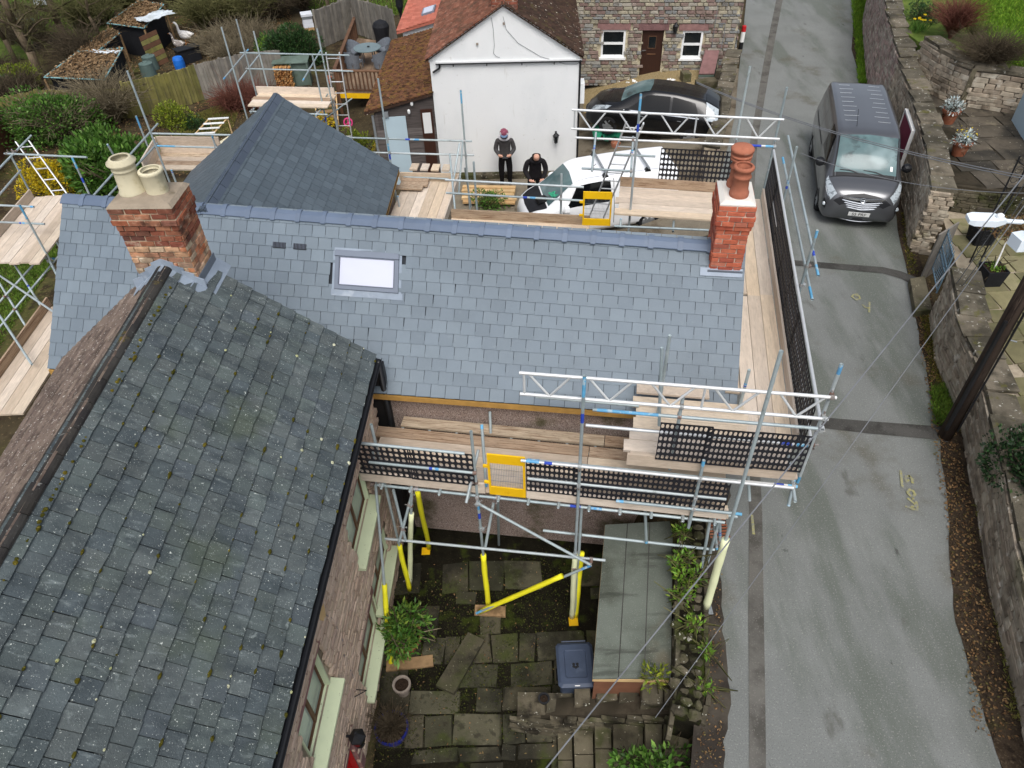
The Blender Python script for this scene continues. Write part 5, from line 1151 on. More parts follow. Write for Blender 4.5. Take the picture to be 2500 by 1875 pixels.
def guard_mesh(nx=11, ny=6, th=.014):
 """unit panel x 0..1, z 0..1 pierced by rounded slots, with real depth"""
 mb = MB(); cw, ch = 1 / nx, 1 / ny
 for j in range(ny):
  for i in range(nx):
   x0, x1, z0, z1 = i * cw, (i + 1) * cw, j * ch, (j + 1) * ch; cx, cz = (x0 + x1) / 2, (z0 + z1) / 2; a, b = cw * .36, ch * .37
   o_ = [(x0, z0), (cx, z0), (x1, z0), (x1, cz), (x1, z1), (cx, z1), (x0, z1), (x0, cz)]
   h = [(cx - a * .75, cz - b * .78), (cx, cz - b), (cx + a * .75, cz - b * .78), (cx + a, cz), (cx + a * .75, cz + b * .78), (cx, cz + b), (cx - a * .75, cz + b * .78), (cx - a, cz)]
   v = [(x, 0, z) for x, z in o_ + h] + [(x, th, z) for x, z in o_ + h]; r8 = range(8)
   mb.add(v, [(k, (k + 1) % 8, 8 + (k + 1) % 8, 8 + k) for k in r8] + [(16 + k, 24 + k, 24 + (k + 1) % 8, 16 + (k + 1) % 8) for k in r8] + [(8 + k, 8 + (k + 1) % 8, 24 + (k + 1) % 8, 24 + k) for k in r8])
 return mb.mesh('brick_guard', M['guardmesh'])
GUARD = guard_mesh()
def ladder(x1, y1, z1, x2, y2, z2, wdir, w_, n, label, parent=None):
 a, b = at(x1, y1, z1), at(x2, y2, z2); t = thing('ladder', label, 'ladder', b); wd_ = Vector(wdir).normalized() * w_ / 2; d = (b - a).normalized(); nn = d.cross(wd_).normalized()
 for sg in (-1, 1):
  mb = MB(); p, q = a + wd_ * sg, b + wd_ * sg; ww = wd_.normalized() * .014; hh = nn * .032
  mb.hexa([p - ww - hh, p + ww - hh, p + ww + hh, p - ww + hh, q - ww - hh, q + ww - hh, q + ww + hh, q - ww + hh]); mb.build('stile', M['alu'], t)
 for k in range(n):
  p = a.lerp(b, (k + .5) / n); mb = MB(); mb.tube(p - wd_, p + wd_, .015, n=8); mb.build('rung', M['alu'], t)
 return t
def gate(s, a, b, h):
 """yellow self-closing ladder gate on the line a-b"""
 a, b = Vector(a), Vector(b); d = (b - a); L = d.length; d.normalize(); u = Vector((0, 0, 1)); n = Vector((d.y, -d.x, 0)); F_ = frame(a, d, n, u)
 mb = MB()
 for q in ((0, .035, 0, h), (L - .035, L, 0, h), (.035, L - .035, 0, h * .2), (.035, L - .035, h * .8, h)): local_box(mb, q[0], q[1], -.014, .014, q[2], q[3], F_)
 for z in (h * .3, h * .7): local_box(mb, -.07, 0, -.02, .02, z - .02, z + .02, F_)
 g = mb.build('ladder_gate', M['yellow'], s.t); mb = MB()
 for k in range(1, 22): x = L * k / 22; local_box(mb, x - .002, x + .002, -.002, .002, h * .2, h * .8, F_)
 for k in range(1, 4): z = h * (.2 + .6 * k / 4); local_box(mb, .03, L - .03, -.004, -.001, z - .002, z + .002, F_)
 stuffed(mb.build('gate_wire', M['galv'], g))
def sleeve(s, a, b, key, r=.042, f0=0.0, f1=1.0):
 a, b = Vector(a), Vector(b); mb = MB(); p, q = a.lerp(b, f0), a.lerp(b, f1); m = p.lerp(q, .5); off = Vector((.005, .004, 0))
 ax = (q - p).normalized(); e1 = ax.orthogonal().normalized(); e2 = ax.cross(e1)
 mb.loft([[p.lerp(q, f) + off * math.sin(f * 7) + (e1 * math.cos(t) + e2 * math.sin(t)) * r * (1 + .06 * math.sin(f * 19)) for t in [6.283 * k / 12 for k in range(12)]] for f in [k / 10 for k in range(11)]]); mb.build('foam_sleeve', M[key], s.t, smooth=True)
def base_plate(s, p, rz=0, sz=.17):
 mb = MB(); mb.box((p[0], p[1], p[2] + .006), (sz, sz, .012), rz); mb.build('base_plate', M['yellow'] if s.rng.random() < .5 else M['galv'], s.t)
# ------------------------------------------------------------------ front scaffold over the courtyard
ZL, ZU = 1.45, 2.45
S1 = Scaffold('front scaffold of tubes and boards standing in the mossy courtyard', at(1192, 1478, COURT_Z), 1)
o0, o1 = at(884, 1167, ZL), at(1772, 1262, ZL); fd = (o1 - o0).normalized(); fb = Vector((-fd.y, fd.x, 0))
S1.deck(o0, o1, fb, 5, ['board', 'board', 'board', 'board', 'board_dirty'], split=.63)
o5 = at(915, 1010, ZL); wl0 = (o5 - o0).dot(fb); S1.deck(o0 + fb * (wl0 - .225) + Vector((0, 0, .004)) + fd * .35, o1 + fb * (wl0 - .225) + Vector((0, 0, .004)), fb, 1, 'board_dirty', split=.6)
S1.toe(o0 - fb * .03, o0.lerp(o1, .355) - fb * .03); S1.toe(o0.lerp(o1, .47) - fb * .03, o1 - fb * .03)
g0, g1 = o0 - fb * .045 + Vector((0, 0, .2)), o1 - fb * .045 + Vector((0, 0, .2))
S1.guard(g0 - fd * .05, g0.lerp(g1, .325), .72, 2); S1.guard(g0.lerp(g1, .475), g1 - fd * .1, .72, 4)
gate(S1, o0.lerp(o1, .368) - fb * .05 + Vector((0, 0, .02)), o0.lerp(o1, .468) - fb * .05 + Vector((0, 0, .02)), .95)
for (a, b, zz, v) in ((.01, .31, .95, 'b'), (.04, .335, .52, 'n'), (.475, 1.0, .95, 'b'), (.475, .985, .52, 'p')):
 S1.tube(o0.lerp(o1, a) - fb * .075 + Vector((0, 0, zz)), o0.lerp(o1, b) - fb * .075 + Vector((0, 0, zz)), v, 'guard_rail')
S1.tube(o0.lerp(o1, .46) - fb * .14 + Vector((0, 0, 1.0)), o0.lerp(o1, 1.0) - fb * .14 + Vector((0, 0, 1.0)) + fd * .75, 'ab', 'guard_rail')
S1.tube(o0.lerp(o1, .71) - fb * .15 + Vector((0, 0, .3)), o0.lerp(o1, 1.03) - fb * .15 + Vector((0, 0, .3)), 'be', 'guard_rail')
# ledgers and transoms under the boards
for (bk, zz, e, v) in ((-.03, -.1, 1.0, 'n'), (.12, -.14, .72, 'ne'), (wl0 - .35, -.1, 1.0, 'p')): S1.tube(o0 + fb * bk + Vector((0, 0, zz)) + fd * .25, o0.lerp(o1, e) + fb * bk + Vector((0, 0, zz)), v, 'ledger')
for k in range(12): p = o0.lerp(o1, .06 + k * .083) + Vector((0, 0, -.065)); S1.tube(p - fb * .12, p + fb * (wl0 - .02), 'p', 'transom', False)
# standards
sA_ = S1.V(1396, 1510, COURT_Z, 918, COURT_Z, 'ne'); S1.V(1192, 1478, COURT_Z, 1053, COURT_Z, 'n')
S1.tube(at(955, 1623, COURT_Z), at(910, 1102, 1.75), 'p', 'standard'); S1.tube(at(1000, 1440, COURT_Z), at(906, 1036, 2.6), 'p', 'standard')
S1.T(1187, 1188, ZL + .0, 1176, 1036, 2.35, 'be', 'standard'); S1.T(1198, 1057, ZL, 1196, 1005, 1.8, 'p', 'standard')
S1.T(1138, 1228, 1.5, 1168, 1098, 2.0, 'p', 'brace'); S1.V(1684, 1274, 1.35, 1124, 1.2, 'e')
# lower ties and braces
S1.T(940, 1315, .15, 1478, 1368, .15, 'p', 'ledger'); S1.T(1326, 1295, .35, 1745, 1342, .35, 'p', 'ledger'); S1.T(1165, 1228, 1.2, 1440, 1378, .2, 'p', 'brace'); S1.T(1163, 1497, COURT_Z + .15, 1443, 1380, .0, 'be', 'brace')
S1.T(1010, 1190, 1.2, 975, 1322, .2, 'p', 'brace'); S1.T(960, 1195, 1.2, 990, 1318, .2, 'p', 'brace'); S1.T(1208, 1210, 1.2, 1185, 1335, .2, 'p', 'brace'); S1.T(1018, 1195, 1.3, 1048, 1340, COURT_Z, 'p', 'standard'); S1.T(1005, 1200, 1.3, 1000, 1430, COURT_Z, 'p', 'standard'); S1.T(1575, 1245, 1.3, 1578, 1325, .4, 'e', 'brace'); S1.T(1215, 1215, 1.3, 1218, 1330, COURT_Z, 'p', 'standard')
S1.T(1420, 1230, 1.3, 1404, 1510, COURT_Z, 'p', 'standard')
for (x1, y1, z1, x2, y2, z2, k, f0, f1) in ((955, 1623, COURT_Z, 910, 1102, 1.75, 'yellowsleeve', 0, .40), (1000, 1440, COURT_Z, 906, 1036, 2.6, 'yellowsleeve', 0, .32), (1048, 1340, COURT_Z, 1018, 1195, 1.3, 'yellowsleeve', .0, 1.0), (1000, 1430, COURT_Z, 1005, 1200, 1.3, 'creamsleeve', 0, .8), (1170, 1494, COURT_Z + .15, 1372, 1406, -.3, 'yellowsleeve', 0, 1), (1405, 1508, COURT_Z, 1420, 1350, .0, 'yellowsleeve', 0, 1)):
 sleeve(S1, at(x1, y1, z1), at(x2, y2, z2), k, .046, f0, f1)
for px, py, k_, zz in ((1192, 1478, 'yellowsleeve', -.3), (1396, 1510, 'creamsleeve', .1)): p = at(px, py, COURT_Z); sleeve(S1, p, Vector((p.x, p.y, zz)), k_, .05)
for px, py in ((1400, 1518), (1040, 1346)): base_plate(S1, at(px, py, COURT_Z + .03))
S1.clamps()
# ------------------------------------------------------------------ side scaffold along the lane, with its raised corner platform
S2 = Scaffold('roadside scaffold of raised boards and black mesh guards along the lane gable', at(1722, 1488, 0), 2)
u0_, u1_ = at(1529, 1128, ZU), at(1938, 1166, ZU); ud = (u1_ - u0_).normalized(); ub = Vector((-ud.y, ud.x, 0))
S2.deck(u0_, u1_, ub, 3, 'board'); S2.deck(u0_ + ub * .7 + ud * .1, u1_ + ub * .7 - ud * .55, ub, 3, 'board')
S2.deck(u0_ + ub * 1.43 + ud * .12 + Vector((0, 0, .05)), u0_ + ub * 1.43 + ud * 1.25 + Vector((0, 0, .05)), ub, 1, 'board')
S2.toe(u0_ - ub * .03, u1_ - ub * .03)
r0_, r1_ = at(1929, 1040, ZU), at(1858, 500, ZU); rdv = (r1_ - r0_).normalized(); rs = Vector((-rdv.y, rdv.x, 0))
r0b = r0_ - rdv * .35
S2.deck(r0b, r0b.lerp(r1_, .52), rs, 3, 'board', w_=.225); S2.deck(r0b.lerp(r1_, .52) + rdv * .01, r1_ + rdv * .3, rs, 3, 'board'); S2.deck(r0b + rdv * 1.0 + rs * .7 + Vector((0, 0, -.03)), r1_ + rs * .7 + Vector((0, 0, -.03)), rs, 1, 'board')
S2.toe(r0b - rs * .03, r1_ + rdv * .3 - rs * .03, 'board')
S2.guard(r0b - rs * .06 + Vector((0, 0, .1)) - rdv * .2, r1_ + rdv * .3 - rs * .06 + Vector((0, 0, .1)), .85)
S2.guard(u0_.lerp(u1_, .18) - ub * .06 + Vector((0, 0, .2)), u1_ - ub * .06 + Vector((0, 0, .2)), .75, 3)
S2.tube(r0b - rs * .1 + Vector((0, 0, .98)) - rdv * .5, r1_ + rdv * .55 - rs * .1 + Vector((0, 0, .98)), 'a', 'guard_rail')
S2.tube(r0b - rs * .1 + Vector((0, 0, .5)) - rdv * .5, r1_ + rdv * .4 - rs * .1 + Vector((0, 0, .5)), 'a', 'guard_rail')
S2.T(1447, 1000, 3.42, 1996, 1046, 3.42, 'bl', 'guard_rail'); S2.T(1430, 1038, 2.97, 1972, 1088, 2.97, 'ae', 'guard_rail'); S2.T(1308, 968, 2.5, 1560, 991, 2.5, 'p', 'ledger')
S2.tube(u0_ - ub * .1 + Vector((0, 0, -.07)) - ud * .25, u1_ - ub * .1 + Vector((0, 0, -.07)) + ud * .05, 'ae', 'ledger'); S2.tube(u1_ - ub * .35 + Vector((0, 0, -.1)), u1_ + ub * 1.6 + Vector((0, 0, -.1)), 'ne', 'transom')
S2.truss(1268, 910, 2042, 971, 4.05, 1268, 958, 2020, 1021, 3.66, 5)
sI = at(1722, 1488, 0); S2.V(1722, 1488, 0, 857, 0, 'p'); S2.V(1949, 1172, 2.3, 889, 2.25, 'be'); S2.V(1636, 1141, 2.35, 967, 2.3, 'p'); S2.V(1806, 992, ZU, 903, ZU, 'n'); S2.V(1606, 1010, 2.45, 819, 2.4, 'p')
S2.T(1609, 1039, 2.6, 1616, 849, 3.9, 'p', 'standard'); S2.T(1925, 1235, 2.0, 1939, 1170, 2.35, 'be', 'transom', False); S2.T(1830, 1222, 1.85, 1826, 1155, 2.3, 'p', 'transom', False)
# far standards and loose outer rails on the lane side
S2.V(1903, 528, ZU, 358, 1.9, 'n'); S2.V(1945, 734, ZU, 562, 1.9, 'e'); S2.T(1924, 332, 3.2, 1998, 674, 3.2, 'ne', 'guard_rail'); S2.T(1911, 385, 2.8, 1983, 732, 2.8, 'be', 'guard_rail')
S2.V(1735, 1345, .35, 1245, 0, 'p'); S2.T(1742, 1255, 1.3, 1750, 1340, .3, 'ne', 'brace'); S2.T(1757, 1255, 1.3, 1758, 1330, .35, 'n', 'brace'); S2.T(1735, 1262, 1.3, 1712, 1390, .1, 'p', 'standard'); S2.T(1698, 1247, 1.35, 1800, 1262, 1.35, 'p', 'transom')
sleeve(S2, sI, Vector((sI.x, sI.y, zat(sI.x, sI.y, 1318))), 'creamsleeve', .06, 0.03, 1); base_plate(S2, (sI.x, sI.y, .02), 0, .2)
S2.clamps()
# ------------------------------------------------------------------ rear scaffold at the lane end
S3 = Scaffold('rear scaffold platform with a lattice girder beside the new brick chimney', at(1545, 510, -.5), 3)
q0, q1 = at(1513, 456, ZU), at(1742, 470, ZU); qd = (q1 - q0).normalized(); qb = Vector((-qd.y, qd.x, 0)); nb_ = 6
S3.deck(q0, q1 + qd * .5, -qb, 5, 'board'); S3.toe(q0 + qb * .03, q1 + qd * .55 + qb * .03, 'board_dirty')
S3.guard(q0 + qd * .85 + qb * .06 + Vector((0, 0, .2)), q1 + qd * .55 + qb * .06 + Vector((0, 0, .2)), .75, 2)
S3.truss(1396, 268, 1914, 292, 4.35, 1395, 315, 1902, 338, 3.95, 5)
S3.T(1405, 336, 3.45, 1894, 358, 3.45, 'ae', 'guard_rail'); S3.T(1420, 411, 3.0, 1541, 418, 3.0, 'p', 'guard_rail'); S3.T(1501, 377, 3.2, 1600, 382, 3.2, 'p', 'guard_rail')
S3.V(1539, 512, ZU, 229, -.4, 'ne'); S3.T(1445, 418, 3.0, 1455, 323, 3.6, 'n', 'standard'); S3.T(1540, 432, 2.9, 1546, 333, 3.5, 'n', 'standard'); S3.V(1796, 349, 3.45, 162, 2.3, 'p'); S3.V(1890, 352, 3.45, 213, 2.3, 'p')
S3.T(1500, 552, ZU - .12, 1730, 562, ZU - .12, 'p', 'ledger'); S3.T(1516, 535, 2.3, 1514, 556, 2.2, 'b', 'transom'); S3.T(1645, 540, 2.3, 1643, 566, 2.2, 'p', 'transom')
gate(S3, at(1421, 549, 2.35), at(1490, 551, 2.35), .78)
# centre run of rails behind the ridge
S3.T(1087, 439, 2.9, 1425, 457, 2.9, 'p', 'guard_rail'); S3.T(1089, 471, 2.45, 1423, 490, 2.45, 'n', 'guard_rail'); S3.V(1165, 520, 1.95, 395, .5, 'p'); S3.V(1369, 529, 1.95, 424, .5, 'p')
t0, t1 = at(1103, 532, 1.95), at(1440, 549, 1.95); S3.toe(t0, t1, 'board_dirty'); S3.deck(t0, t1, Vector((t1 - t0).normalized().cross(Vector((0, 0, 1)))) , 2, 'board')
S3.clamps()
ladder(1550, 300, 3.9, 1452, 540, .6, qd, .36, 12, 'aluminium ladder rising through the yellow gate on the rear scaffold')
# ------------------------------------------------------------------ rear scaffold between the wing and the white house
S4 = Scaffold('small rear scaffold platform of boards right of the slate wing', at(1150, 450, -1), 4)
ZB = 1.35
b0, b1 = at(955, 520, ZB), at(990, 440, ZB); bd_ = (b1 - b0).normalized(); bs_ = Vector((bd_.y, -bd_.x, 0))
S4.deck(b0 - bd_ * .9, b1, bs_, 6, 'board'); b2 = b1 + bs_ * 1.45
S4.toe(b1 - bs_ * .15, b2, 'board'); S4.toe(b0 - bd_ * .5 + bs_ * 1.43, b1 + bs_ * 1.43, 'board')
S4.deck(b1 - bd_ * .62 + Vector((0, 0, .1)) - bs_ * .1, b1 - bd_ * .62 + Vector((0, 0, .1)) + bs_ * .62, bd_, 3, 'board_dirty', w_=.19)
S4.T(780, 334, 2.3, 1152, 345, 2.3, 'n', 'guard_rail'); S4.T(860, 371, 1.9, 1157, 379, 1.9, 'p', 'guard_rail'); S4.T(985, 432, 1.45, 1095, 437, 1.45, 'p', 'ledger')
S4.V(1137, 380, 1.9, 220, -1, 'e'); S4.V(955, 403, 1.6, 192, -1, 'n'); S4.T(1112, 525, 1.3, 1098, 375, 2.3, 'p', 'standard'); S4.T(1105, 452, 1.6, 1122, 350, 2.3, 'p', 'brace'); S4.T(1150, 505, .2, 1135, 410, 1.4, 'p', 'brace'); S4.T(1120, 470, 1.2, 1130, 345, 2.3, 'p', 'brace')
S4.V(975, 505, ZB, 478, ZB, 'e')
S4.clamps()
for k in range(4):
 p = at(1010 + k * 26, 412 + k * .8, ZB + .25); bo = bpy.data.objects.new('loose_board', BOARD['board']); COL.objects.link(bo); bo.matrix_basis = frame(p + bd_ * .1, bd_ * .34, bs_ * .2, Vector((0, 0, .038))); tag(bo, 'short loose board laid behind the toe board of the wing scaffold, ' + ('leftmost and standing proud', 'second from the left', 'third from the left', 'rightmost')[k], 'board', 'loose short boards')
# ------------------------------------------------------------------ scaffold at the left end
S5 = Scaffold('left-hand scaffold with boards beside the garden shrubs and old chimney', at(100, 600, -1.8), 5)
ZS = 1.75
c0, c1 = at(-40, 628, ZS), at(85, 482, ZS); c2 = at(112, 626, ZS); cd_ = (c1 - c0).normalized(); cn = Vector((cd_.y, -cd_.x, 0)); wdt = (c2 - c0).dot(cn)
S5.deck(c0 - cd_ * .3, c1, cn, max(4, round(wdt / .232)), 'board'); S5.toe(c0 - cd_ * .3 - cn * .03, c1 - cn * .03, 'board'); 
S5.T(11, 375, 2.75, 212, 384, 2.75, 'p', 'guard_rail'); S5.T(-30, 440, 2.75, 76, 331, 2.75, 'p', 'guard_rail'); S5.T(-30, 508, 2.3, 50, 416, 2.3, 'p', 'guard_rail'); S5.T(-30, 500, 2.5, 83, 505, 2.5, 'e', 'guard_rail'); S5.T(-30, 541, 2.1, 109, 547, 2.1, 'n', 'guard_rail')
S5.V(70, 462, ZS, 372, -1.8, 'p'); S5.V(218, 474, 1.9, 384, -1.8, 'ne'); S5.V(120, 632, 1.6, 500, -1.8, 'be'); S5.T(140, 674, 1.4, 99, 595, 1.75, 'p', 'standard')
S5.T(385, 302, 2.75, 228, 478, 2.75, 'p', 'guard_rail'); S5.T(384, 350, 2.35, 240, 505, 2.35, 'p', 'guard_rail')
S5.T(369, 326, 2.75, 570, 330, 2.75, 'p', 'guard_rail'); S5.T(381, 356, 2.35, 545, 361, 2.35, 'bl', 'guard_rail'); S5.V(378, 350, 2.75, 173, -1.8, 'p'); S5.V(369, 378, ZS, 283, -1.8, 'e'); S5.T(262, 352, 2.9, 281, 385, 2.5, 'be', 'standard'); S5.V(527, 360, 2.35, 330, 1.6, 'e')
d0, d1 = at(395, 372, ZS), at(545, 374, ZS); dd = (d1 - d0).normalized(); dn_ = Vector((dd.y, -dd.x, 0)); S5.toe(d0, d1, 'board'); S5.toe(d0 + Vector((0, 0, .23)), d1 + Vector((0, 0, .23)), 'board'); S5.deck(d0, d1, dn_, 4, ['board_dirty', 'board'])
e0_, e1_ = at(360, 430, ZS), at(392, 374, ZS); S5.toe(e0_ - (e1_ - e0_).normalized() * .5, e1_, 'board'); S5.toe(e0_ + Vector((0, 0, .23)), e1_ + Vector((0, 0, .23)), 'board'); S5.V(436, 462, ZS, 414, ZS, 'ne')
# bracing below and the lower walkway
for a in ((-20, 624, 1.3, 140, 632, 1.3), (98, 628, 1.5, -20, 758, .6), (146, 622, 1.5, -20, 822, .2), (-20, 660, 1.2, 133, 763, 1.2), (24, 628, 1.6, 102, 750, .9), (-5, 685, 1.0, 62, 795, .4), (-20, 742, 1.6, 78, 890, 1.1), (20, 560, 1.7, 28, 640, .2)): S5.T(*a[:6], None, 'brace')
f0_, f1_ = at(-60, 1010, .95), at(128, 745, .95); fdd = (f1_ - f0_).normalized(); fnn = Vector((fdd.y, -fdd.x, 0)); S5.deck(f0_, f1_, fnn, 4, 'board'); S5.toe(f0_ - fnn * .03, f1_ - fnn * .03, 'board_dirty')
S5.clamps()
ladder(55, 345, 2.75, 150, 478, 1.75, (1, .1, 0), .32, 5, 'aluminium ladder tied at the left-hand scaffold in front of the yellow shrub')
# ------------------------------------------------------------------ far tower over the garden
S6 = Scaffold('far scaffold tower with a boarded platform in the garden behind the wing', at(620, 300, -1.8), 6)
ZT = 1.5
h0, h1 = at(629, 228, ZT), at(818, 232, ZT); hd = (h1 - h0).normalized(); hn = Vector((hd.y, -hd.x, 0)); dep = (at(604, 264, ZT) - h0).length
S6.deck(h0, h1, hn, 4, ['board', 'board_dirty', 'board', 'board']); S6.toe(h0, h1, 'board')
S6.T(586, 129, 2.6, 853, 135, 2.6, 'p', 'guard_rail'); S6.T(602, 168, 2.1, 862, 174, 2.1, 'p', 'guard_rail'); S6.T(545, 194, 2.3, 606, 121, 2.3, 'be', 'guard_rail'); S6.T(583, 198, 2.05, 632, 135, 2.05, 'p', 'guard_rail'); S6.T(739, 197, 2.05, 784, 121, 2.3, 'be', 'guard_rail')
for a in ((604, 290, 1.0, 66), (625, 227, 1.5, 47), (652, 205, 1.75, 76), (822, 310, .6, 70), (797, 300, .8, 136)): S6.V(*a, -1.8, None)
S6.T(610, 272, 1.38, 800, 280, 1.38, 'p', 'ledger'); S6.T(640, 240, 1.4, 612, 275, 1.4, 'p', 'transom'); S6.T(785, 266, 1.38, 770, 284, 1.38, 'e', 'transom'); S6.T(860, 240, 1.0, 780, 300, .4, 'p', 'brace'); S6.T(800, 230, 1.6, 740, 320, 0, 'p', 'brace')
S6.clamps()
ladder(812, 128, 2.65, 846, 345, -.2, (1, -.08, 0), .42, 8, 'aluminium ladder standing against the far scaffold tower')
# ------------------------------------------------------------------ vehicles: a lofted body with panels laid on its surface
class Body:
 def __init__(s, table):
  s.x = [r[0] for r in table]; s.rings = []
  for (x, zb, wb, wm, zm, wbl, zbl, wr, zr, zc) in table:
   s.rings.append([(0, zb), (wb, zb), (wm, zm), (wbl, zbl), (wr, zr), (wr * .62, lerp(zr, zc, .72)), (0, zc)])
 @staticmethod
 def cr(p0, p1, p2, p3, t):
  m1 = (p2 - p0) * .5; m2 = (p3 - p1) * .5; t2, t3 = t * t, t * t * t
  return (2 * t3 - 3 * t2 + 1) * p1 + (t3 - 2 * t2 + t) * m1 + (-2 * t3 + 3 * t2) * p2 + (t3 - t2) * m2
 def ring_at(s, x):
  xs_ = s.x
  for i in range(len(xs_) - 1):
   if xs_[i] <= x <= xs_[i + 1] or i == len(xs_) - 2:
    t = max(0, min(1, (x - xs_[i]) / (xs_[i + 1] - xs_[i]))); j0, j3 = max(0, i - 1), min(len(xs_) - 1, i + 2); out = []
    for k in range(7):
     q = []
     for c in (0, 1):
      p0, p1, p2, p3 = s.rings[j0][k][c], s.rings[i][k][c], s.rings[i + 1][k][c], s.rings[j3][k][c]
      d = p2 - p1; a = s.cr(p0, p1, p2, p3, t); l_ = lerp(p1, p2, t); q.append(lerp(a, l_, .35))
     out.append(q)
    return out
 def pt(s, x, k, side=1, off=0.0):
  R = s.ring_at(x); i = min(5, int(k)); t = k - i; p = []
  for c in (0, 1):
   a = s.cr(R[max(0, i - 1)][c], R[i][c], R[i + 1][c], R[min(6, i + 2)][c], t); p.append(lerp(a, lerp(R[i][c], R[i + 1][c], t), .45))
  if off:
   e = .04; q0 = Vector(s.pt(x, min(6, k + e), 1)); q1 = Vector(s.pt(x, max(0, k - e), 1)); q2 = Vector(s.pt(min(s.x[-1], x + .02), k, 1)); q3 = Vector(s.pt(max(s.x[0], x - .02), k, 1))
   n = (q0 - q1).cross(q2 - q3); n = n.normalized() if n.length > 1e-9 else Vector((0, 0, 1))
   if n.dot(Vector((0, p[0], p[1] - .8))) < 0 and abs(n.x) < .9: n = -n
   if abs(n.x) >= .9 and n.x < 0 and x > 0: n = -n
   v = Vector((x, p[0], p[1])) + n * off; return Vector((v.x, v.y * side, v.z))
  return Vector((x, p[0] * side, p[1]))
 def shell(s, nx=64, nk=26):
  mb = MB(); rings = []
  for i in range(nx + 1):
   x = lerp(s.x[0], s.x[-1], i / nx); half = [s.pt(x, 6 * k / nk) for k in range(nk + 1)]
   rings.append(half + [Vector((p.x, -p.y, p.z)) for p in half[-2:0:-1]])
  mb.loft(rings); return mb
 def patch(s, quad, side=1, off=.004, nx=10, nk=8, mirror=False):
  """quad of (x, k) corners laid on the surface; mirror joins both sides over the centre line"""
  mb = MB(); rows = []
  for i in range(nx + 1):
   a = (lerp(quad[0][0], quad[1][0], i / nx), lerp(quad[0][1], quad[1][1], i / nx)); b = (lerp(quad[3][0], quad[2][0], i / nx), lerp(quad[3][1], quad[2][1], i / nx)); row = []
   for j in range(nk + 1):
    x, k = lerp(a[0], b[0], j / nk), lerp(a[1], b[1], j / nk); row.append(s.pt(x, k, side, off))
   if mirror: row = row + [Vector((p.x, -p.y, p.z)) for p in (row[-2::-1] if quad[2][1] >= 5.99 else row[::-1])]
   rows.append(row)
  mb.loft(rows, closed=False, caps=False); return mb
def wheel(parent, x, y, r, w_=.2):
 sg = 1 if y > 0 else -1; Mx = frame((x, y, r), (1, 0, 0), (0, 0, -sg), (0, sg, 0)); prof = [(r * .62, -w_ / 2), (r * .9, -w_ / 2), (r, -w_ * .3), (r, w_ * .3), (r * .9, w_ / 2), (r * .64, w_ / 2), (r * .6, w_ * .35)]
 mb = MB(); mb.lathe(prof, (0, 0, 0), 24, Mx); wo = mb.build('wheel', M['tyre'], parent, smooth=False)
 mb = MB(); mb.lathe([(r * .62, w_ * .36), (r * .58, w_ * .4)], (0, 0, 0), 24, Mx)
 for k in range(7):
  a = 2 * math.pi * k / 7; c, s_ = math.cos(a), math.sin(a); q = [(.05 * c - .035 * s_, .05 * s_ + .035 * c), (r * .6 * c - .03 * s_, r * .6 * s_ + .03 * c), (r * .6 * c + .03 * s_, r * .6 * s_ - .03 * c), (.05 * c + .035 * s_, .05 * s_ - .035 * c)]
  mb.hexa([Mx @ Vector((p[0], p[1], z)) for z in (w_ * .4, w_ * .47) for p in q])
 mb.build('rim', M['rim'], wo)
 mb = MB(); mb.lathe([(.01, w_ * .48), (.07, w_ * .47)], (0, 0, 0), 12, Mx); mb.build('hub_cap', M['rim'], wo)
def arch(parent, x, y, r):
 mb = MB(); n = 14; sg = 1 if y > 0 else -1
 ring0 = [(math.cos(math.pi * k / n), math.sin(math.pi * k / n)) for k in range(n + 1)]
 v = [Vector((x + c * r * 1.16, y, r * .95 + s_ * r * 1.16)) for c, s_ in ring0] + [Vector((x + c * r * .98, y + sg * .004, r * .95 + s_ * r * .98)) for c, s_ in ring0] + [Vector((x + c * r * 1.16, y - sg * .3, r * .95 + s_ * r * 1.16)) for c, s_ in ring0]
 m = n + 1; mb.add(v, [(k, k + 1, m + k + 1, m + k) for k in range(n)]); mb.build('wheel_arch', M['blackplastic'], parent)
def text_mesh(txt, size, name, material, Mx, parent, ext=.002):
 cu = bpy.data.curves.new(name, 'FONT'); cu.body = txt; cu.size = size; cu.extrude = ext; cu.align_x = 'CENTER'; cu.align_y = 'CENTER'; cu.resolution_u = 3
 ob = bpy.data.objects.new(name, cu); COL.objects.link(ob); dg = bpy.context.evaluated_depsgraph_get(); me = bpy.data.meshes.new_from_object(ob.evaluated_get(dg)); bpy.data.objects.remove(ob)
 me.materials.clear(); me.materials.append(material); o2 = link(name, me, parent); o2.matrix_basis = Mx; return o2
def mirror_part(parent, B, x, k, key, w_=.24, h=.2):
 for sd in (1, -1):
  p = B.pt(x, k, sd); mb = MB(); c = p + Vector((.02, sd * .14, .06)); n = 8
  rg = lambda dx, sc: [c + Vector((dx, math.cos(2 * math.pi * q / n) * w_ / 2 * sc, math.sin(2 * math.pi * q / n) * h / 2 * sc)) for q in range(n)]
  mb.loft([rg(-.07, .95), rg(-.03, 1.0), rg(.05, .85), rg(.09, .4)]); mb.tube(p + Vector((0, -sd * .03, 0)), c + Vector((0, -sd * .03, -.03)), .03, n=6); mb.build('door_mirror', M[key], parent, smooth=False)
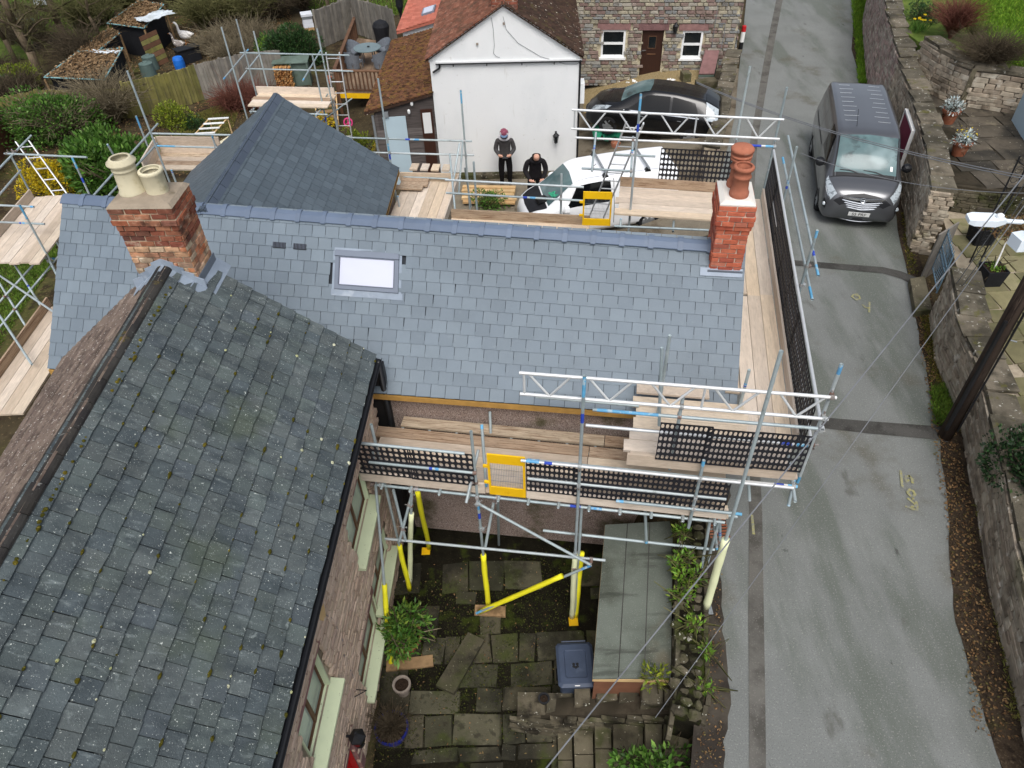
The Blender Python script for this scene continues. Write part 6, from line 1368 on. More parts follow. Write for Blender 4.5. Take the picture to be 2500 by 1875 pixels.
# ---- grey van on the lane
VT = [(-2.5, .42, .70, .84, .9, .82, 1.2, .66, 1.80, 1.84), (-2.44, .3, .86, .955, .8, .93, 1.15, .755, 1.89, 1.93), (-1.5, .25, .9, .975, .75, .955, 1.15, .775, 1.92, 1.965), (.4, .25, .9, .978, .75, .96, 1.15, .785, 1.92, 1.97),
      (.92, .25, .9, .978, .75, .955, 1.15, .76, 1.87, 1.925), (1.4, .25, .9, .975, .75, .945, 1.13, .765, 1.53, 1.61), (1.86, .25, .9, .97, .75, .93, 1.07, .79, 1.16, 1.22), (2.1, .25, .9, .96, .72, .9, .98, .72, 1.07, 1.12), (2.32, .25, .86, .91, .66, .83, .87, .62, .97, 1.01), (2.44, .26, .78, .82, .58, .72, .74, .5, .84, .87), (2.5, .3, .62, .66, .5, .55, .6, .36, .66, .68)]
VB = Body(VT)
van = thing('panel_van', 'metallic grey panel van facing the viewer on the lane by the wall', 'van', (0, 0, 0), local=True)
VB.shell(72, 30).build('body', M['vangrey'], van, smooth=True)
VB.patch([(1.0, 4.2), (1.8, 4.16), (1.83, 6), (.97, 6)], 1, .012, 14, 8, True).build('windscreen', M['screen'], van, smooth=True)
VB.patch([(.98, 4.08), (1.9, 4.02), (1.9, 4.2), (.98, 4.2)], 1, .009, 12, 2).build('windscreen_pillar', M['blackplastic'], van); VB.patch([(.98, 4.08), (1.9, 4.02), (1.9, 4.2), (.98, 4.2)], -1, .009, 12, 2).build('windscreen_pillar', M['blackplastic'], van)
VB.patch([(1.8, 4.3), (1.9, 4.3), (1.9, 6), (1.83, 6)], 1, .014, 4, 8, True).build('scuttle', M['blackplastic'], van)
for sd in (1, -1):
 VB.patch([(.3, 3.12), (1.35, 3.1), (.95, 3.86), (.32, 3.9)], sd, .005, 10, 6).build('side_window', M['carglass'], van, smooth=True)
 VB.patch([(1.95, 2.95), (2.42, 2.85), (2.36, 3.75), (1.86, 3.5)], sd, .006, 8, 5).build('headlight', M['headlamp'], van, smooth=True)
 VB.patch([(2.0, 2.84), (2.42, 2.74), (2.40, 2.9), (2.0, 2.96)], sd, .007, 8, 2).build('headlight_chrome', M['chrome'], van)
 VB.patch([(2.3, 1.7), (2.42, 1.7), (2.42, 2.2), (2.3, 2.3)], sd, .006, 4, 4).build('fog_surround', M['blackplastic'], van)
 q = VB.pt(2.37, 1.95, sd, .012); mb = MB(); mb.lathe([(.002, .02), (.04, .015), (.05, 0)], q, 12, Matrix.Rotation(rad(60), 4, 'Y')); mb.build('fog_lamp', M['headlamp'], van)
 VB.patch([(-2.2, 2.98), (.1, 2.98), (.1, 3.03), (-2.2, 3.03)], sd, .008, 10, 1).build('slide_rail', M['blackplastic'], van)
 VB.patch([(-2.1, 1.15), (2.0, 1.15), (2.0, 1.5), (-2.1, 1.5)], sd, .006, 20, 2).build('side_moulding', M['blackplastic'], van)
 for x in (-1.55, 1.62): arch(van, x, sd * .95, .33); wheel(van, x, sd * .87, .33)
 for k in range(9):
  x = -2.2 + k * .31
  VB.patch([(x, 4.75), (x + .02, 4.75), (x + .02, 5.45 + .12 * (k % 2)), (x, 5.45 + .12 * (k % 2))], sd, .009, 1, 5).build('roof_rib', M['alu'], van)
VB.patch([(2.44, 3.1), (2.485, 3.3), (2.47, 6), (2.36, 6)], 1, .006, 4, 8, True).build('grille_surround', M['blackplastic'], van)
for k in range(5):
 z = .86 - k * .055; mb = MB(); w0_ = .56 - k * .03; n = 10
 L_ = [Vector((2.53 - .55 * (y / 1.0) ** 2 * .6 - k * .0 + (.0 if k else -.02), y, z - .04 * (1 - abs(y) / w0_) * (k > 0))) for y in [lerp(-w0_, w0_, q / n) for q in range(n + 1)]]
 hh = .026 if k == 0 else .011
 mb.loft([[p + Vector((-.03, 0, -hh)), p + Vector((.012, 0, -hh)), p + Vector((.0, 0, hh)), p + Vector((-.04, 0, hh))] for p in L_]); mb.build('grille_bar', M['chrome'], van)
mb = MB(); Me = Matrix.Translation((2.53, 0, .85)) @ Matrix.Rotation(rad(72), 4, 'Y')
mb.lathe([(.045, 0), (.062, .008), (.068, 0), (.062, -.01)], (0, 0, 0), 18, Me); mb.build('emblem_ring', M['chrome'], van); mb = MB(); mb.lathe([(.002, .002), (.05, .0)], (0, 0, 0), 14, Me); mb.build('emblem_disc', M['blackplastic'], van)
mb = MB(); mb.hexa([Me @ Vector(p) for p in ((-.01, -.045, .004), (.012, -.045, .004), (.012, .045, .004), (-.01, .045, .004), (-.012, -.04, .012), (.006, -.04, .012), (.014, .04, .012), (-.004, .04, .012))]); mb.build('emblem_bolt', M['chrome'], van)
Mp = frame((2.535, 0, .46), (0, 1, 0), (0.16, 0, .987), (.987, 0, -.16)); mb = MB(); local_box(mb, -.26, .26, -.056, .056, -.01, .004, Mp); pl_ = mb.build('number_plate', M['plate'], van)
text_mesh('S5 PRF', .125, 'plate_lettering', M['blackpaint'], Mp @ Matrix.Translation((0, 0, .005)), pl_)
mb = MB(); n = 12; mb.loft([[Vector((2.5 - .5 * (y / .9) ** 2 * .9 + .01, y, z)) for y in [lerp(-.8, .8, q / n) for q in range(n + 1)]] for z in (.26, .33)], closed=False); mb.build('lower_intake', M['blackplastic'], van)
mb = MB(); mb.path([Vector((2.52 - .5 * (y / .9) ** 2 * .9, y, .25)) for y in [lerp(-.75, .75, q / n) for q in range(n + 1)]], .012, 6); mb.build('bumper_lip', M['chrome'], van)
for y0, y1 in ((.55, -.05), (-.1, -.62)): mb = MB(); a = VB.pt(1.84, 5.2, 1, .03); mb.path([Vector((1.86, y0, 1.235 - abs(y0) * .04)), Vector((1.80, (y0 + y1) / 2, 1.29)), Vector((1.77, y1, 1.31 - abs(y1) * .04))], .012, 5); mb.build('wiper', M['blackplastic'], van)
mb = MB(); mb.path([Vector((.62, -.3, 1.93)), Vector((.6, -.3, 1.98)), Vector((.3, -.32, 2.28))], .007, 5); mb.build('aerial', M['blackplastic'], van)
for B_, P_, xs3 in ((VB, van, (.24, -.95)),):
 for x in xs3:
  for sd in (1, -1): B_.patch([(x, 1.5), (x + .012, 1.5), (x + .012, 4.1), (x, 4.1)], sd, .005, 1, 10).build('shut_line', M['blackpaint'], P_)
VB.patch([(1.9, 3.4), (1.912, 3.4), (1.912, 6), (1.9, 6)], 1, .012, 1, 8, True).build('bonnet_gap', M['blackpaint'], van)
mirror_part(van, VB, 1.28, 3.05, 'blackplastic', .26, .24)
mb = MB(); q = [VB.pt(1.62, 4.7, 1, .02), VB.pt(1.72, 4.7, 1, .02), VB.pt(1.72, 4.5, 1, .02), VB.pt(1.62, 4.5, 1, .02)]; mb.add(q, [(0, 1, 2, 3)]); mb.build('windscreen_sticker', M['whitepaint'], van)
vf = (at(2050, 322, 1.95) + at(2199, 328, 1.95)) / 2; vr = (at(2028, 200, 1.95) + at(2164, 207, 1.95)) / 2; vd = (vf - vr); vd.z = 0; vd.normalize(); vc = vf - vd * .95
van.location = (vc.x, vc.y, .01); van.rotation_euler = (0, 0, math.atan2(vd.y, vd.x))
# ---- white van in the forecourt, bonnet under a black cover
WT = [(-2.2, .42, .66, .8, .85, .78, 1.1, .62, 1.62, 1.66), (-2.15, .3, .8, .89, .75, .87, 1.1, .70, 1.74, 1.78), (-.6, .25, .84, .9, .7, .89, 1.08, .72, 1.76, 1.82), (.4, .25, .84, .9, .7, .885, 1.06, .70, 1.74, 1.80), (.75, .25, .84, .9, .7, .88, 1.06, .68, 1.66, 1.72), (1.2, .25, .84, .9, .7, .87, 1.04, .69, 1.32, 1.39), (1.55, .25, .84, .9, .7, .86, .98, .72, 1.07, 1.12), (1.85, .25, .82, .87, .66, .8, .9, .62, .98, 1.02), (2.08, .26, .74, .79, .58, .7, .78, .5, .86, .89), (2.2, .3, .56, .6, .48, .5, .6, .34, .66, .68)]
WB = Body(WT); wv = thing('white_van', 'white van with a dark bonnet cover parked below the white gable', 'van', (0, 0, 0), local=True)
WB.shell(60, 28).build('body', M['vanwhite'], wv, smooth=True)
WB.patch([(.8, 4.35), (1.5, 4.3), (1.53, 6), (.76, 6)], 1, .012, 12, 8, True).build('windscreen', M['screen'], wv, smooth=True)
WB.patch([(1.54, 4.15), (2.02, 4.1), (2.06, 6), (1.56, 6)], 1, .016, 10, 8, True).build('bonnet_cover', M['cover'], wv, smooth=True)
for sd in (1, -1):
 WB.patch([(-.25, 3.1), (1.05, 3.08), (.72, 3.88), (-.22, 3.92)], sd, .005, 10, 6).build('side_window', M['carglass'], wv, smooth=True)
 WB.patch([(1.8, 2.9), (2.12, 2.9), (2.05, 3.5), (1.68, 3.4)], sd, .006, 8, 5).build('headlight', M['headlamp'], wv, smooth=True)
 for x in (-1.35, 1.4): arch(wv, x, sd * .875, .31); wheel(wv, x, sd * .8, .31)
for x in (-.1, -1.3):
 mb = MB(); mb.box((x, 0, 1.9), (.05, 1.5, .035)); rb = mb.build('roof_bar', M['galv'], wv)
 for sd in (1, -1): mb = MB(); mb.loft([[Vector((x + a * .09, sd * (.62 + b * .07), 1.77)) for a, b in ((-1, -1), (1, -1), (1, 1), (-1, 1))], [Vector((x + a * .03, sd * (.64 + b * .03), 1.89)) for a, b in ((-1, -1), (1, -1), (1, 1), (-1, 1))]]); mb.build('bar_foot', M['blackplastic'], rb)
for x in (-.32, 1.12):
 for sd in (1, -1): WB.patch([(x, 1.5), (x + .014, 1.5), (x + .014, 4.0 if x < 0 else 3.05), (x, 4.0 if x < 0 else 3.05)], sd, .006, 1, 10).build('shut_line', M['blackpaint'], wv)
WB.patch([(-2.0, 4.35), (.7, 4.35), (.7, 4.39), (-2.0, 4.39)], 1, .006, 10, 1).build('roof_seam', M['velux_dk'], wv)
mirror_part(wv, WB, 1.05, 3.02, 'vanwhite', .22, .26)
mb = MB(); mb.path([Vector((.25, .2, 1.8)), Vector((.05, .2, 1.95))], .008, 5); mb.build('aerial', M['blackplastic'], wv)
pa, pb = at(1392, 384, .85), at(1600, 361, .85); wd2 = (pa - pb); wd2.z = 0; wd2.normalize(); wside = Vector((-wd2.y, wd2.x, 0))    # nose direction, and the camera side
wc = pa - wd2 * .62 + wside * .68
wv.location = (wc.x, wc.y, -.93); wv.rotation_euler = (0, rad(1.5), math.atan2(wd2.y, wd2.x))
# a teal cloth on the dashboard lies behind the screen: a small crumpled sheet on the scuttle
def crumple(name, c, sx, sy, h, mat_, label, cat, seed, nx=12, ny=10, rz=0.0, curl=1.0):
 r = random.Random(seed); ph = [r.uniform(0, 6) for _ in range(8)]; V = []; Fc = []; R = Matrix.Rotation(rz, 3, 'Z')
 for j in range(ny + 1):
  for i in range(nx + 1):
   u, v_ = i / nx - .5, j / ny - .5; z = h * (.5 + .5 * math.sin(u * 9 + ph[0]) * math.cos(v_ * 8 + ph[1]) + .35 * math.sin((u + v_) * 17 + ph[2]) * curl + r.uniform(-.15, .15)); e = 1 - .18 * r.random()
   p = R @ Vector((u * sx * e, v_ * sy * e, 0)); V.append((c[0] + p.x, c[1] + p.y, c[2] + max(.004, z)))
 for j in range(ny):
  for i in range(nx): k = j * (nx + 1) + i; Fc.append((k, k + 1, k + nx + 2, k + nx + 1))
 mb = MB(); mb.add(V, Fc); return tag(mb.build(name, mat_), label, cat)
tw = wv.matrix_basis if False else Matrix.Translation(wv.location) @ Euler(wv.rotation_euler).to_matrix().to_4x4()
tc = tw @ WB.pt(1.3, 5.0, 1, .03); crumple('cloth', tc, .22, .3, .05, M['tarp_green'], 'teal cloth bunched on the windscreen of the white van', 'cloth', 4, rz=.4)
mb = MB(); hp = tw @ WB.pt(1.62, 5.2, 1, .06); mb.box(hp + Vector((0, 0, .05)), (.3, .2, .12), .5); mb.box(hp + Vector((.02, -.02, .13)), (.16, .1, .06), .5); tag(mb.build('equipment_case', M['blackplastic']), 'black drone case lying on the bonnet of the white van', 'case')
# ---- black hatchback before the stone cottage
CT = [(-2.15, .45, .6, .72, .75, .7, .95, .5, 1.05, 1.08), (-2.05, .32, .76, .84, .7, .82, .98, .56, 1.22, 1.27), (-1.6, .24, .82, .88, .65, .86, .95, .56, 1.40, 1.45), (-.7, .2, .84, .89, .62, .87, .93, .57, 1.48, 1.54), (.1, .2, .84, .89, .62, .87, .91, .57, 1.46, 1.52), (.55, .2, .84, .89, .62, .86, .9, .58, 1.33, 1.38), (1.1, .2, .84, .885, .62, .85, .88, .66, 1.02, 1.07), (1.5, .2, .82, .87, .6, .82, .84, .62, .93, .98), (1.9, .22, .76, .8, .54, .72, .72, .5, .8, .84), (2.15, .28, .52, .56, .46, .46, .52, .3, .6, .62)]
CB = Body(CT); car = thing('parked_car', 'black hatchback parked across the front of the stone cottage', 'car', (0, 0, 0), local=True)
CB.shell(60, 28).build('body', M['carblack'], car, smooth=True)
CB.patch([(.18, 4.35), (1.04, 4.25), (1.07, 6), (.14, 6)], 1, .01, 12, 8, True).build('windscreen', M['screen'], car, smooth=True)
CB.patch([(-2.06, 4.3), (-1.62, 4.35), (-1.58, 6), (-2.07, 6)], 1, .01, 8, 8, True).build('rear_window', M['carglass'], car, smooth=True)
for sd in (1, -1):
 CB.patch([(-.55, 3.12), (.85, 3.1), (.25, 3.86), (-.5, 3.9)], sd, .006, 10, 6).build('side_window', M['carglass'], car, smooth=True); CB.patch([(-1.5, 3.14), (-.62, 3.12), (-.58, 3.9), (-1.3, 3.8)], sd, .006, 8, 6).build('side_window', M['carglass'], car, smooth=True)
 CB.patch([(1.45, 2.95), (1.98, 2.9), (1.85, 3.7), (1.3, 3.55)], sd, .012, 8, 5).build('headlight', M['headlamp'], car, smooth=True); CB.patch([(-2.1, 2.8), (-1.75, 2.95), (-1.62, 4.1), (-2.04, 4.15)], sd, .008, 6, 6).build('tail_light', M['headlamp'], car, smooth=True)
 CB.patch([(-1.5, 3.02), (.9, 3.0), (.9, 3.08), (-1.5, 3.08)], sd, .008, 10, 1).build('window_trim', M['chrome'], car)
 for x in (.35, -.85): CB.patch([(x - .12, 2.62), (x, 2.62), (x, 2.7), (x - .12, 2.7)], sd, .02, 2, 1).build('door_handle', M['chrome'], car)
 for x in (-1.33, 1.33): arch(car, x, sd * .86, .31); wheel(car, x, sd * .79, .31)
mirror_part(car, CB, .75, 3.02, 'carblack', .18, .14)
ca = at(1428, 318, -.3); cb_ = at(1752, 335, -.2); cm = (ca + cb_) / 2; cdv = (ca - cb_).normalized(); cm2 = at(1592, 290, .1)
car.location = (cm2.x, cm2.y + .15, gz(cm2.x, cm2.y) + .05); car.rotation_euler = (0, rad(-4), math.atan2(cdv.y, cdv.x) - rad(2))
# ------------------------------------------------------------------ people
def person(name, label, loc, verts, edges, rad_, zones, rz=0.0, parts=None):
 me = bpy.data.meshes.new(name); me.from_pydata(verts, edges, []); ob = bpy.data.objects.new(name, me); COL.objects.link(ob)
 sk = ob.modifiers.new('skin', 'SKIN'); sk.use_smooth_shade = True; sk.branch_smoothing = .6
 for i, r in enumerate(rad_): me.skin_vertices[0].data[i].radius = r if isinstance(r, tuple) else (r, r)
 me.skin_vertices[0].data[0].use_root = True
 sb = ob.modifiers.new('sub', 'SUBSURF'); sb.levels = 2; sb.render_levels = 2
 dg = bpy.context.evaluated_depsgraph_get(); m2 = bpy.data.meshes.new_from_object(ob.evaluated_get(dg)); bpy.data.objects.remove(ob)
 m2.materials.clear(); keys = []
 for p in m2.polygons:
  k = zones(p.center)
  if k not in keys: keys.append(k)
  p.material_index = keys.index(k); p.use_smooth = True
 for k in keys: m2.materials.append(M[k])
 t = thing(name, label, 'person', loc, local=True); t.rotation_euler = (0, 0, rz); b = link('body', m2, t)
 return t
def man_skeleton(lean=0.0, handz=1.08, handx=.10, handy=-.34, legs=True, head_tilt=.09):
 V = [(0, 0, .96)]; E_ = []; R = [(.16, .115)]
 def add(p, frm, r): V.append(p); R.append(r if isinstance(r, tuple) else (r, r)); E_.append((frm, len(V) - 1)); return len(V) - 1
 L_ = lean
 sp = add((0, -.03 * L_, 1.15), 0, (.19, .135)); ch = add((0, -.14 * L_, 1.34), sp, (.2, .14)); sh = add((0, -.2 * L_, 1.45), ch, (.13, .1)); nk = add((0, -.02 - .27 * L_, 1.52), sh, .062)
 h1 = add((0, -head_tilt - .30 * L_, 1.60), nk, (.075, .09)); h2 = add((0, -head_tilt * 1.5 - .33 * L_, 1.68), h1, (.08, .1)); h3 = add((0, -head_tilt * 1.5 - .33 * L_, 1.75), h2, (.06, .075))
 for s_ in (1, -1):
  a = add((.19 * s_, -.17 * L_, 1.42), sh, .078); e = add((.255 * s_, .0 - .16 * L_, 1.15), a, .068); w_ = add((handx * 1.25 * s_, handy + .08, handz - .01), e, .045); hnd = add((handx * s_, handy, handz), w_, (.042, .03))
  for f_ in range(4): add(((handx - .02 - .035) * s_, handy - .05 + f_ * .024, handz + .045 - f_ * .012), hnd, .010)
  add(((handx - .03) * s_, handy + .03, handz + .06), hnd, .011)
  if legs: hp = add((.105 * s_, .01, .88), 0, .11); kn = add((.115 * s_, -.03, .5), hp, .082); an = add((.11 * s_, .03, .12), kn, .056); add((.14 * s_, -.14, .05), an, (.045, .05))
 return V, E_, R
p1 = at(1236, 456, -1.0)
V_, E2, R_ = man_skeleton(.15, 1.08)
def z1(c):
 if c.z < .12: return 'boots'
 if c.z < .93 and abs(c.x) < .3 and c.y > -.2: return 'cloth_black'
 if c.z > 1.545 or (c.y < -.25 and c.z < 1.2): return 'skin'
 return 'cloth_grey'
m1 = person('person', 'standing person in grey hoodie and faded cap holding a controller by the white wall', p1, V_, E2, R_, z1, rad(-2)); m1.scale = (1.14, 1.12, 1.12)
def lathe_part(parent, name, prof, c, mt, tilt=(0, 0), n=16):
 mb = MB(); mb.lathe(prof, c, n, Euler((tilt[0], tilt[1], 0)).to_matrix().to_4x4()); return mb.build(name, M[mt], parent, smooth=True)
lathe_part(m1, 'cap', [(.112, -.02), (.116, .01), (.105, .06), (.07, .095), (.01, .108)], (0, -.185, 1.70), 'cap_red', (rad(26), 0))
mb = MB(); n = 10; ring = [Vector((math.cos(math.pi + math.pi * k / n) * .1, -.26 + math.sin(math.pi + math.pi * k / n) * .11, 1.665 - .03 * math.sin(math.pi * k / n))) for k in range(n + 1)]; mb.loft([ring, [p + Vector((0, .0, .014)) for p in ring]]); mb.build('cap_peak', M['cap_blue'], m1)
mb = MB(); n = 18; mb.loft([[Vector((math.cos(a) * (.13 + r_ * math.cos(b)), -.07 + math.sin(a) * (.1 + r_ * math.cos(b)), 1.53 + .05 * math.sin(a) + r_ * math.sin(b))) for b in [2 * math.pi * q / 8 for q in range(8)]] for a, r_ in [(2 * math.pi * k / n, .045 if math.sin(2 * math.pi * k / n) > -.3 else .03) for k in range(n + 1)]], caps=False); mb.build('hood', M['sherpa'], m1, smooth=True)
def controller(p, rz, label):
 t = thing('drone_controller', label, 'controller', p); Rz_ = Matrix.Rotation(rz, 4, 'Z') @ Matrix.Rotation(rad(-30), 4, 'X'); mb = MB(); mb.box(p, (.17, .09, .035), M=Rz_); mb.build('case', M['blackplastic'], t)
 mb = MB(); mb.box(Vector(p) + (Rz_ @ Vector((0, .0, .024))).to_3d(), (.12, .065, .01), M=Rz_); mb.build('screen', M['carglass'], t)
controller(p1 + Vector((0, -.42, 1.2)), rad(-2), 'black drone controller held by the person in the faded cap')
p2 = at(1307, 503, -1.0)
V_, E2, R_ = man_skeleton(.55, 1.0, .11, -.44, True, .12)
def z2(c):
 if c.z < .12: return 'boots'
 if c.z < .93 and abs(c.x) < .3 and c.y > -.25: return 'cloth_black'
 if c.z > 1.56 or (c.y < -.36 and c.z < 1.12): return 'skin'
 return 'cloth_jacket'
m2_ = person('person', 'balding person in black jacket bent over the covered van bonnet', p2, V_, E2, R_, z2, rad(4)); m2_.scale = (1.24, 1.12, 1.08)
mb = MB(); n = 14; c0_ = Vector((0, -.345, 1.70)); mb.loft([[c0_ + Vector((math.sin(a) * r_ * .098, -math.cos(a) * r_ * .115 + .03, dz)) for a in [rad(-118) + rad(236) * k / n + math.pi for k in range(n + 1)]] for r_, dz in ((1.0, -.07), (1.06, -.03), (1.02, .01))], closed=False, caps=False); mb.build('hair', M['hair'], m2_, smooth=True)
mb = MB(); mb.loft([[Vector((math.cos(a) * (.12 + .035 * math.cos(b)), -.16 + math.sin(a) * (.1 + .035 * math.cos(b)), 1.5 + .03 * math.sin(a) + .035 * math.sin(b))) for b in [2 * math.pi * q / 8 for q in range(8)]] for a in [2 * math.pi * k / 16 for k in range(17)]], caps=False); mb.build('collar', M['cloth_jacket'], m2_, smooth=True)
controller(p2 + Vector((0.02, -.48, .99)), rad(4), 'black phone controller in the hands of the person in the black jacket')
# ------------------------------------------------------------------ plant helpers
def leaf_mesh(name, P, D, L, Wd, material, fold=.25):
 """one mesh of leaves: positions P, directions D (n,3), lengths L, widths Wd"""
 n = len(P); rs = np.random.RandomState(n); D = D / np.maximum(1e-6, np.linalg.norm(D, axis=1))[:, None]; R = rs.normal(size=(n, 3)); Sd = np.cross(D, R); Sd /= np.maximum(1e-6, np.linalg.norm(Sd, axis=1))[:, None]; Nn = np.cross(Sd, D)
 L = np.asarray(L).reshape(-1, 1) * np.ones((n, 1)); Wd = np.asarray(Wd).reshape(-1, 1) * np.ones((n, 1))
 V = np.empty((n, 4, 3)); V[:, 0] = P; V[:, 1] = P + D * L * .5 + Sd * Wd * .5 + Nn * Wd * fold; V[:, 2] = P + D * L; V[:, 3] = P + D * L * .5 - Sd * Wd * .5 + Nn * Wd * fold
 return np_mesh(name, V.reshape(-1, 3), np.arange(n * 4).reshape(n, 4), material)
def twig_mesh(name, polys, r0, r1, material):
 """polys: list of (k,3) arrays -> thin three-sided tapering twigs"""
 V = []; Fq = []; n = 0
 for P in polys:
  k = len(P); d = np.gradient(P, axis=0); d /= np.maximum(1e-6, np.linalg.norm(d, axis=1))[:, None]; a = np.cross(d, [.31, .52, .79]); a /= np.maximum(1e-6, np.linalg.norm(a, axis=1))[:, None]; b = np.cross(d, a); rr = np.linspace(r0, r1, k)[:, None]
  for q in range(3): t = q * 2.0944; V.append(P + a * rr * math.cos(t) + b * rr * math.sin(t))
  for i in range(k - 1):
   for q in range(3): q2 = (q + 1) % 3; Fq.append((n + q * k + i, n + q2 * k + i, n + q2 * k + i + 1, n + q * k + i + 1))
  n += 3 * k
 return np_mesh(name, np.concatenate(V), np.array(Fq), material)
def bush(name, label, c, rx, ry, rz_, n, leaf, mat_, seed, clumps=9, wratio=.42, twig='twig_dark', group=None, up=.3, cat='shrub', droop=0.0, open_=.75):
 rs = np.random.RandomState(seed); c = np.array(c, float); t = thing(name, label, cat, tuple(c), group)
 K = rs.normal(size=(clumps, 3)); K /= np.linalg.norm(K, axis=1)[:, None]; K *= rs.uniform(.35, .72, (clumps, 1)); K[:, 2] = np.abs(K[:, 2]) * .9 + .12; kr = rs.uniform(.3, .52, clumps)
 idx = rs.randint(0, clumps, n); U = rs.normal(size=(n, 3)); U /= np.linalg.norm(U, axis=1)[:, None]; rr = rs.uniform(open_, 1.0, (n, 1)) ** .7
 P = (K[idx] + U * kr[idx][:, None] * rr); P[:, 2] = np.maximum(P[:, 2], .02); P = P * [rx, ry, rz_ * .95]
 D = U * [1, 1, 1] + rs.normal(size=(n, 3)) * .45; D[:, 2] += up - droop; s_ = rs.uniform(.65, 1.25, n) * leaf
 link('foliage', leaf_mesh('foliage', P + c, D, s_, s_ * wratio, M[mat_]), t)['kind'] = 'stuff'
 polys = []
 for k in range(clumps):
  e = K[k] * [rx, ry, rz_ * .95]; m = e * .5 + rs.normal(size=3) * .04
  polys.append(np.array([[0, 0, 0], m * [.6, .6, 1.2], e]) + c)
  for q in range(3): polys.append(np.array([m, e + rs.normal(size=3) * kr[k] * .4, e + rs.normal(size=3) * kr[k] * np.array([rx, ry, rz_]) * .6]) + c)
 link('stems', twig_mesh('stems', polys, max(.012, .02 * rz_), .004, M[twig]), t)['kind'] = 'stuff'
 return t
def arching(rs, base, n, h, spread, k=6, curl=.6, wob=.05):
 out = []
 for _ in range(n):
  a = rs.uniform(0, 6.283); r = spread * rs.uniform(.2, 1.0); hh = h * rs.uniform(.55, 1.0); t = np.linspace(0, 1, k)[:, None]; d = np.array([math.cos(a), math.sin(a), 0])
  P = np.array(base) + d * r * t ** 1.3 + np.array([0, 0, 1]) * hh * (t - curl * .5 * t ** 2.5) + np.cumsum(rs.normal(size=(k, 3)) * wob * hh / k, axis=0); out.append(P)
 return out
def side_twigs(rs, polys, per, l, k=4):
 out = []
 for P in polys:
  for _ in range(per):
   i = rs.randint(1, len(P) - 1); d = P[i] - P[i - 1]; d = d / max(1e-6, np.linalg.norm(d)) + rs.normal(size=3) * .6; L = l * rs.uniform(.4, 1.0); out.append(P[i] + np.cumsum(np.vstack([np.zeros(3), np.tile(d * L / k, (k - 1, 1)) + rs.normal(size=(k - 1, 3)) * L * .07]), axis=0))
 return out
def bare_shrub(name, label, c, n, h, spread, mat_, seed, per=3, twl=.5, r=.012, group=None, cat='shrub'):
 rs = np.random.RandomState(seed); t = thing(name, label, cat, tuple(c), group); A = arching(rs, c, n, h, spread); B = side_twigs(rs, A, per, twl)
 link('stems', twig_mesh('stems', A, r, r * .35, M[mat_]), t)['kind'] = 'stuff'; link('twigs', twig_mesh('twigs', B, r * .45, r * .2, M[mat_]), t)['kind'] = 'stuff'; return t
def grass(name, label, pts, n, h, mat_, seed, w_=.012, lean=.5, group=None):
 """pts: function rs -> (n,3) ground points"""
 rs = np.random.RandomState(seed); P = pts(rs, n); D = rs.normal(size=(n, 3)) * lean; D[:, 2] = 1; L = rs.uniform(.5, 1.1, n) * h
 ob = link(name, leaf_mesh(name, P, D, L, np.full(n, w_) * rs.uniform(.7, 1.5, n), M[mat_], .1)); tag(ob, label, 'grass', group); return stuffed(ob)
def quad_pts(px, z=0.0, zf=None):
 q = [np.array(at(x, y, z)) for x, y in px]
 def f(rs, n):
  u, v_ = rs.rand(n, 1), rs.rand(n, 1); P = (q[0] * (1 - u) + q[1] * u) * (1 - v_) + (q[3] * (1 - u) + q[2] * u) * v_
  if zf: P[:, 2] = [zf(x, y) for x, y in P[:, :2]]
  return P
 return f
def pot(parent_label, c, r, h, mat_, cat='plant pot', soil=True, rim=.02, taper=.7, name='plant_pot'):
 t = thing(name, parent_label, cat, c); mb = MB(); mb.lathe([(r * taper, 0), (r * .97, h * .82), (r + rim, h * .83), (r + rim, h), (r - .015, h), (r - .03, h - .06)], c, 24, close=False); mb.build('bowl', M[mat_], t, smooth=False)
 if soil: mb = MB(); mb.lathe([(.01, h - .02), (r - .02, h - .03)], c, 16, close=False); mb.build('soil', M['soil'], t)
 return t
# ------------------------------------------------------------------ courtyard
CZ = COURT_Z
crt = [(905, 1095), (1690, 1220), (1712, 1990), (760, 1990)]
mb = MB(); a_ = fpt(.2, -.0, 0); cy = [Vector((-3.0, -1.0, CZ - .03)), Vector((2.35, -1.0, CZ - .03)), Vector((2.35, 9.6, CZ - .03)), Vector((-3.0, 9.6, CZ - .03))]; mb.add(cy, [(0, 1, 2, 3)]); court = struct('courtyard', mb.build('courtyard', M['courtbase']))
rg = random.Random(77); FL = []; y_ = 1.0; ang = math.atan2(fax.x, fax.y); Rf = Matrix.Rotation(-ang, 3, 'Z')
while y_ < 8.2:
 dy = rg.uniform(.26, .7); x_ = -2.5 + rg.uniform(-.2, 0)
 while x_ < 2.1:
  dx = rg.uniform(.22, .95)
  if rg.random() > (.5 if y_ > 6.2 else .1): FL.append((x_ + dx / 2, y_ + dy / 2, dx - rg.uniform(.02, .05), dy - rg.uniform(.02, .05)))
  x_ += dx
 y_ += dy
VAR_FLAG = [chamfer_box(.5, .5, .5, .05, .13, random.Random(300 + i)) for i in range(8)]
pieces('paving_flag', court, VAR_FLAG, [frame((x, y, CZ + rg.uniform(-.03, .012)), (dx, 0.06 * rg.uniform(-1, 1), .02 * rg.uniform(-1, 1)), (0, 0, .05), (0, -dy, 0)) for x, y, dx, dy in FL], M['flag'])
def slab_px(name, px, z, t_, material, label, cat, parent=None):
 mb = MB(); mb.prism([at(x, y, z) for x, y in px][::-1], z - t_, z); ob = mb.build(name, material, parent); return tag(ob, label, cat) if label else ob
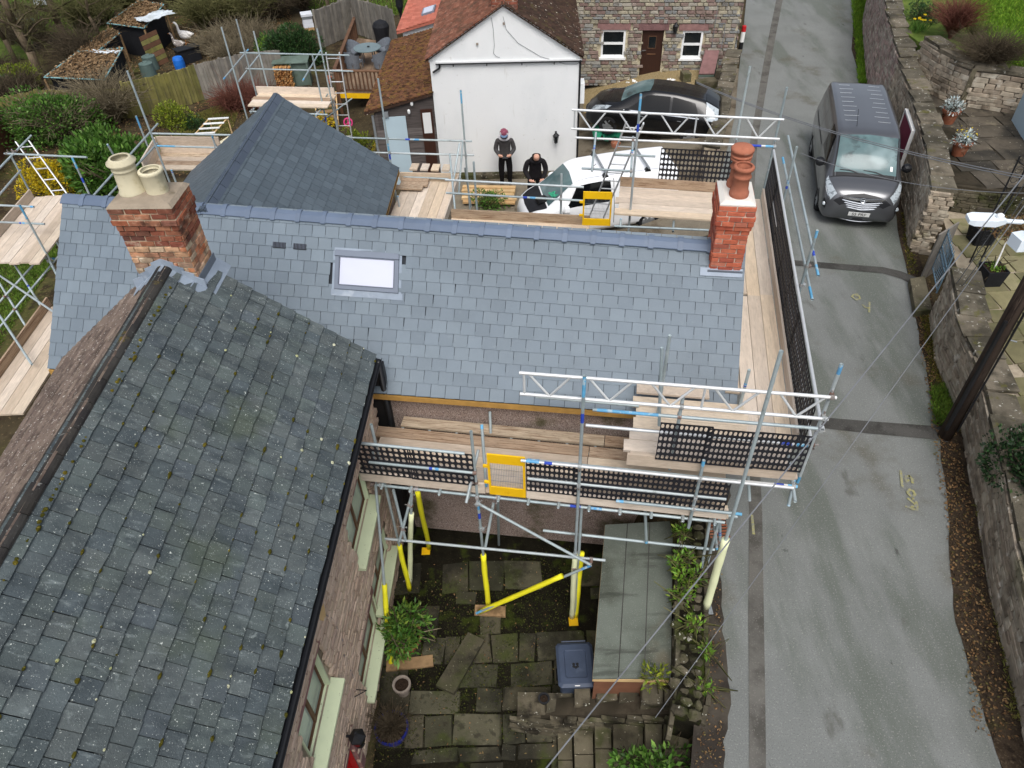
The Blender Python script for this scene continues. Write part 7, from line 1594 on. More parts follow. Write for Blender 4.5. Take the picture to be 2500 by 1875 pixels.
slab_px('stone_slab', [(1143, 1543), (1182, 1562), (1108, 1693), (1064, 1672)], CZ + .12, .09, M['flag'], 'loose mossy stone slab lying askew on the courtyard paving', 'stone slab')
slab_px('plank', [(944, 1612), (1056, 1598), (1058, 1625), (942, 1638)], CZ + .06, .05, M['oldplank'], 'weathered plank under the leftmost yellow-sleeved pole', 'plank')
slab_px('plank', [(1160, 1476), (1234, 1480), (1234, 1505), (1158, 1500)], CZ + .06, .05, M['oldplank'], 'brown plank under the middle pole with the slanting yellow sleeve', 'plank')
# lean-to shed roof
ZF = -.12; q_ = [at(1478, 1276, ZF), at(1643, 1272, ZF), at(1638, 1655, ZF), at(1447, 1652, ZF)]
shed = thing('garden_shed', 'low shed with a grey felt roof tucked behind the roadside wall', 'shed', (q_[3].x, q_[3].y, CZ))
mb = MB(); mb.hexa([p + Vector((0, 0, -.03 - .06 * (k in (0, 3)))) for k, p in enumerate(q_)] + [p + Vector((0, 0, -.06 * (k in (0, 3)))) for k, p in enumerate(q_)]); mb.build('felt_roof', M['roofelt'], shed)
mb = MB(); i_ = .07; c_ = sum(q_, Vector()) / 4; wq = [p.lerp(c_, .05) for p in q_]; mb.hexa([Vector((p.x, p.y, CZ)) for p in wq] + [Vector((p.x, p.y, ZF - .1)) for p in wq]); mb.build('wall', M['weatherboard'], shed)
for a_, b_ in ((3, 2), (0, 3)):
 mb = MB(); p, q = q_[a_], q_[b_]; mb.hexa([p + Vector((0, 0, -.16)), q + Vector((0, 0, -.16)), q + Vector((0, .015, -.16)), p + Vector((0, .015, -.16)), p + Vector((0, 0, -.094)), q + Vector((0, 0, -.094)), q + Vector((0, .015, -.094)), p + Vector((0, .015, -.094))]); mb.build('fascia', M['timber'], shed)
for f_ in (.33, .66):
 mb = MB(); a_ = q_[0].lerp(q_[1], f_) + Vector((0, 0, .004 - .06 * (1 - f_))); b_ = q_[3].lerp(q_[2], f_) + Vector((0, 0, .004 - .06 * (1 - f_))); d_ = (q_[1] - q_[0]).normalized() * .008; mb.slab([a_ - d_, b_ - d_, b_ + d_, a_ + d_][::-1] if False else [b_ - d_, b_ + d_, a_ + d_, a_ - d_], .003); mb.build('felt_seam', M['patch'], shed)
# wheelie bin
bz = CZ + 1.06; bc = at(1405, 1622, bz); bn = thing('wheelie_bin', 'dark blue wheelie bin standing against the low shed', 'bin', (bc.x, bc.y, CZ)); bw, bl = .29, .36
rr = lambda hx, hy, z, cx=0, cy=0: [Vector((bc.x + cx + sx * hx, bc.y + cy + sy * hy, z)) for sx, sy in ((1, .86), (.86, 1), (-.86, 1), (-1, .86), (-1, -.86), (-.86, -1), (.86, -1), (1, -.86))]
mb = MB(); mb.loft([rr(bw * .78, bl * .74, CZ + .03), rr(bw * .94, bl * .94, bz - .12), rr(bw, bl, bz - .1), rr(bw, bl, bz - .05)]); mb.build('body', M['navybin'], bn)
mb = MB(); mb.loft([rr(bw * 1.03, bl * 1.03, bz - .05), rr(bw * 1.05, bl * 1.05, bz - .01), rr(bw * .9, bl * .92, bz + .025), rr(bw * .62, bl * .66, bz + .03), rr(bw * .58, bl * .62, bz + .012)]); lid = mb.build('lid', M['navybin'], bn)
mb = MB(); mb.tube((bc.x - .2, bc.y + bl + .05, bz - .02), (bc.x + .2, bc.y + bl + .05, bz - .02), .014, n=8); mb.build('handle_bar', M['navybin'], bn)
for sx in (-1, 1): mb = MB(); Mw = frame((bc.x + sx * .26, bc.y + bl * .8, CZ + .1), (0, 1, 0), (0, 0, sx), (sx, 0, 0)); mb.lathe([(.1, -.025), (.1, .025)], (0, 0, 0), 16, Mw); mb.build('wheel', M['tyre'], bn)
mb = MB(); mb.box((bc.x, bc.y - bl * .93, bz + .008), (.08, .06, .004)); mb.build('label_plate', M['whitepaint'], lid)
for (dx, dy) in ((-.03, .02), (.03, .02), (0, -.035), (-.03, -.02), (.03, -.02)): mb = MB(); mb.lathe([(.025, 0), (.02, .008)], (bc.x + dx, bc.y - .02 + dy, bz + .012), 8); mb.build('lid_boss', M['blackplastic'], lid)
# roadside retaining wall of the courtyard
rwp = [at(x, y, .0) for x, y in ((1722, 1235), (1718, 1400), (1719, 1560), (1722, 1700), (1712, 1775))]; rwt = thing('courtyard_wall', 'old stone retaining wall between the courtyard shed and the lane', 'wall', rwp[-1])
# travel towards viewer: lane is to the left here, so reverse for the outward face
wt_ = .4; z0_ = [CZ] * 5; hs_ = [-CZ + .17, -CZ + .15, -CZ + .16, -CZ + .15, -CZ + .12]; rv = rwp[::-1]
mb = MB(); wall_core(mb, rv, hs_[::-1], z0_, wt_, .03); mb.build('wall_core', M['courtbase'], rwt)
rg2 = random.Random(5); tops = []
for i in range(len(rv) - 1):
 L_ = (rv[i + 1] - rv[i]).length; k_ = max(2, round(L_ / .17)); d_ = (rv[i + 1] - rv[i]).normalized(); n_ = Vector((-d_.y, d_.x, 0))
 for k in range(k_):
  o_ = .03
  while o_ < wt_ - .04:
   w2 = rg2.uniform(.13, .24); p = rv[i].lerp(rv[i + 1], (k + .5) / k_) + n_ * (o_ + w2 / 2); tops.append(frame((p.x, p.y, rg2.uniform(.09, .15)), d_ * (L_ / k_ - .015) * rg2.uniform(.8, 1.1), (0, 0, .16), -n_ * (w2 - .015))); o_ += w2
pieces('stone', rwt, BLOBS, [F_ @ Matrix.Diagonal((1.15, .9, 1.15, 1)) for F_ in tops], M['wallstone'])
pieces('stone', rwt, VAR_STONE, face_stones([p.copy() for p in rv], [h + CZ for h in hs_[::-1]], [0.0] * 5, (.08, .14), (.15, .35), .07, 8) + face_stones([p + Vector((-wt_, 0, 0)) for p in rwp], hs_, z0_, (.1, .18), (.18, .4), .07, 9), M['wallstone'])
# block wall beside the steps, rising to the lane
blk = thing('block_wall', 'wall of large lichened blocks beside the courtyard steps', 'wall', at(1480, 1720, CZ))
bk = [(1262, 1332, 1688, 1742, -1.3), (1333, 1400, 1690, 1738, -1.28), (1402, 1442, 1676, 1722, -1.05), (1444, 1452, 1690, 1722, -1.15), (1456, 1508, 1662, 1706, -.85), (1511, 1561, 1672, 1712, -.8), (1566, 1620, 1656, 1716, -.5), (1622, 1672, 1664, 1722, -.42), (1674, 1716, 1668, 1730, -.2)]
for (x0, x1, y0, y1, z) in bk:
 mb = MB(); p4 = [at(x, y, z) for x, y in ((x0, y1), (x1, y1), (x1, y0), (x0, y0))]; c_ = sum(p4, Vector()) / 4
 mb.loft([[p + Vector((0, 0, -.24)) for p in p4], [p + Vector((0, 0, -.03)) for p in p4], [p.lerp(c_, .08) for p in p4]]); mb.build('block', M['wallstone'], blk)
bp = [at(1262, 1744, -1.35), at(1720, 1738, -.25)]; fp = [Vector((bp[0].x, bp[0].y + .03, 0)), Vector((bp[1].x, bp[1].y + .03, 0))]
mb = MB(); wall_core(mb, fp, [-1.52 - CZ, -.42 - CZ], [CZ, CZ], .3, .02); mb.build('wall_core', M['darkmortar'], blk); pieces('stone', blk, VAR_STONE, face_stones(fp, [-1.54 - CZ, -.45 - CZ], [CZ, CZ], (.08, .15), (.15, .4), .06, 19), M['wallstone'])
# steps climbing to the lane
stp = thing('stone_steps', 'flight of worn stone steps climbing from the courtyard to the lane', 'steps', at(1400, 1850, CZ)); sx_ = [1364, 1404, 1455, 1500, 1578, 1624, 1692]
for k in range(6):
 z = CZ + .22 + k * .25; p4 = [at(sx_[k], 1905, z), at(sx_[k + 1], 1905, z), at(sx_[k + 1] - 3, 1768, z), at(sx_[k] - 3, 1768, z)]; p4[1] = p4[1] - Vector((.035, 0, 0)); p4[2] = p4[2] - Vector((.035, 0, 0))
 mb = MB(); m0, m1_ = p4[0].lerp(p4[3], .45 + .1 * (k % 3 - 1)), p4[1].lerp(p4[2], .45 + .1 * (k % 3 - 1))
 for q4 in ((p4[0], p4[1], m1_ - Vector((0, .01, 0)), m0 - Vector((0, .01, 0))), (m0 + Vector((0, .01, 0)), m1_ + Vector((0, .01, 0)), p4[2], p4[3])):
  mb = MB(); mb.hexa([Vector((p.x, p.y, z - .2)) for p in q4] + [Vector((p.x, p.y, z + rg2.uniform(-.01, .01))) for p in q4]); mb.build('step_stone', M['step'], stp)
mb = MB(); mb.prism([at(1360, 1905, CZ), at(1700, 1905, CZ), at(1700, 1765, CZ), at(1358, 1765, CZ)], [CZ - .1] * 4, [CZ + .02, -.5, -.5, CZ + .02]); mb.build('step_fill', M['courtbase'], stp)
# pots and planters
pc = at(992, 1575, CZ); tp_ = pot('wide terracotta pot holding the glossy evergreen shrub', pc, .3, .36, 'terracotta')
bush('potted_rhododendron', 'glossy green rhododendron growing in the terracotta courtyard pot', (pc.x + .03, pc.y + .05, CZ + .3), .55, .5, .95, 1500, .13, 'leaf_rhodo', 3, 16, .3, 'twig', up=.25, open_=.5)
pot('pale grey clay pot of bare soil on the courtyard flags', at(986, 1690, CZ), .14, .32, 'greypot')
bpc = at(962, 1795, CZ); pot('blue glazed pot of dead stalks near the red door', bpc, .27, .34, 'blueglaze', rim=.012)
bare_shrub('dead_grass_plant', 'dead brown stalks sprouting from the blue glazed pot', (bpc.x, bpc.y, CZ + .28), 260, .5, .42, 'twig_dark', 5, 3, .2, .009)
mb = MB(); pc2 = at(1328, 1712, -1.25); ip = pot('small dark iron pot standing on the block wall', pc2, .085, .12, 'iron', rim=.01)
mb = MB(); c_ = at(845, 1860, CZ)
# weeds rooted in the walls and yard
def weed(c, r, n, label, seed, mat_='leaf_bright', leaf=.1, h=.3):
 return bush('weed', label, c, r, r, h, n, leaf, mat_, seed, 6, .35, 'twig_green', up=.5, cat='plant', group='weeds on the courtyard walls')
for k, (px, py, z, r, n, lb) in enumerate(((1660, 1375, .2, .22, 140, 'leafy weed on the roadside wall beside the upper end of the shed roof'), (1682, 1418, .15, .26, 200, 'largest leafy weed spilling over the roadside wall by the shed'), (1668, 1465, .1, .2, 120, 'leafy weed on the roadside wall below the largest one'), (1690, 1530, .15, .15, 80, 'leafy weed on the wall near the shed roof middle'), (1718, 1592, .08, .13, 70, 'small weed on the lane edge of the wall, above the lowest'), (1722, 1685, .05, .12, 60, 'lowest small weed at the lane foot of the wall'), (1665, 1310, .2, .16, 70, 'topmost weed on the wall under the scaffold deck'))): weed(at(px, py, z), r, n, lb, 60 + k)
weed(at(1590, 1650, -.3), .28, 130, 'straggling yellowish weed growing from the block wall by the shed corner', 71, 'leaf_shrub', .1, .45)
bush('evergreen_shrub', 'glossy leafy shrub at the foot of the courtyard steps', at(1600, 1885, -.6), .7, .35, .35, 500, .13, 'leaf_laurel', 72, 9, .4)
grass('courtyard_weeds', 'moss and small weeds in the courtyard joints', quad_pts([(900, 1450), (1400, 1330), (1360, 1780), (860, 1880)], CZ), 7000, .04, 'moss_dark', 9, .025, 1.2)
def litter(name, label, px, z, n, size, mat_, seed, zf=None):
 rs = np.random.RandomState(seed); P = quad_pts(px, z, zf)(rs, n); P[:, 2] += .012; D = rs.normal(size=(n, 3)); D[:, 2] *= .15; ob = link(name, leaf_mesh(name, P, D, rs.uniform(.6, 1.3, n) * size, rs.uniform(.4, .8, n) * size, M[mat_], .12)); tag(ob, label, 'leaves'); return stuffed(ob)
litter('leaf_litter', 'scattered dead leaves and chips on the courtyard paving', [(900, 1380), (1400, 1330), (1360, 1860), (850, 1870)], CZ + .03, 330, .045, 'leaf_brown', 10)
litter('leaf_litter', 'dead leaves gathered along the right verge under the wall', [(2225, 690), (2262, 690), (2480, 1800), (2380, 1800)], .02, 2400, .05, 'leaf_brown', 11)
litter('leaf_litter', 'dead leaves and grit along the lane edge of the courtyard wall', [(1722, 1400), (1760, 1400), (1765, 1875), (1700, 1875)], .02, 350, .04, 'leaf_brown', 12)
grass('verge_grass', 'grass and moss growing along the foot of the right roadside wall', quad_pts([(2235, 720), (2272, 760), (2352, 1060), (2295, 1040)], .01), 2200, .09, 'moss_tuft', 13, .016, .9)
grass('verge_grass', 'green grass tuft at the foot of the wooden pole', quad_pts([(2270, 950), (2318, 940), (2335, 1030), (2280, 1040)], .01), 1500, .16, 'grass', 14, .016, .7)
grass('verge_grass', 'grass strip between the lane and the tall wall beyond the van', quad_pts([(2078, -5), (2122, -5), (2118, 205), (2096, 205)], .01), 6000, .2, 'grass_bright', 15, .02, .6)
grass('verge_grass', 'weedy moss along the wall below the wooden pole', quad_pts([(2372, 1180), (2392, 1190), (2495, 1760), (2470, 1760)], .01), 900, .1, 'grass_dry', 16, .016, .9)
grass('verge_grass', 'moss and weeds along the wall beside the grey van', quad_pts([(2200, 520), (2216, 520), (2240, 670), (2216, 670)], .01), 700, .08, 'moss_tuft', 17, .016, .9)
# drain grate at the scaffold foot
dg_ = at(1752, 1290, .012); gr = thing('drain_grate', 'rusty iron drain grate in the lane under the scaffold corner', 'drain', dg_); mb = MB()
for k in range(7): mb = MB(); mb.box(dg_ + Vector((0, -.18 + k * .06, .008)), (.34, .025, .016)); mb.build('bar', M['terracotta'], gr)
# ------------------------------------------------------------------ right of the lane: terraces, gate, pole, lamp
TZ, TL = 1.3, .6
def terrace(px, z, name, material, sz, seed, gapm):
 q = [at(x, y, z) for x, y in px]; mb = MB(); mb.prism(q if (q[1] - q[0]).cross(q[2] - q[1]).z > 0 else q[::-1], -.1, z - .02); t = struct(name, mb.build(name, gapm)); rg = random.Random(seed)
 xs_ = [p.x for p in q]; ys_ = [p.y for p in q]; out = []; y = min(ys_)
 def inside(x, y):
  c = False; n = len(q)
  for i in range(n):
   a, b = q[i], q[(i + 1) % n]
   if (a.y > y) != (b.y > y) and x < (b.x - a.x) * (y - a.y) / (b.y - a.y) + a.x: c = not c
  return c
 while y < max(ys_):
  dy = rg.uniform(*sz); x = min(xs_) - rg.random() * sz[0]
  while x < max(xs_):
   dx = rg.uniform(sz[0], sz[1] * 1.5)
   if all(inside(x + dx * a, y + dy * b) for a in (.15, .85) for b in (.15, .85)): out.append(frame((x + dx / 2, y + dy / 2, z - .015 + rg.uniform(-.008, .008)), (dx - .03, .02 * rg.uniform(-1, 1), 0), (0, 0, .05), (0, -(dy - .03), 0)))
   x += dx
  y += dy
 pieces('paving_flag', t, VAR_FLAG, out, material); return t
terrace([(2236, 205), (2560, 180), (2620, 480), (2290, 440)], TZ, 'upper_terrace', M['terrace'], (.5, .95), 1, M['darkmortar'])
terrace([(2275, 435), (2640, 490), (2700, 1250), (2460, 1200), (2400, 900), (2340, 660)], TL, 'lower_terrace', M['crazy'], (.35, .7), 2, M['mortar'])
# face of the upper terrace and steps down
tf = [at(2650, 492, TZ), at(2290, 446, TZ)]; tfw = thing('terrace_wall', 'dark mossy wall below the upper terrace edge', 'wall', at(2300, 480, TL)); tq = [Vector((p.x, p.y, 0)) for p in tf[::-1]]; mb = MB(); wall_core(mb, tq, [TZ - TL - .03] * 2, [TL] * 2, .2, .02); mb.build('wall_core', M['darkmortar'], tfw); pieces('stone', tfw, VAR_STONE, face_stones(tq, [TZ - TL - .05] * 2, [TL] * 2, (.07, .14), (.15, .4), .06, 23), M['wallstone'])
ts = thing('terrace_steps', 'two stone steps joining the upper and lower terraces', 'steps', at(2420, 510, TL))
for (px, z) in (([(2392, 474), (2468, 480), (2474, 462), (2398, 455)], TL + .45), ([(2386, 508), (2452, 515), (2460, 490), (2394, 484)], TL + .22)): slab_px('step_stone', px, z, .2, M['terrace'], None, None, ts)
# upper garden wall behind the terrace, and the lawn it holds
gpts = [at(2226, 196, TZ), at(2262, 222, TZ), at(2300, 242, TZ), at(2340, 258, TZ), at(2420, 268, TZ), at(2520, 286, TZ)]; gpts = [Vector((p.x, p.y, 0)) for p in gpts]
gw = thing('garden_wall', 'tall grey stone wall behind the terrace holding up the lawn', 'wall', gpts[0]); gh = [1.25, 1.2, 1.1, 1.05, 1.05, 1.05]; g0_ = [TZ] * 6
mb = MB(); wall_core(mb, gpts, gh, g0_, .4, .03); mb.build('wall_core', M['mortar'], gw); pieces('stone', gw, VAR_STONE, face_stones(gpts, gh, g0_, (.08, .15), (.2, .5), .08, 29), M['brownstone']); pieces('coping_stone', gw, VAR_STONE, coping_stones(gpts, gh, g0_, .42, 30), M['coping'])
lz = TZ + .95; lp = [at(2175, -40, lz), at(2185, 60, lz), at(2240, 100, lz), at(2330, 150, lz), at(2380, 178, lz), at(2640, 190, lz), at(2700, -150, lz), at(2300, -170, lz)]; mb = MB(); mb.prism(lp, -.1, lz); struct('upper_lawn', mb.build('upper_lawn', M['lawn']))
grass('lawn_grass', 'bright green grass of the raised lawn at the top right', quad_pts([(2350, -40), (2560, -40), (2560, 170), (2390, 150)], lz), 26000, .16, 'grass_bright', 31, .022, .55)
pst = Plane(gpts[3], gpts[4]); mb = MB(); pst.box(mb, -.02, .1, TZ, TZ + 1.1, .05, .12); tag(mb.build('timber_post', M['step']), 'pale timber post fixed to the garden wall corner', 'post')
bare_shrub('red_twig_shrub', 'dense red-brown bare shrub behind the garden wall', at(2318, 95, lz), 620, 1.6, .95, 'twig_red', 41, 4, .35, .008); bare_shrub('grey_twig_shrub', 'wide grey-brown bare shrub overhanging the garden wall', at(2405, 165, lz), 850, 1.2, 1.35, 'twig_dark', 42, 4, .35, .008)
bare_shrub('yellow_twig_shrub', 'thin yellowish bare shrub between lawn and red-brown shrub', at(2370, 100, lz), 130, .9, .6, 'twig_green', 43, 3, .3, .007)
bush('evergreen_shrub', 'dark evergreen shrub behind the daffodils on the garden wall', at(2250, 50, lz), .55, .6, .7, 1500, .07, 'leaf_dark', 44, 10, .4); bush('grey_leaf_shrub', 'pale grey-green shrub at the top edge above the daffodils', at(2290, -10, lz), .4, .4, .5, 600, .07, 'leaf_silver', 45, 8)
df = at(2236, 78, lz); dt = thing('daffodils', 'clump of yellow daffodils on top of the tall wall', 'flowers', df); rs = np.random.RandomState(3); P = np.array(df) + rs.normal(size=(120, 3)) * [.12, .12, 0]; D = rs.normal(size=(120, 3)) * .3; D[:, 2] = 1; link('blades', leaf_mesh('blades', P, D, rs.uniform(.25, .4, 120), .025, M['leaf_laurel']), dt)['kind'] = 'stuff'
for k in range(8):
 c_ = np.array(df) + rs.normal(size=3) * [.17, .17, .04] + [0, 0, .38]; a = np.arange(6) * 1.047; D = np.stack([np.cos(a), np.sin(a), np.full(6, .35)], 1); link('flower', leaf_mesh('flower', np.tile(c_, (6, 1)), D, .06, .045, M['flower_yellow']), dt)
# terracotta pots with silver foliage
for k, (px, py, lb, lb2) in enumerate(((2312, 300, 'terracotta pot on the terrace nearest the garden wall', 'silvery trailing plant in the pot nearest the garden wall'), (2338, 378, 'terracotta pot at the front of the terrace behind the coping', 'grey-green plant with yellow blooms in the front terrace pot'))):
 c_ = at(px, py, TZ); pot(lb, c_, .22, .4, 'terracotta', rim=.03); bush('silver_plant', lb2, (c_.x, c_.y, TZ + .36), .3, .3, .32, 420, .1, 'leaf_silver' if k == 0 else 'leaf_silver', 80 + k, 8, .3, cat='plant', droop=.4)
 if k: rs = np.random.RandomState(5); P = np.array((c_.x, c_.y, TZ + .62)) + rs.normal(size=(26, 3)) * [.14, .14, .05]; ob = link('bloom_cluster', leaf_mesh('bloom_cluster', P, rs.normal(size=(26, 3)), .05, .04, M['flower_yellow'])); tag(ob, 'small yellow blooms in the front terrace pot', 'flowers'); stuffed(ob)
def planter(px, py, label, w_, h):
 c_ = at(px, py, TL); t = thing('planter', label, 'planter', c_); r4 = lambda k, z: [c_ + Vector((sx * w_ / 2 * k, sy * w_ / 2 * k, z)) for sx, sy in ((1, 1), (-1, 1), (-1, -1), (1, -1))]; mb = MB(); mb.loft([r4(.8, 0), r4(1, h), r4(.9, h), r4(.88, h - .06)]); mb.build('box', M['cover'], t); mb = MB(); mb.add(r4(.89, h - .05), [(0, 1, 2, 3)]); mb.build('soil', M['soil'], t); return c_
c_ = planter(2388, 590, 'square black planter on the lower terrace near the lamp head', .5, .45); bush('planter_plant', 'low mossy plant in the planter near the lamp head', (c_.x, c_.y, TL + .4), .22, .22, .14, 220, .06, 'moss_tuft', 90, 6, cat='plant')
c_ = planter(2410, 690, 'square black planter on the lower terrace holding a small tree', .46, .42); tr = thing('small_tree', 'small dry-leaved standard tree in a black planter by the gate', 'tree', (c_.x, c_.y, TL + .4)); mb = MB(); mb.path([(c_.x, c_.y, TL + .36), (c_.x + .02, c_.y + .05, TL + .8), (c_.x + .05, c_.y + .12, TL + 1.15)], .02, 7, 0, .012); mb.build('trunk', M['whitepaint'], tr)
rs = np.random.RandomState(8); n = 700; U = rs.normal(size=(n, 3)); U /= np.linalg.norm(U, axis=1)[:, None]; P = np.array((c_.x + .08, c_.y + .15, TL + 1.3)) + U * rs.uniform(.3, 1, (n, 1)) * [.42, .36, .28]; link('crown', leaf_mesh('crown', P, U + rs.normal(size=(n, 3)) * .5, .06, .035, M['leaf_brown']), tr)['kind'] = 'stuff'; polys = [np.array([[c_.x + .05, c_.y + .12, TL + 1.15], P[i] * .5 + np.array((c_.x + .05, c_.y + .12, TL + 1.15)) * .5, P[i]]) for i in range(0, n, 9)]; link('limbs', twig_mesh('limbs', polys, .008, .003, M['twig']), tr)['kind'] = 'stuff'
bush('planter_plant', 'bright green underplanting in the planter of the small tree', (c_.x, c_.y, TL + .38), .2, .2, .12, 260, .05, 'leaf_bright', 91, 6, cat='plant'); bush('ground_plant', 'yellow-green rock plant beside the terrace steps', at(2375, 515, TL), .4, .22, .15, 500, .05, 'moss_tuft', 92, 7, cat='plant')
bush('ivy_hedge', 'dark ivy hedge spilling over the wall at the right edge', at(2520, 1230, .7), .75, 1.5, 1.1, 7000, .07, 'leaf_ivy', 93, 22, .7)
# gate, gate step and jamb
gp = Plane(Wpts[9], Wpts[8]); ga, gb = at(2262, 700, .12), at(2252, 665, .12)
g_hinge = at(2288, 712, .25); g_far = at(2276, 652, .25); gt = thing('iron_gate', 'blue-grey ornamental iron gate in the roadside wall', 'gate', g_hinge); GPn = Plane(g_hinge, g_far)
for q in ((0, .03, .2, 1.25), (GPn.L - .03, GPn.L, .2, 1.3)): mb = MB(); GPn.box(mb, *q, -.015, .015); mb.build('gate_stile', M['gateblue'], gt)
for z in (.25, .72, .85, 1.2): mb = MB(); GPn.box(mb, .03, GPn.L - .03, z, z + .025, -.012, .012); mb.build('gate_rail', M['gateblue'], gt)
nb2 = 9
for k in range(nb2): u = GPn.L * (k + .5) / nb2; mb = MB(); GPn.box(mb, u - .008, u + .008, .27, 1.32, -.006, .006); mb.build('gate_bar', M['gateblue'], gt)
for k in range(5):
 for zc in (.785, 1.03): u = GPn.L * (k + .5) / 5; mb = MB(); mb.path([GPn.pt(u + math.cos(a) * .05, zc + math.sin(a) * .055, 0) for a in [6.283 * q / 10 for q in range(11)]], .006, 4); mb.build('scroll', M['gateblue'], gt)
slab_px('step_slab', [(2222, 680), (2258, 674), (2276, 756), (2236, 760)], .18, .17, M['step'], 'worn stone step on the lane in front of the iron gate', 'stone step')
mb = MB(); a_, b_ = at(2252, 672, .2), at(2300, 640, .2); mb.hexa([Vector((p.x, p.y, z)) for z in (0, 1.3) for p in (a_, b_, b_ + Vector((0, .05, 0)), a_ + Vector((0, .05, 0)))]); tag(mb.build('gate_jamb', M['fence']), 'brown timber jamb board beside the iron gate', 'board')
# magenta door in the wall beside the van
wi0, wi1 = Wpts[4].lerp(Wpts[5], .9), Wpts[5].lerp(Wpts[6], .45); DPn = Plane(wi0, wi1); md = thing('wall_door', 'magenta door with a pale frame set in the roadside wall by the van', 'door', wi1)
mb = MB(); DPn.box(mb, .05, DPn.L - .05, .15, 1.5, .10, .14); mb.build('leaf', M['magentadoor'], md)
for q in ((0, .05, .1, 1.55), (DPn.L - .05, DPn.L, .1, 1.55), (.05, DPn.L - .05, 1.5, 1.56)): mb = MB(); DPn.box(mb, *q, .08, .17); mb.build('frame', M['whitepaint'], md)
# wooden pole with lamp bracket, and wires
pb_ = at(2306, 1066, 0); pole = thing('utility_pole', 'tall dark wooden utility pole at the foot of the right wall', 'pole', pb_); ptop = 8.6; mb = MB(); mb.tube(pb_ + Vector((0, 0, -.1)), pb_ + Vector((0.02, .05, ptop)), .13, .1, 18); mb.build('shaft', M['polewood'], pole, smooth=True)
mb = MB(); mb.box(pb_ + Vector((-.12, -.09, 1.6)), (.05, .05, 2.6)); mb.build('cable_guard', M['blackpaint'], pole)
mb = MB(); mb.path([pb_ + Vector((.06, -.15, .3)), pb_ + Vector((.07, -.14, 4)), pb_ + Vector((.07, -.1, 7))], .018, 6); mb.build('riser_cable', M['blackpaint'], pole)
for k in range(5): mb = MB(); mb.tube(pb_ + Vector((.1, -.1, 2.5 + k * .6)), pb_ + Vector((.2, -.16, 2.5 + k * .6)), .012, n=6); mb.build('step_bolt', M['galv'], pole)
zl = zat(pb_.x, pb_.y, 548); la = Vector((pb_.x, pb_.y, zl)); lh = at(2456, 540, zl); lt = at(2362, 534, zl); ldir = (lt - lh).normalized(); lam = thing('street_lamp', 'flat pale street lamp head on an arm reaching out over the terrace', 'street lamp', la)
ls = Vector((-ldir.y, ldir.x, 0)); mb = MB(); HL = (lt - lh).length; rgx = lambda s_, hw, z0, z1: [lh + ldir * s_ + ls * hw + Vector((0, 0, z0)), lh + ldir * s_ + ls * hw + Vector((0, 0, z1)), lh + ldir * s_ - ls * hw + Vector((0, 0, z1)), lh + ldir * s_ - ls * hw + Vector((0, 0, z0))]
mb.loft([rgx(0, .035, -.03, .03), rgx(HL * .12, .07, -.04, .05), rgx(HL * .3, .125, -.045, .055), rgx(HL * .85, .13, -.045, .045), rgx(HL, .1, -.03, .03)]); mb.build('lamp_head', M['lampwhite'], lam)
mb = MB(); mb.lathe([(.05, 0), (.055, .02), (.05, .05), (.02, .07)], lh + ldir * HL * .2 + Vector((0, 0, .05)), 14); mb.build('photocell', M['whiteplastic'], lam); mb = MB(); mb.tube(lh + ldir * .03, lh - ldir * .22, .035, n=12); mb.tube(lh - ldir * .2, la, .022, n=12); mb.build('arm', M['lampwhite'], lam)
bx_ = at(2492, 590, zl - .5); mb = MB(); mb.prism([(bx_.x + x, bx_.y + y) for x, y in ((-.1, -.14), (.1, -.14), (.14, -.08), (.14, .12), (.06, .16), (-.12, .12))], bx_.z - .1, bx_.z + .1); tag(mb.build('junction_box', M['lampwhite']), 'pale junction box below the lamp arm at the right edge', 'box')
def wire(a, b, sag, label, r=.009):
 mb = MB(); a, b = Vector(a), Vector(b); mb.path([a.lerp(b, t / 16) - Vector((0, 0, sag * 4 * (t / 16) * (1 - t / 16))) for t in range(17)], r, 5); tag(mb.build('overhead_wire', M['wire']), label, 'wire')
pt_ = pb_ + Vector((.02, .05, ptop - .1)); wire(pt_, at(1100, 2165, 3.0), .0, 'thick overhead cable crossing from the pole over the courtyard to the lower edge', .007); wire(pt_, at(1600, 1752, .6), .0, 'thin overhead wire dropping from the pole across the tarmac', .005)
wire(at(1700, 200, 3.2), at(2640, 455, 4.6), .25, 'upper of the twin wires strung across the van roof', .009); wire(at(1700, 203, 3.15), at(2640, 462, 4.5), .25, 'lower of the twin wires strung across the van roof', .009); wire(at(1955, 374, 3.3), at(2640, 470, 4.0), .3, 'thin wire crossing the van bonnet from the scaffold rail', .006)
for k, (x1, y1, x2, y2) in enumerate(((2330, 700, 2520, 420), (2345, 705, 2540, 425))): wire(at(x1, y1, 1.2), at(x2, y2, 5.0), .05, ('left', 'right')[k] + '-hand of two pale guy wires rising from the gate wall', .008)
# wrought iron trellis at the right edge
for k, (x1, y1, x2, y2) in enumerate(((2455, 820, 2560, 440), (2380, 640, 2520, 380))):
 a, b = at(x1, y1, TL), at(x1, y1, TL); a = at(x1, y1, TL); top = Vector((a.x, a.y, zat(a.x, a.y, y2))); tq2 = thing('iron_trellis', ('nearer', 'farther')[k] + ' of two black scrolled iron trellis posts on the terrace', 'trellis', a)
 for dx in (-.12, .12): mb = MB(); mb.box((a.x + dx, a.y, (TL + top.z) / 2), (.025, .025, top.z - TL)); mb.build('upright', M['iron'], tq2)
 n_ = int((top.z - TL) / .22)
 for j in range(n_): mb = MB(); zc = TL + .12 + j * .22; mb.path([(a.x + math.cos(t) * .1 * (1 - .04 * q), a.y, zc + math.sin(t) * .095 * (1 - .04 * q)) for q, t in enumerate([6.283 * q / 10 for q in range(11)])], .007, 4); mb.build('scroll', M['iron'], tq2)
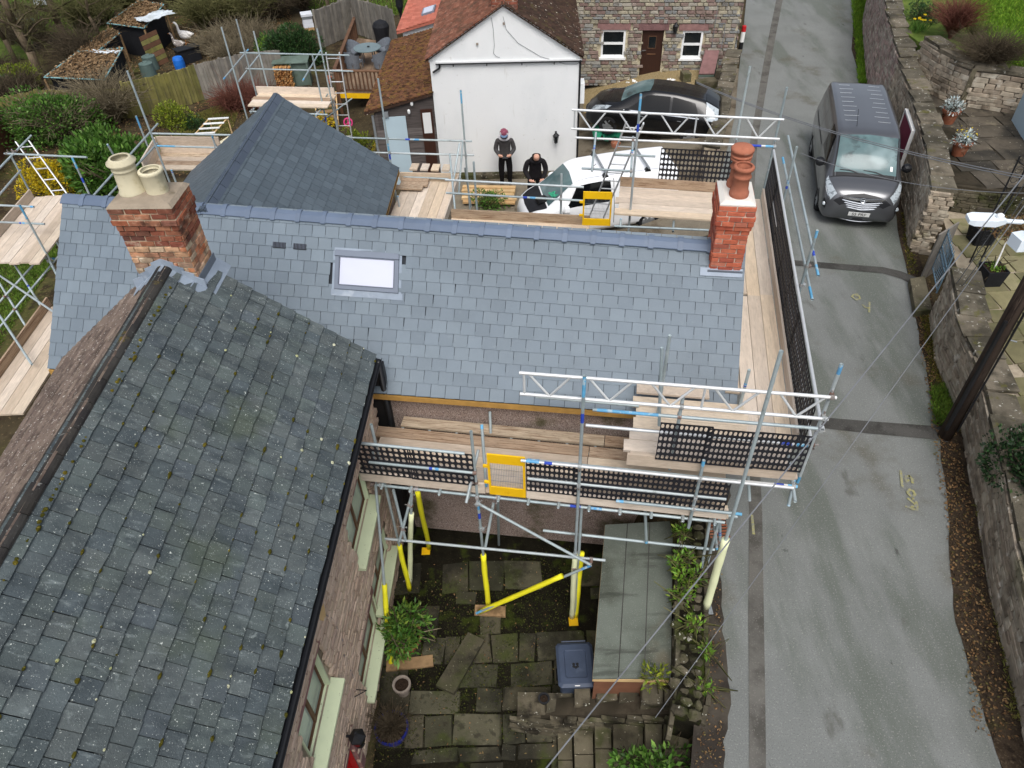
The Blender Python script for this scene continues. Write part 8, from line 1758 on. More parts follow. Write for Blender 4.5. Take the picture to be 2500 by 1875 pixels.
pw = [at(2497, 296, TZ), at(2665, 560, TZ)]; mb = MB(); PW = Plane(Vector((pw[1].x, pw[1].y, 0)), Vector((pw[0].x, pw[0].y, 0))); PW.box(mb, 0, PW.L, TL, 2.5, -.3, 0); hb = thing('house_corner', 'pale blue rendered house corner with a white window at the right edge', 'house', pw[0]); mb.build('wall', M['pale_blue_wall'], hb); mb = MB(); PW.box(mb, PW.L * .35, PW.L * .62, TZ + .25, TZ + .9, .0, .06); wn = mb.build('window', M['whiteplastic'], hb); mb = MB(); PW.box(mb, PW.L * .38, PW.L * .59, TZ + .32, TZ + .84, .061, .07); mb.build('pane', M['paleglass'], wn)
# ------------------------------------------------------------------ forecourt between the houses
def sheet_on_ground(px, name, material, dz=.02, n=10):
 q = [at(x, y, -.6) for x, y in px]; mb = MB(); g = [[q[0].lerp(q[1], i / n).lerp(q[3].lerp(q[2], i / n), j / n) for i in range(n + 1)] for j in range(n + 1)]
 V = [(p.x, p.y, gz(p.x, p.y) + dz) for r in g for p in r]; mb.add(V, [(j * (n + 1) + i, j * (n + 1) + i + 1, (j + 1) * (n + 1) + i + 1, (j + 1) * (n + 1) + i) for j in range(n) for i in range(n)]); return struct(name, mb.build(name, material))
sheet_on_ground([(1060, 620), (1800, 600), (1815, 205), (1060, 200)], 'forecourt', M['forecourt'], .03, 24)
sheet_on_ground([(1425, 262), (1700, 262), (1700, 206), (1425, 206)], 'gravel_bed', M['gravel'], .06)
def g_at(px, py, z0=-1.0):
 z = z0
 for _ in range(12): p = at(px, py, z); z = gz(p.x, p.y)
 return Vector((p.x, p.y, z))
rg = random.Random(3)
peb = thing('white_pebbles', 'row of white quartz pebbles edging the gravel by the brown door', 'stones', g_at(1545, 205, -.3)); Mx_ = []
for k in range(34):
 px = rg.choice([rg.uniform(1503, 1556), rg.uniform(1630, 1650)]); p = g_at(px, 201 + rg.uniform(-4, 5), -.3); s_ = rg.uniform(.05, .11); Mx_.append(frame(p + Vector((0, 0, .06)), (s_, 0, 0), (0, 0, s_ * .8), (0, -s_, 0)))
pieces('pebble', peb, BLOBS, Mx_, M['whitepaint'])
# plinth wall and steps beside the cottage, slate lid, tarpaulin, bollard
gwl = thing('garden_wall', 'low rubble wall stepping down beside the lane at the stone cottage', 'wall', g_at(1765, 300, 0)); pts = [at(1790, 185, 0), at(1778, 250, 0), at(1762, 330, 0), at(1748, 380, 0)]; hs2 = [.95, .75, .55, .3]
mb = MB(); wall_core(mb, pts[::-1], hs2[::-1], [-.1] * 4, .38, .03); mb.build('wall_core', M['mortar'], gwl); pieces('stone', gwl, VAR_STONE, face_stones(pts[::-1], hs2[::-1], [-.1] * 4, (.07, .14), (.15, .35), .07, 61) + face_stones([p + Vector((-.38, 0, 0)) for p in pts], hs2, [-.3] * 4, (.07, .14), (.15, .35), .07, 62), M['housestone']); pieces('coping_stone', gwl, VAR_STONE, coping_stones(pts[::-1], hs2[::-1], [-.1] * 4, .4, 63, (.4, .7), .1), M['coping'])
sb = thing('storage_bin', 'wooden storage box with a sloping maroon slate lid beside the cottage', 'box', g_at(1718, 190, -.2)); q = [at(1706, 180, .25), at(1744, 180, .25), at(1757, 120, .75), at(1722, 120, .75)]; mb = MB(); mb.slab(q, .05); mb.build('lid', M['lintel'], sb); mb = MB(); mb.hexa([Vector((p.x, p.y, -.5)) for p in q] + [p + Vector((0, 0, -.06)) for p in q])
mb.build('box', M['greenstain'], sb)
for k, z in enumerate((.02, -.12)): mb = MB(); mb.hexa([q[0] + Vector((-.0, -.03, z - .25)), q[1] + Vector((0, -.03, z - .25)), q[1] + Vector((0, -.004, z - .25)), q[0] + Vector((0, -.004, z - .25)), q[0] + Vector((0, -.03, z - .14)), q[1] + Vector((0, -.03, z - .14)), q[1] + Vector((0, -.004, z - .14)), q[0] + Vector((0, -.004, z - .14))]); mb.build('slat', M['fence'], sb)
for k, (px, py, sz) in enumerate(((1710, 222, .36), (1732, 218, .4), (1672, 200, .3))): p = g_at(px, py, -.3); mb = MB(); mb.box(p + Vector((0, 0, .15)), (sz, .4, .4), .1); tag(mb.build('stone_block', M['step']), ('pale stone block left of the storage box foot', 'pale stone block under the storage box corner', 'grey stone slab leaning at the cottage wall by the window')[k], 'stone block')
bo = at(1806, 128, 0); bl_ = thing('bollard', 'red white and black marker post at the cottage corner', 'bollard', bo)
for z0, z1, k in ((0, .4, 'blackpaint'), (.4, .78, 'whitepaint'), (.78, 1.0, 'redpaint')): mb = MB(); mb.lathe([(.085, z0), (.08, z1 - .002 - .02 * (z1 > .95)), (.05 if z1 > .95 else .08, z1 - .002)], bo, 16); mb.build('band', M[k], bl_, smooth=False)
p = g_at(1480, 352, -.6); crumple('tarpaulin', p + Vector((0, 0, .25)), 1.0, .75, .35, M['tarp_green'], 'crumpled green tarpaulin with a rock behind the white van', 'tarpaulin', 8, 20, 16); mb = MB(); v_, f_ = BLOBS[1]; pr = at(1503, 352, .15); mb.add([(pr.x + x * .32, pr.y + z * .4, pr.z + y * .25) for x, y, z in v_], f_); tag(mb.build('rock', M['terracotta']), 'orange-brown rock holding down the green tarpaulin', 'rock')
p = at(1442, 262, -.2); nm = thing('house_number', 'black round house number sign with a white six beside the car', 'sign', p); mb = MB(); Mn = frame(p, (1, 0, 0), (0, .5, .86), (0, -.86, .5)); mb.lathe([(.17, 0), (.17, .03)], (0, 0, 0), 18, Mn); mb.build('disc', M['blackpaint'], nm); text_mesh('6', .24, 'digit', M['whitepaint'], Mn @ Matrix.Translation((0, .02, .034)), nm)
mb = MB(); mb.tube((p.x, p.y + .05, -.9), (p.x, p.y + .05, p.z), .03, n=8); mb.build('post', M['blackpaint'], nm)
# timber pile, shrub and footing by the white wall
tpile = thing('timber_pile', 'stack of sawn timber lengths beside the person in the cap', 'timber', g_at(1190, 480))
for k in range(9):
 a_ = at(1128 + rg.uniform(-6, 8), 462 + k * 4.5, -.92); b_ = at(1258 + rg.uniform(-6, 6), 464 + k * 4.5, -.92); mb = MB(); d_ = (b_ - a_).normalized(); n_ = Vector((-d_.y, d_.x, 0)); z_ = .05 + .07 * (k % 2); mb.hexa([p + Vector((0, 0, z)) for z in (z_, z_ + .06) for p in (a_ - n_ * .07, b_ - n_ * .07, b_ + n_ * .07, a_ + n_ * .07)]); mb.build('batten', M['timber'], tpile)
bush('border_shrub', 'green leafy shrub below the rear rails left of the white van', g_at(1185, 512), .75, .5, .75, 1300, .09, 'leaf_laurel', 101, 10, .35)
mb = MB(); WP.box(mb, -.05, WP.L + .02, -1.1, -.82, .0, .22); tag(mb.build('wall_footing', M['wallstone']), 'mossy stone footing along the foot of the white gable', 'footing')
# ------------------------------------------------------------------ garden on the left
GZ = -1.8
sheet_on_ground([(-400, 130), (240, 60), (300, -260), (-500, -260)], 'meadow', M['lawn'], .03, 14)
grass('meadow_grass', 'rough grass of the meadow behind the bare trees', quad_pts([(-60, 120), (240, 60), (300, -60), (-60, -60)], GZ, gz), 26000, .2, 'grass', 111, .03, .7)
grass('meadow_grass', 'green grass below the left-hand scaffold', quad_pts([(-40, 900), (140, 640), (140, 560), (-40, 600)], GZ, gz), 9000, .16, 'grass', 112, .02, .7)
grass('meadow_grass', 'narrow green lawn behind the yellow-green shrub', quad_pts([(420, 340), (560, 330), (600, 240), (480, 275)], GZ, gz), 9000, .1, 'grass_dry', 113, .02, .6)
grass('meadow_grass', 'wild grass around the tree beyond the deck fence', quad_pts([(780, 60), (1000, 50), (1000, -60), (700, -60)], GZ, gz), 9000, .22, 'grass', 114, .03, .7)
litter('leaf_litter', 'brown leaf litter around the geese and shelters', [(280, 190), (700, 130), (720, -20), (240, -20)], GZ, 6000, .09, 'leaf_brown', 115, gz)
litter('leaf_litter', 'dry leaves under the garden shrubs', [(-20, 480), (560, 420), (620, 230), (60, 260)], GZ, 4000, .08, 'leaf_brown', 116, gz)
def bare_tree(label, px, py, h, r, lean, seed, limbs=9, mat_='twig'):
 rs = np.random.RandomState(seed); b = g_at(px, py, GZ); t = thing('bare_tree', label, 'tree', b, 'bare garden trees'); top = b + Vector((lean[0], lean[1], h)); mb = MB(); pl_ = [b + Vector((0, 0, -.1))] + [b.lerp(top, k / 5) + Vector(rs.normal(size=3) * .06) for k in range(1, 6)]; mb.path(pl_, r, 9, 0, r * .4); mb.build('trunk', M['bark'], t, smooth=True); A = []
 for k in range(limbs):
  f_ = rs.uniform(.25, .98); p = np.array(b.lerp(top, f_)); a = rs.uniform(0, 6.283); L = h * rs.uniform(.25, .5) * (1.15 - f_ * .5); d = np.array([math.cos(a), math.sin(a), rs.uniform(.25, .9)]); s_ = np.linspace(0, 1, 7)[:, None]; A.append(p + d * L * s_ + np.cumsum(rs.normal(size=(7, 3)) * L * .04, axis=0))
 B = side_twigs(rs, A, 11, h * .24, 5); C = side_twigs(rs, B, 5, h * .12, 4); link('limbs', twig_mesh('limbs', A, r * .35, .012, M['bark']), t)['kind'] = 'stuff'; link('crown', twig_mesh('crown', B + C, .013, .006, M[mat_]), t)['kind'] = 'stuff'
bare_tree('leaning bare tree trunk at the far left edge of the meadow', 100, 190, 6, .2, (-.4, .4), 1, 12, 'twig_green'); bare_tree('second bare tree right of the leaning trunk', 168, 112, 6, .19, (-.2, .2), 2, 12, 'twig_green'); bare_tree('third slim bare tree behind the leaf-covered shelter', 250, 130, 4.2, .09, (.3, .3), 3, 11, 'twig_green'); bare_tree('gnarled bare tree by the grey fence beyond the deck', 812, 62, 3.4, .12, (-.3, .3), 4, 12, 'twig')
bare_tree('slim bare tree at the extreme left in front of the turquoise boat', 40, 150, 5, .12, (-.3, -.1), 6, 11, 'twig_green')
def thicket(label, pts, seed, mat_, n, h, sp):
 rs = np.random.RandomState(seed); A = []
 for px, py in pts: A += arching(rs, np.array(g_at(px, py, GZ)), n, h, sp, 7, .8, .1)
 t = thing('bare_thicket', label, 'shrub', g_at(*pts[0], GZ), 'bare thickets'); link('stems', twig_mesh('stems', A, .018, .008, M[mat_]), t)['kind'] = 'stuff'; link('twigs', twig_mesh('twigs', side_twigs(rs, A, 5, .7), .009, .004, M[mat_]), t)['kind'] = 'stuff'
thicket('tangle of bare brown branches behind the geese', [(500, 70), (560, 60), (620, 60), (540, 30)], 21, 'twig_green', 260, 2.6, 1.9); thicket('tangle of bare branches along the top beside the beehive', [(680, 45), (740, 30), (700, 10), (640, 15)], 22, 'twig_dark', 240, 2.2, 1.8); thicket('bare brush between the tree trunks and the shelter', [(210, 80), (260, 60), (320, 40)], 23, 'twig_green', 200, 2.6, 1.6)
thicket('pale bare magnolia-like shrub before the mossy fence', [(290, 300), (255, 290)], 24, 'twig', 230, 2.5, 1.9); thicket('bare stems rising through the dark evergreen at left', [(170, 350), (120, 330)], 25, 'twig', 110, 2.6, 1.7); thicket('low brown bramble at the foot of the grey fence', [(600, 260), (640, 265), (570, 270)], 26, 'twig_red', 150, 1.0, .9); thicket('dry twiggy growth over the top of the grey fence', [(560, 150), (600, 140)], 27, 'twig', 160, 1.0, 1.1)
bush('evergreen_shrub', 'large dark evergreen shrub at left before the mossy fence', g_at(150, 345, GZ), 2.1, 1.3, 2.1, 9500, .13, 'leaf_laurel', 121, 26, .5); bush('evergreen_shrub', 'dark undergrowth at the extreme left below the bare trees', g_at(30, 230, GZ), 1.6, 1.0, .9, 3000, .1, 'leaf_dark', 122, 14, .5)
bush('laurel_bush', 'big bright laurel bush behind the buff chimney pots', g_at(292, 470, GZ), 1.75, 1.2, 2.5, 9000, .2, 'leaf_laurel', 123, 22, .4, up=.5); bush('forsythia', 'yellow flowering forsythia beside the left-hand scaffold', g_at(140, 480, GZ), 1.2, .9, 1.5, 9000, .08, 'leaf_yellow', 124, 16, .55); bush('garden_shrub', 'dark green shrub under the forsythia', g_at(160, 470, GZ), 1.0, .7, .8, 2000, .08, 'leaf_dark', 125, 12, .5)
bush('garden_shrub', 'yellow-green shrub at the foot of the mossy fence', g_at(430, 310, GZ), .95, .7, 1.1, 3600, .08, 'leaf_shrub', 126, 14, .45); bush('garden_shrub', 'dark low shrub right of the yellow-green one', g_at(480, 315, GZ), .6, .5, .6, 1300, .08, 'leaf_dark', 127, 9, .45)
bush('round_bush', 'dense rounded dark bush beside the grey fence and log store', g_at(720, 165, GZ), 1.6, .9, 1.75, 8500, .15, 'leaf_dark', 128, 20, .35, up=.5); bush('garden_shrub', 'light green shrub left of the rounded bush', g_at(655, 150, GZ), .6, .5, 1.5, 1500, .1, 'leaf_bright', 129, 9, .4)
bush('bamboo', 'wispy dry bamboo against the lean-to cladding', g_at(985, 400, -1.2), 1.1, .6, 1.6, 3600, .16, 'leaf_bamboo', 130, 18, .14, 'twig', up=.3, open_=.35); bush('bamboo', 'thin bamboo sprays in front of the white wall corner', g_at(1095, 400, -1), .6, .4, 1.6, 420, .15, 'leaf_bamboo', 131, 10, .14, 'twig_dark', open_=.3); bush('brown_shrub', 'withered brown shrub below the bamboo', g_at(1000, 420, -1.2), 1.0, .5, .8, 1900, .14, 'leaf_brown', 132, 12, .16, 'twig'); bush('garden_shrub', 'green shrub at the foot of the lean-to downpipe', g_at(880, 385, -1.3), .7, .5, 1.3, 1800, .1, 'leaf_shrub', 133, 10, .4); bush('yellow_shrub', 'small yellow flowering shrub between bamboo and downpipe', g_at(925, 395, -1.3), .3, .25, .9, 420, .08, 'leaf_yellow', 134, 6, .5)
bush('autumn_shrub', 'yellow-brown shrub under the far scaffold tower', g_at(790, 330, GZ), .7, .5, .9, 1500, .09, 'leaf_yellow', 135, 10, .45)
# fences: each board its own piece
def fence(label, pts, h, key, step=.13, capk=None, hf=None):
 P = [g_at(x, y, GZ) for x, y in pts]; t = thing('board_fence', label, 'fence', P[0]); Mx_ = []; rg = random.Random(int(P[0].x * 100))
 for a, b in zip(P[:-1], P[1:]):
  L = (b - a).length; d = (b - a).normalized(); n = Vector((d.y, -d.x, 0)); k_ = max(1, round(L / step))
  for k in range(k_): p = a.lerp(b, (k + .5) / k_); hh = h + rg.uniform(-.02, .02); Mx_.append(frame((p.x, p.y, p.z + hh / 2), d * (step - .008), n * .022 * (1 + (k % 2)), Vector((0, 0, hh))))
  for k in range(int(L / 1.8) + 1): p = a.lerp(b, min(1, k * 1.8 / L)); mb = MB(); mb.box((p.x - n.x * .06, p.y - n.y * .06, p.z + h / 2), (.09, .09, h + .06)); mb.build('fence_post', M[key], t)
  for z in (.35, h - .3): mb = MB(); mb.hexa([Vector((q.x, q.y, q.z + zz)) for zz in (z, z + .07) for q in (a - n * .05, b - n * .05, b - n * .015, a - n * .015)]); mb.build('fence_rail', M[key], t)
 pieces('fence_board', t, VAR_BRICK, Mx_, M[key])
fence('mossy green board fence behind the garden shrubs', [(330, 288), (420, 268), (500, 243)], 1.45, 'fencegreen'); fence('weathered grey board fence left of the round bush', [(501, 243), (560, 228), (620, 212), (700, 205)], 1.45, 'fence'); fence('dark mossy fence at left behind the evergreen', [(0, 315), (120, 292), (330, 288)], 1.2, 'fencegreen'); fence('grey board fence beyond the garden table', [(785, 118), (868, 82), (972, 118)], 1.7, 'fence'); fence('grey side fence running up to the beehive', [(868, 82), (800, 90)], 1.2, 'fence')
# deck with balustrades, table, chairs, covered barbecue
DZ = -.85; dk = thing('timber_deck', 'raised timber deck carrying the round table', 'deck', at(880, 190, GZ)); dq = [at(826, 224, DZ), at(945, 226, DZ), at(985, 108, DZ), at(872, 92, DZ)]; nbd = 24
for k in range(nbd):
 a0, a1 = dq[0].lerp(dq[1], k / nbd), dq[0].lerp(dq[1], (k + .94) / nbd); b0_, b1_ = dq[3].lerp(dq[2], k / nbd), dq[3].lerp(dq[2], (k + .94) / nbd); mb = MB(); mb.hexa([p + Vector((0, 0, -.04)) for p in (a0, a1, b1_, b0_)] + [a0, a1, b1_, b0_]); mb.build('deck_board', M['deck'], dk)
for p in dq: mb = MB(); mb.box((p.x, p.y, (GZ + DZ) / 2 - .05), (.12, .12, DZ - GZ)); mb.build('deck_post', M['railwood'], dk)
mb = MB(); mb.hexa([p + Vector((0, -.03, -.24)) for p in (dq[0], dq[1], dq[1] + Vector((0, .03, 0)), dq[0] + Vector((0, .03, 0)))] + [p + Vector((0, -.03, -.05)) for p in (dq[0], dq[1], dq[1] + Vector((0, .03, 0)), dq[0] + Vector((0, .03, 0)))]); mb.build('deck_edge', M['yellow'], dk)
def balustrade(label, a, b, h, key, n):
 t = thing('balustrade', label, 'railing', a); d = (b - a).normalized(); nn = Vector((d.y, -d.x, 0)) * .03
 for z0, z1, w_ in ((h - .05, h, 2.2), (.06, .1, 1)): mb = MB(); mb.hexa([p + Vector((0, 0, z)) for z in (z0, z1) for p in (a - nn * w_, b - nn * w_, b + nn * w_, a + nn * w_)]); mb.build('rail', M[key], t)
 for k in range(n): p = a.lerp(b, (k + .5) / n); mb = MB(); mb.box(p + Vector((0, 0, h / 2)), (.05, .05, h - .1), math.atan2(d.y, d.x)); mb.build('baluster', M[key], t)
 for p in (a, b): mb = MB(); mb.box(p + Vector((0, 0, h / 2)), (.09, .09, h + .06)); mb.build('newel', M[key], t)
balustrade('timber balustrade along the front of the deck', dq[0] + Vector((.05, .02, 0)), dq[1], .85, 'railwood', 12); balustrade('brown timber balustrade along the left side of the deck', dq[0] + Vector((-.02, .1, 0)), dq[3], .85, 'railwood', 26)
tc_ = at(903, 158, DZ); tb = thing('garden_table', 'round frosted glass garden table on the deck', 'table', tc_); mb = MB(); mb.lathe([(.56, .68), (.58, .69), (.58, .71), (.56, .72)], tc_, 28); mb.build('table_top', M['tableglass'], tb)
for k in range(4): mb = MB(); a = k * 1.571 + .78; mb.tube(tc_ + Vector((math.cos(a) * .36, math.sin(a) * .36, 0)), tc_ + Vector((math.cos(a) * .3, math.sin(a) * .3, .68)), .022, n=8); mb.build('leg', M['wicker'], tb)
mb = MB(); mb.lathe([(.05, .72), (.06, .75), (.03, .76)], tc_ + Vector((.05, .02, 0)), 10); tag(mb.build('ashtray', M['iron']), 'small dark dish on the garden table', 'dish')
ch0 = None
for k, (ang, lb) in enumerate(((2.5, 'grey wicker chair at the back left of the round table'), (.75, 'grey wicker chair behind the table by the covered barbecue'), (3.95, 'grey wicker chair at the front left of the round table'), (5.45, 'grey wicker chair at the front right of the round table'))):
 pos = tc_ + Vector((math.cos(ang) * .82, math.sin(ang) * .82, 0))
 if ch0 is None:
  ch0 = thing('wicker_chair', lb, 'chair', (0, 0, 0), 'wicker chairs at the garden table', local=True); mb = MB(); mb.box((0, 0, .38), (.52, .5, .1)); mb.build('seat', M['wicker'], ch0); n = 12; mb = MB(); mb.loft([[Vector((.02 + math.cos(a) * .3 * k2, math.sin(a) * .3 * k2, z + .16 * max(0, math.cos(a)) * (z > .5))) for a in [rad(-115) + rad(230) * q / n for q in range(n + 1)]] for z, k2 in ((.12, .92), (.4, 1.0), (.66, 1.06))], closed=False, caps=False); mb.build('backrest', M['wicker'], ch0)
  for sx, sy in ((1, 1), (-1, 1), (-1, -1), (1, -1)): mb = MB(); mb.tube((sx * .22, sy * .22, 0), (sx * .22, sy * .22, .34), .016, n=6); mb.build('leg', M['chrome'], ch0)
  ch0.location = pos; ch0.rotation_euler = (0, 0, ang)
 else: copy_tree(ch0, pos, ang, lb)
def shrouded(label, c, prof): mb = MB(); mb.lathe(prof, c, 12); tag(mb.build('covered_barbecue', M['cover']), label, 'barbecue')
shrouded('barbecue under a black fabric cover on the deck', at(936, 112, DZ), [(.3, 0), (.31, .4), (.36, .75), (.37, .85), (.28, 1.0), (.06, 1.1)]); shrouded('folded parasol under a black cover by the red roof', at(982, 66, DZ), [(.05, 0), (.06, .6), (.16, .9), (.17, 1.3), (.08, 1.8), (.02, 2.0)])
for k, (px, py, r, mt, lb) in enumerate(((852, 138, .12, 'terracotta', 'terracotta pot by the left deck balustrade'), (816, 190, .14, 'greypot', 'pale pot on the deck corner by the ladder'), (806, 203, .1, 'redpot', 'small orange pot beside the pale deck pot'))): pot(lb, at(px, py, DZ), r, .26, mt)
# log store, beehive, geese, barrels, trough, shelters
lg = g_at(716, 212, GZ); lst = thing('log_store', 'open log store with a green-stained roof stacked with split logs', 'log store', lg); mb = MB(); mb.hexa([lg + Vector(p) for p in ((-.7, -.05, 1.0), (.85, -.05, 1.0), (.85, .55, 1.1), (-.7, .55, 1.1), (-.7, -.05, 1.03), (.85, -.05, 1.03), (.85, .55, 1.13), (-.7, .55, 1.13))]); mb.build('roof', M['greenstain'], lst)
for x in (-.65, .1, .8): mb = MB(); mb.box(lg + Vector((x, 0, .5)), (.08, .08, 1.0)); mb.build('post', M['greenstain'], lst)
mb = MB(); mb.box(lg + Vector((.47, .25, .48)), (.66, .4, .96)); mb.build('side_panel', M['greenstain'], lst); rg = random.Random(4); Mx_ = []
for i in range(9):
 for j in range(10): s_ = rg.uniform(.07, .11); Mx_.append(frame(lg + Vector((-.62 + i * .085 + rg.uniform(-.02, .02), .05, .06 + j * .09)), (s_, 0, 0), (0, -.5, 0), (0, 0, s_)))
pieces('log', lst, BLOBS, Mx_, M['logs'])
hv = g_at(755, 72, GZ); hh_ = thing('beehive', 'pale tiered beehive standing beyond the round bush', 'beehive', hv)
for z, s_, k in ((.25, .5, 'hive'), (.45, .47, 'hive'), (.62, .5, 'galv'), (.74, .56, 'hive')): mb = MB(); mb.box(hv + Vector((0, 0, z)), (s_, s_, .19 if z < .6 else .11), .3); mb.build('hive_tier', M[k], hh_)
mb = MB(); mb.box(hv + Vector((0, 0, .08)), (.5, .5, .14), .3); mb.build('stand', M['timber'], hh_)
def goose(label, px, py, rz, body, s_=1.0):
 t = thing('goose', label, 'goose', g_at(px, py, GZ), local=True); t.rotation_euler = (0, 0, rz); t.scale = (s_,) * 3; n = 12
 ring = lambda x, z, ry, rz_: [Vector((x, math.cos(6.283 * k / n) * ry, z + math.sin(6.283 * k / n) * rz_)) for k in range(n)]
 nrg = lambda x, z, r, tx: [Vector((x + math.sin(6.283 * k / n) * r * tx, math.cos(6.283 * k / n) * r, z + math.sin(6.283 * k / n) * r * (1 - abs(tx) * .8))) for k in range(n)]
 mb = MB(); mb.loft([ring(-.46, .42, .015, .012), ring(-.38, .4, .07, .05), ring(-.2, .36, .16, .14), ring(.0, .34, .19, .18), ring(.16, .36, .16, .17), nrg(.24, .45, .09, -.6), nrg(.25, .56, .055, -1), nrg(.25, .7, .045, -1), nrg(.28, .79, .05, -.7), ring(.33, .82, .05, .05), ring(.38, .82, .035, .035), ring(.4, .81, .02, .02)]); mb.build('body', M[body], t, smooth=True)
 mb = MB(); mb.loft([ring(.39, .81, .024, .022), ring(.45, .8, .018, .012), ring(.48, .79, .006, .005)]); mb.build('beak', M['beak'], t)
 for sd in (1, -1): mb = MB(); mb.tube((0, sd * .08, .2), (.02, sd * .08, .02), .015, n=6); mb.box((.05, sd * .08, .01), (.12, .07, .015)); mb.build('foot', M['beak'], t); mb = MB(); mb.loft([[Vector((x, sd * y, z)) for y, z in ((w_ * .9, .40), (w_, .34), (w_ * .92, .28))] for x, w_ in ((.1, .165), (-.1, .2), (-.34, .1))], closed=False, caps=False); mb.build('wing', M[body], t)
goose('white goose standing on the leaf litter', 458, 106, rad(165), 'feather', 1.15); goose('smaller grey goose beside the black trough', 441, 124, rad(160), 'feather_grey', .95)
p = g_at(443, 172, GZ); br_ = thing('plastic_barrel', 'bright blue plastic barrel by the mossy fence', 'barrel', p); mb = MB(); mb.lathe([(.2, 0), (.24, .1), (.25, .3), (.24, .5), (.21, .58), (.2, .6), (.02, .59)], p, 18); mb.build('drum', M['bluebarrel'], br_)
p = g_at(465, 150, GZ); tr_ = thing('trough', 'black lidded trough strewn with leaves near the geese', 'trough', p); mb = MB(); Rt = Matrix.Rotation(.7, 4, 'Z'); mb.box(p + Vector((0, 0, .3)), (1.0, .5, .6), M=Rt); mb.build('tub', M['cover'], tr_); mb = MB(); mb.box(p + Vector((0, 0, .63)), (1.1, .6, .04), M=Rt); mb.build('lid', M['iron'], tr_)
for k, (px, py) in enumerate(((372, 168), (366, 186))): p = g_at(px, py, GZ); t = thing('compost_bin', ('upper', 'lower')[k] + ' grey-green compost bin beside the leaning panel', 'compost bin', p); mb = MB(); mb.lathe([(.34, 0), (.3, .5), (.28, .52)], p, 16); mb.build('bin', M['greenbin'], t); mb = MB(); mb.lathe([(.3, .52), (.3, .58), (.12, .62), (.1, .66), (.01, .66)], p, 16); mb.build('lid', M['greenbin'], t)
def shelter(label, px, z, key, tarp=None):
 q = [at(x, y, z + dz) for x, y, dz in px]; t = thing('animal_shelter', label, 'shelter', Vector((q[0].x, q[0].y, GZ))); mb = MB(); mb.slab(q, .04); rf = mb.build('roof', M['cover'], t); cq = sum(q, Vector()) / 4; iq = [p.lerp(cq, .12) for p in q]; mb = MB(); mb.hexa([Vector((p.x, p.y, GZ)) for p in iq] + [p + Vector((0, 0, -.12)) for p in iq]); mb.build('netting_and_shade', M['cover'], t)  # solid dark box: black netting sides plus the shaded interior put in as colour
 for p in q: mb = MB(); mb.box((p.x, p.y, (GZ + p.z) / 2 - .03), (.07, .07, p.z - GZ - .05)); mb.build('post', M['oldplank'], t)
 for a, b in ((0, 1), (1, 2), (2, 3), (3, 0)): mb = MB(); mb.tube(q[a] + Vector((0, 0, .02)), q[b] + Vector((0, 0, .02)), .025, n=6); mb.build('roof_rail', M['turquoise'], t)
 rs = np.random.RandomState(5); n = 2600; u, v_ = rs.rand(n, 1), rs.rand(n, 1); Q = [np.array(p) for p in q]; P = (Q[0] * (1 - u) + Q[1] * u) * (1 - v_) + (Q[3] * (1 - u) + Q[2] * u) * v_; P[:, 2] += rs.uniform(.01, .06, n); D = rs.normal(size=(n, 3)); D[:, 2] *= .2; link('roof_leaves', leaf_mesh('roof_leaves', P, D, rs.uniform(.08, .16, n), .07, M['leaflitter'], .15), t)['kind'] = 'stuff'
 return q
shelter('leaf-strewn shelter roof at the top left behind the geese', [(262, 58, .0), (352, 70, 0), (400, 12, .2), (340, 2, .2)], -.4, 'cover'); shelter('long leaf-covered shelter below the bare trees', [(108, 190, 0), (255, 196, 0), (300, 118, .15), (190, 128, .15)], -.6, 'cover')
shelter('narrow leaf-covered lean-to joining the two shelters', [(190, 126, 0), (225, 138, 0), (292, 82, .1), (268, 70, .1)], -.6, 'cover')
c_ = at(378, 42, -.2); crumple('tarpaulin', c_, 1.1, 1.8, .14, M['tarp_grey'], 'pale grey sheet flung over the top left shelter', 'tarpaulin', 6, 14, 14, -.7, .2); crumple('tarpaulin', at(255, 128, -.45), 1.5, .35, .07, M['tarp_grey'], 'torn grey strip of sheet on the long shelter', 'tarpaulin', 7, 14, 6, -.2)
a_, b_ = g_at(372, 170, GZ), g_at(412, 150, GZ); t = thing('wooden_panel', 'mossy slatted wooden panel leaning by the compost bins', 'panel', a_); up_ = Vector((-.25, .35, 1.35))
for k in range(7): mb = MB(); p0, p1 = a_ + up_ * (k / 7), b_ + up_ * (k / 7); mb.hexa([p0, p1, p1 + Vector((0, .03, 0)), p0 + Vector((0, .03, 0)), p0 + up_ * .13, p1 + up_ * .13, p1 + up_ * .13 + Vector((0, .03, 0)), p0 + up_ * .13 + Vector((0, .03, 0))]); mb.build('slat', M['fencegreen'] if k % 2 else M['railwood'], t)
p = g_at(107, 18, GZ); mb = MB(); v_, f_ = blob_variant(9, 9); mb.add([(p.x + x * 1.0, p.y + z * .8, p.z + .35 + y * .8) for x, y, z in v_], f_); tag(mb.build('builders_bag', M['tarp_grey']), 'white bulk bag on the grass at the top left', 'bag')
p = g_at(48, 70, GZ); bt = thing('dinghy', 'faded turquoise dinghy lying on the grass at the left', 'boat', p); n = 14; rgb = lambda k, z: [p + Vector((math.cos(6.283 * q / n) * 1.15 * k - math.sin(6.283 * q / n) * .2, math.sin(6.283 * q / n) * .55 * k, z)) for q in range(n)]; mb = MB(); mb.loft([rgb(.7, .02), rgb(.98, .32), rgb(1.0, .36), rgb(.86, .36), rgb(.8, .2), rgb(.6, .12)]); mb.build('hull', M['turquoise'], bt); mb = MB(); mb.box(p + Vector((0, 0, .28)), (.3, .8, .04)); mb.build('thwart', M['oldplank'], bt)
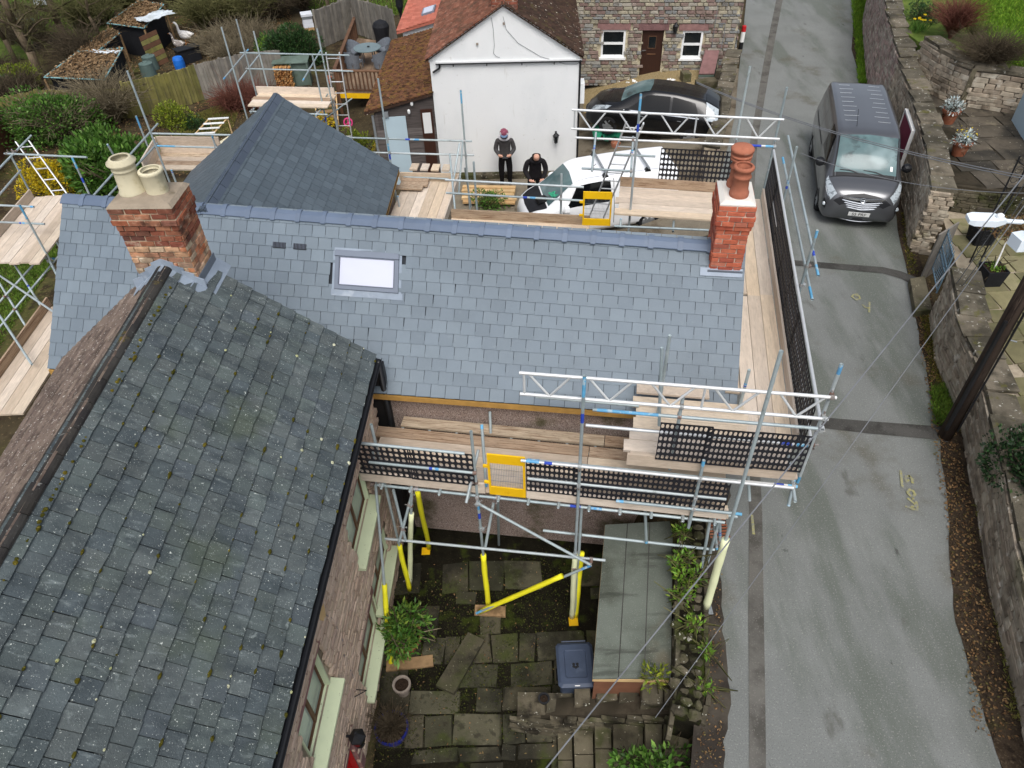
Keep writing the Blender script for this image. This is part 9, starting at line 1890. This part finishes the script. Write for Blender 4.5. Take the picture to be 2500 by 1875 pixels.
# shed at the left edge
q = [at(-40, 330, .3), at(30, 268, .3)]; SPn = Plane(Vector((at(-60, 500, GZ).x, at(-60, 500, GZ).y, 0)), Vector((at(38, 340, GZ).x, at(38, 340, GZ).y, 0))); sh = thing('garden_shed', 'brown shiplap shed with a felted roof at the left edge', 'shed', SPn.pt(SPn.L, GZ))
mb = MB(); SPn.box(mb, 0, SPn.L, GZ, .0, -2.0, -.02); mb.build('wall', M['browndoor'], sh)
for k in range(12): mb = MB(); SPn.box(mb, 0, SPn.L + .02, GZ + k * .15, GZ + k * .15 + .14, -.02, .012); mb.build('shiplap_board', M['weatherboard'], sh)
mb = MB(); SPn.box(mb, SPn.L * .5, SPn.L * .8, -1.1, -.35, .0, .03); wn = mb.build('window', M['timber'], sh); mb = MB(); SPn.box(mb, SPn.L * .53, SPn.L * .77, -1.04, -.41, .031, .036); mb.build('pane', M['glass'], wn); mb = MB(); mb.hexa([SPn.pt(-.1, .0, -2.1), SPn.pt(SPn.L + .15, .0, -2.1), SPn.pt(SPn.L + .15, 0, .15), SPn.pt(-.1, 0, .15), SPn.pt(-.1, .3, -2.1), SPn.pt(SPn.L + .15, .3, -2.1), SPn.pt(SPn.L + .15, .06, .15), SPn.pt(-.1, .06, .15)]); mb.build('roof', M['fencegreen'], sh)
# sawhorse of pale slats, sloping cream sheet, small garden pieces
a_ = g_at(525, 325, GZ); t = thing('slatted_frame', 'pale wooden slatted frame standing on the garden lawn', 'frame', a_)
for k in range(4): p = at(500 + k * 11, 325 - k * 12, -.95 + k * .12); mb = MB(); mb.box(p, (.75, .09, .03), .05); mb.build('slat', M['whiteplastic'], t)
for dx in (-.34, .34): mb = MB(); p0, p1 = at(500, 325, -.97) + Vector((dx, 0, 0)), at(533, 289, -.62) + Vector((dx, 0, 0)); mb.tube(p0, p1, .025, n=6); mb.tube(p1, Vector((p1.x, p1.y, GZ)), .025, n=6); mb.build('side_rail', M['timber'], t)
slab_px('cream_sheet', [(505, 365), (560, 372), (640, 288), (608, 300)], -.9, .03, M['buffpot'], 'cream sheet lying behind the slate wing', 'sheet')
p = at(850, 299, -.8); mb = MB(); Mn = frame(p, (1, 0, 0), (0, .3, .95), (0, -.95, .3)); n = 20; mb.loft([[Mn @ Vector((math.cos(a) * (.15 + .025 * math.cos(b)), math.sin(a) * (.15 + .025 * math.cos(b)), .025 * math.sin(b))) for b in [6.283 * q / 6 for q in range(6)]] for a in [6.283 * k / n for k in range(n + 1)]], caps=False)
for a in (1.571, 3.927, 5.498, 4.712): mb.tube(Mn @ Vector((0, 0, 0)), Mn @ Vector((math.cos(a) * .15, math.sin(a) * .15, 0)), .02, n=6)
tag(mb.build('peace_sign', M['pink']), 'pink peace sign ornament hung below the deck', 'ornament')
stt = thing('deck_stairs', 'timber stairs climbing to the deck beside the ladder', 'stairs', g_at(800, 300, GZ))
for k in range(6): p = at(800 - k * 1, 300 - k * 14, -1.6 + k * .15); mb = MB(); mb.box(p, (.8, .25, .04), .1); mb.build('tread', M['oldplank'], stt)
for dx in (-.42, .42): p0, p1 = at(800, 300, -1.6) + Vector((dx, 0, 0)), at(795, 230, -.85) + Vector((dx, 0, 0)); mb = MB(); mb.hexa([p0 + Vector((-.02, 0, -.1)), p0 + Vector((.02, 0, -.1)), p1 + Vector((.02, 0, -.1)), p1 + Vector((-.02, 0, -.1)), p0 + Vector((-.02, 0, .1)), p0 + Vector((.02, 0, .1)), p1 + Vector((.02, 0, .1)), p1 + Vector((-.02, 0, .1))]); mb.build('stringer', M['timber'], stt)
p = g_at(795, 8, GZ); mb = MB(); mb.path([at(858, 2, -.5), at(906, 24, -.5)], .05, 8); tag(mb.build('white_pipe', M['whiteplastic']), 'long white pipe lying in the grass beyond the fence', 'pipe')
thicket('dense bare brush filling the ground behind the blue barrel', [(520, 130), (560, 110), (600, 105), (640, 110)], 28, 'twig', 110, 1.3, 1.3)
thicket('bare hawthorn brush along the top edge left of the geese', [(400, 40), (440, 25), (470, 10)], 29, 'twig_dark', 170, 2.6, 1.7)
thicket('tangled dry stems at the extreme left under the trees', [(20, 270), (70, 250), (0, 210)], 30, 'twig_dark', 120, 1.9, 1.5)
bush('ivy_clump', 'dark green ivy clump among the tree trunks', g_at(230, 60, GZ), 1.3, 1.0, 1.0, 3500, .11, 'leaf_dark', 140, 14, .5); bush('ivy_clump', 'olive undergrowth before the long shelter at left', g_at(60, 215, GZ), 1.5, .8, 1.0, 3200, .11, 'leaf_shrub', 141, 14, .45); bush('evergreen_shrub', 'small glossy shrub right of the laurel bush', g_at(395, 400, GZ), .7, .6, 1.0, 2000, .13, 'leaf_laurel', 142, 10, .4)
thicket('tall bare branches before the turquoise dinghy', [(30, 110), (70, 130), (110, 120)], 31, 'twig', 120, 3.4, 1.8); thicket('tall bare branches over the long leaf-covered shelter', [(200, 170), (240, 175)], 32, 'twig_dark', 110, 3.0, 1.9)
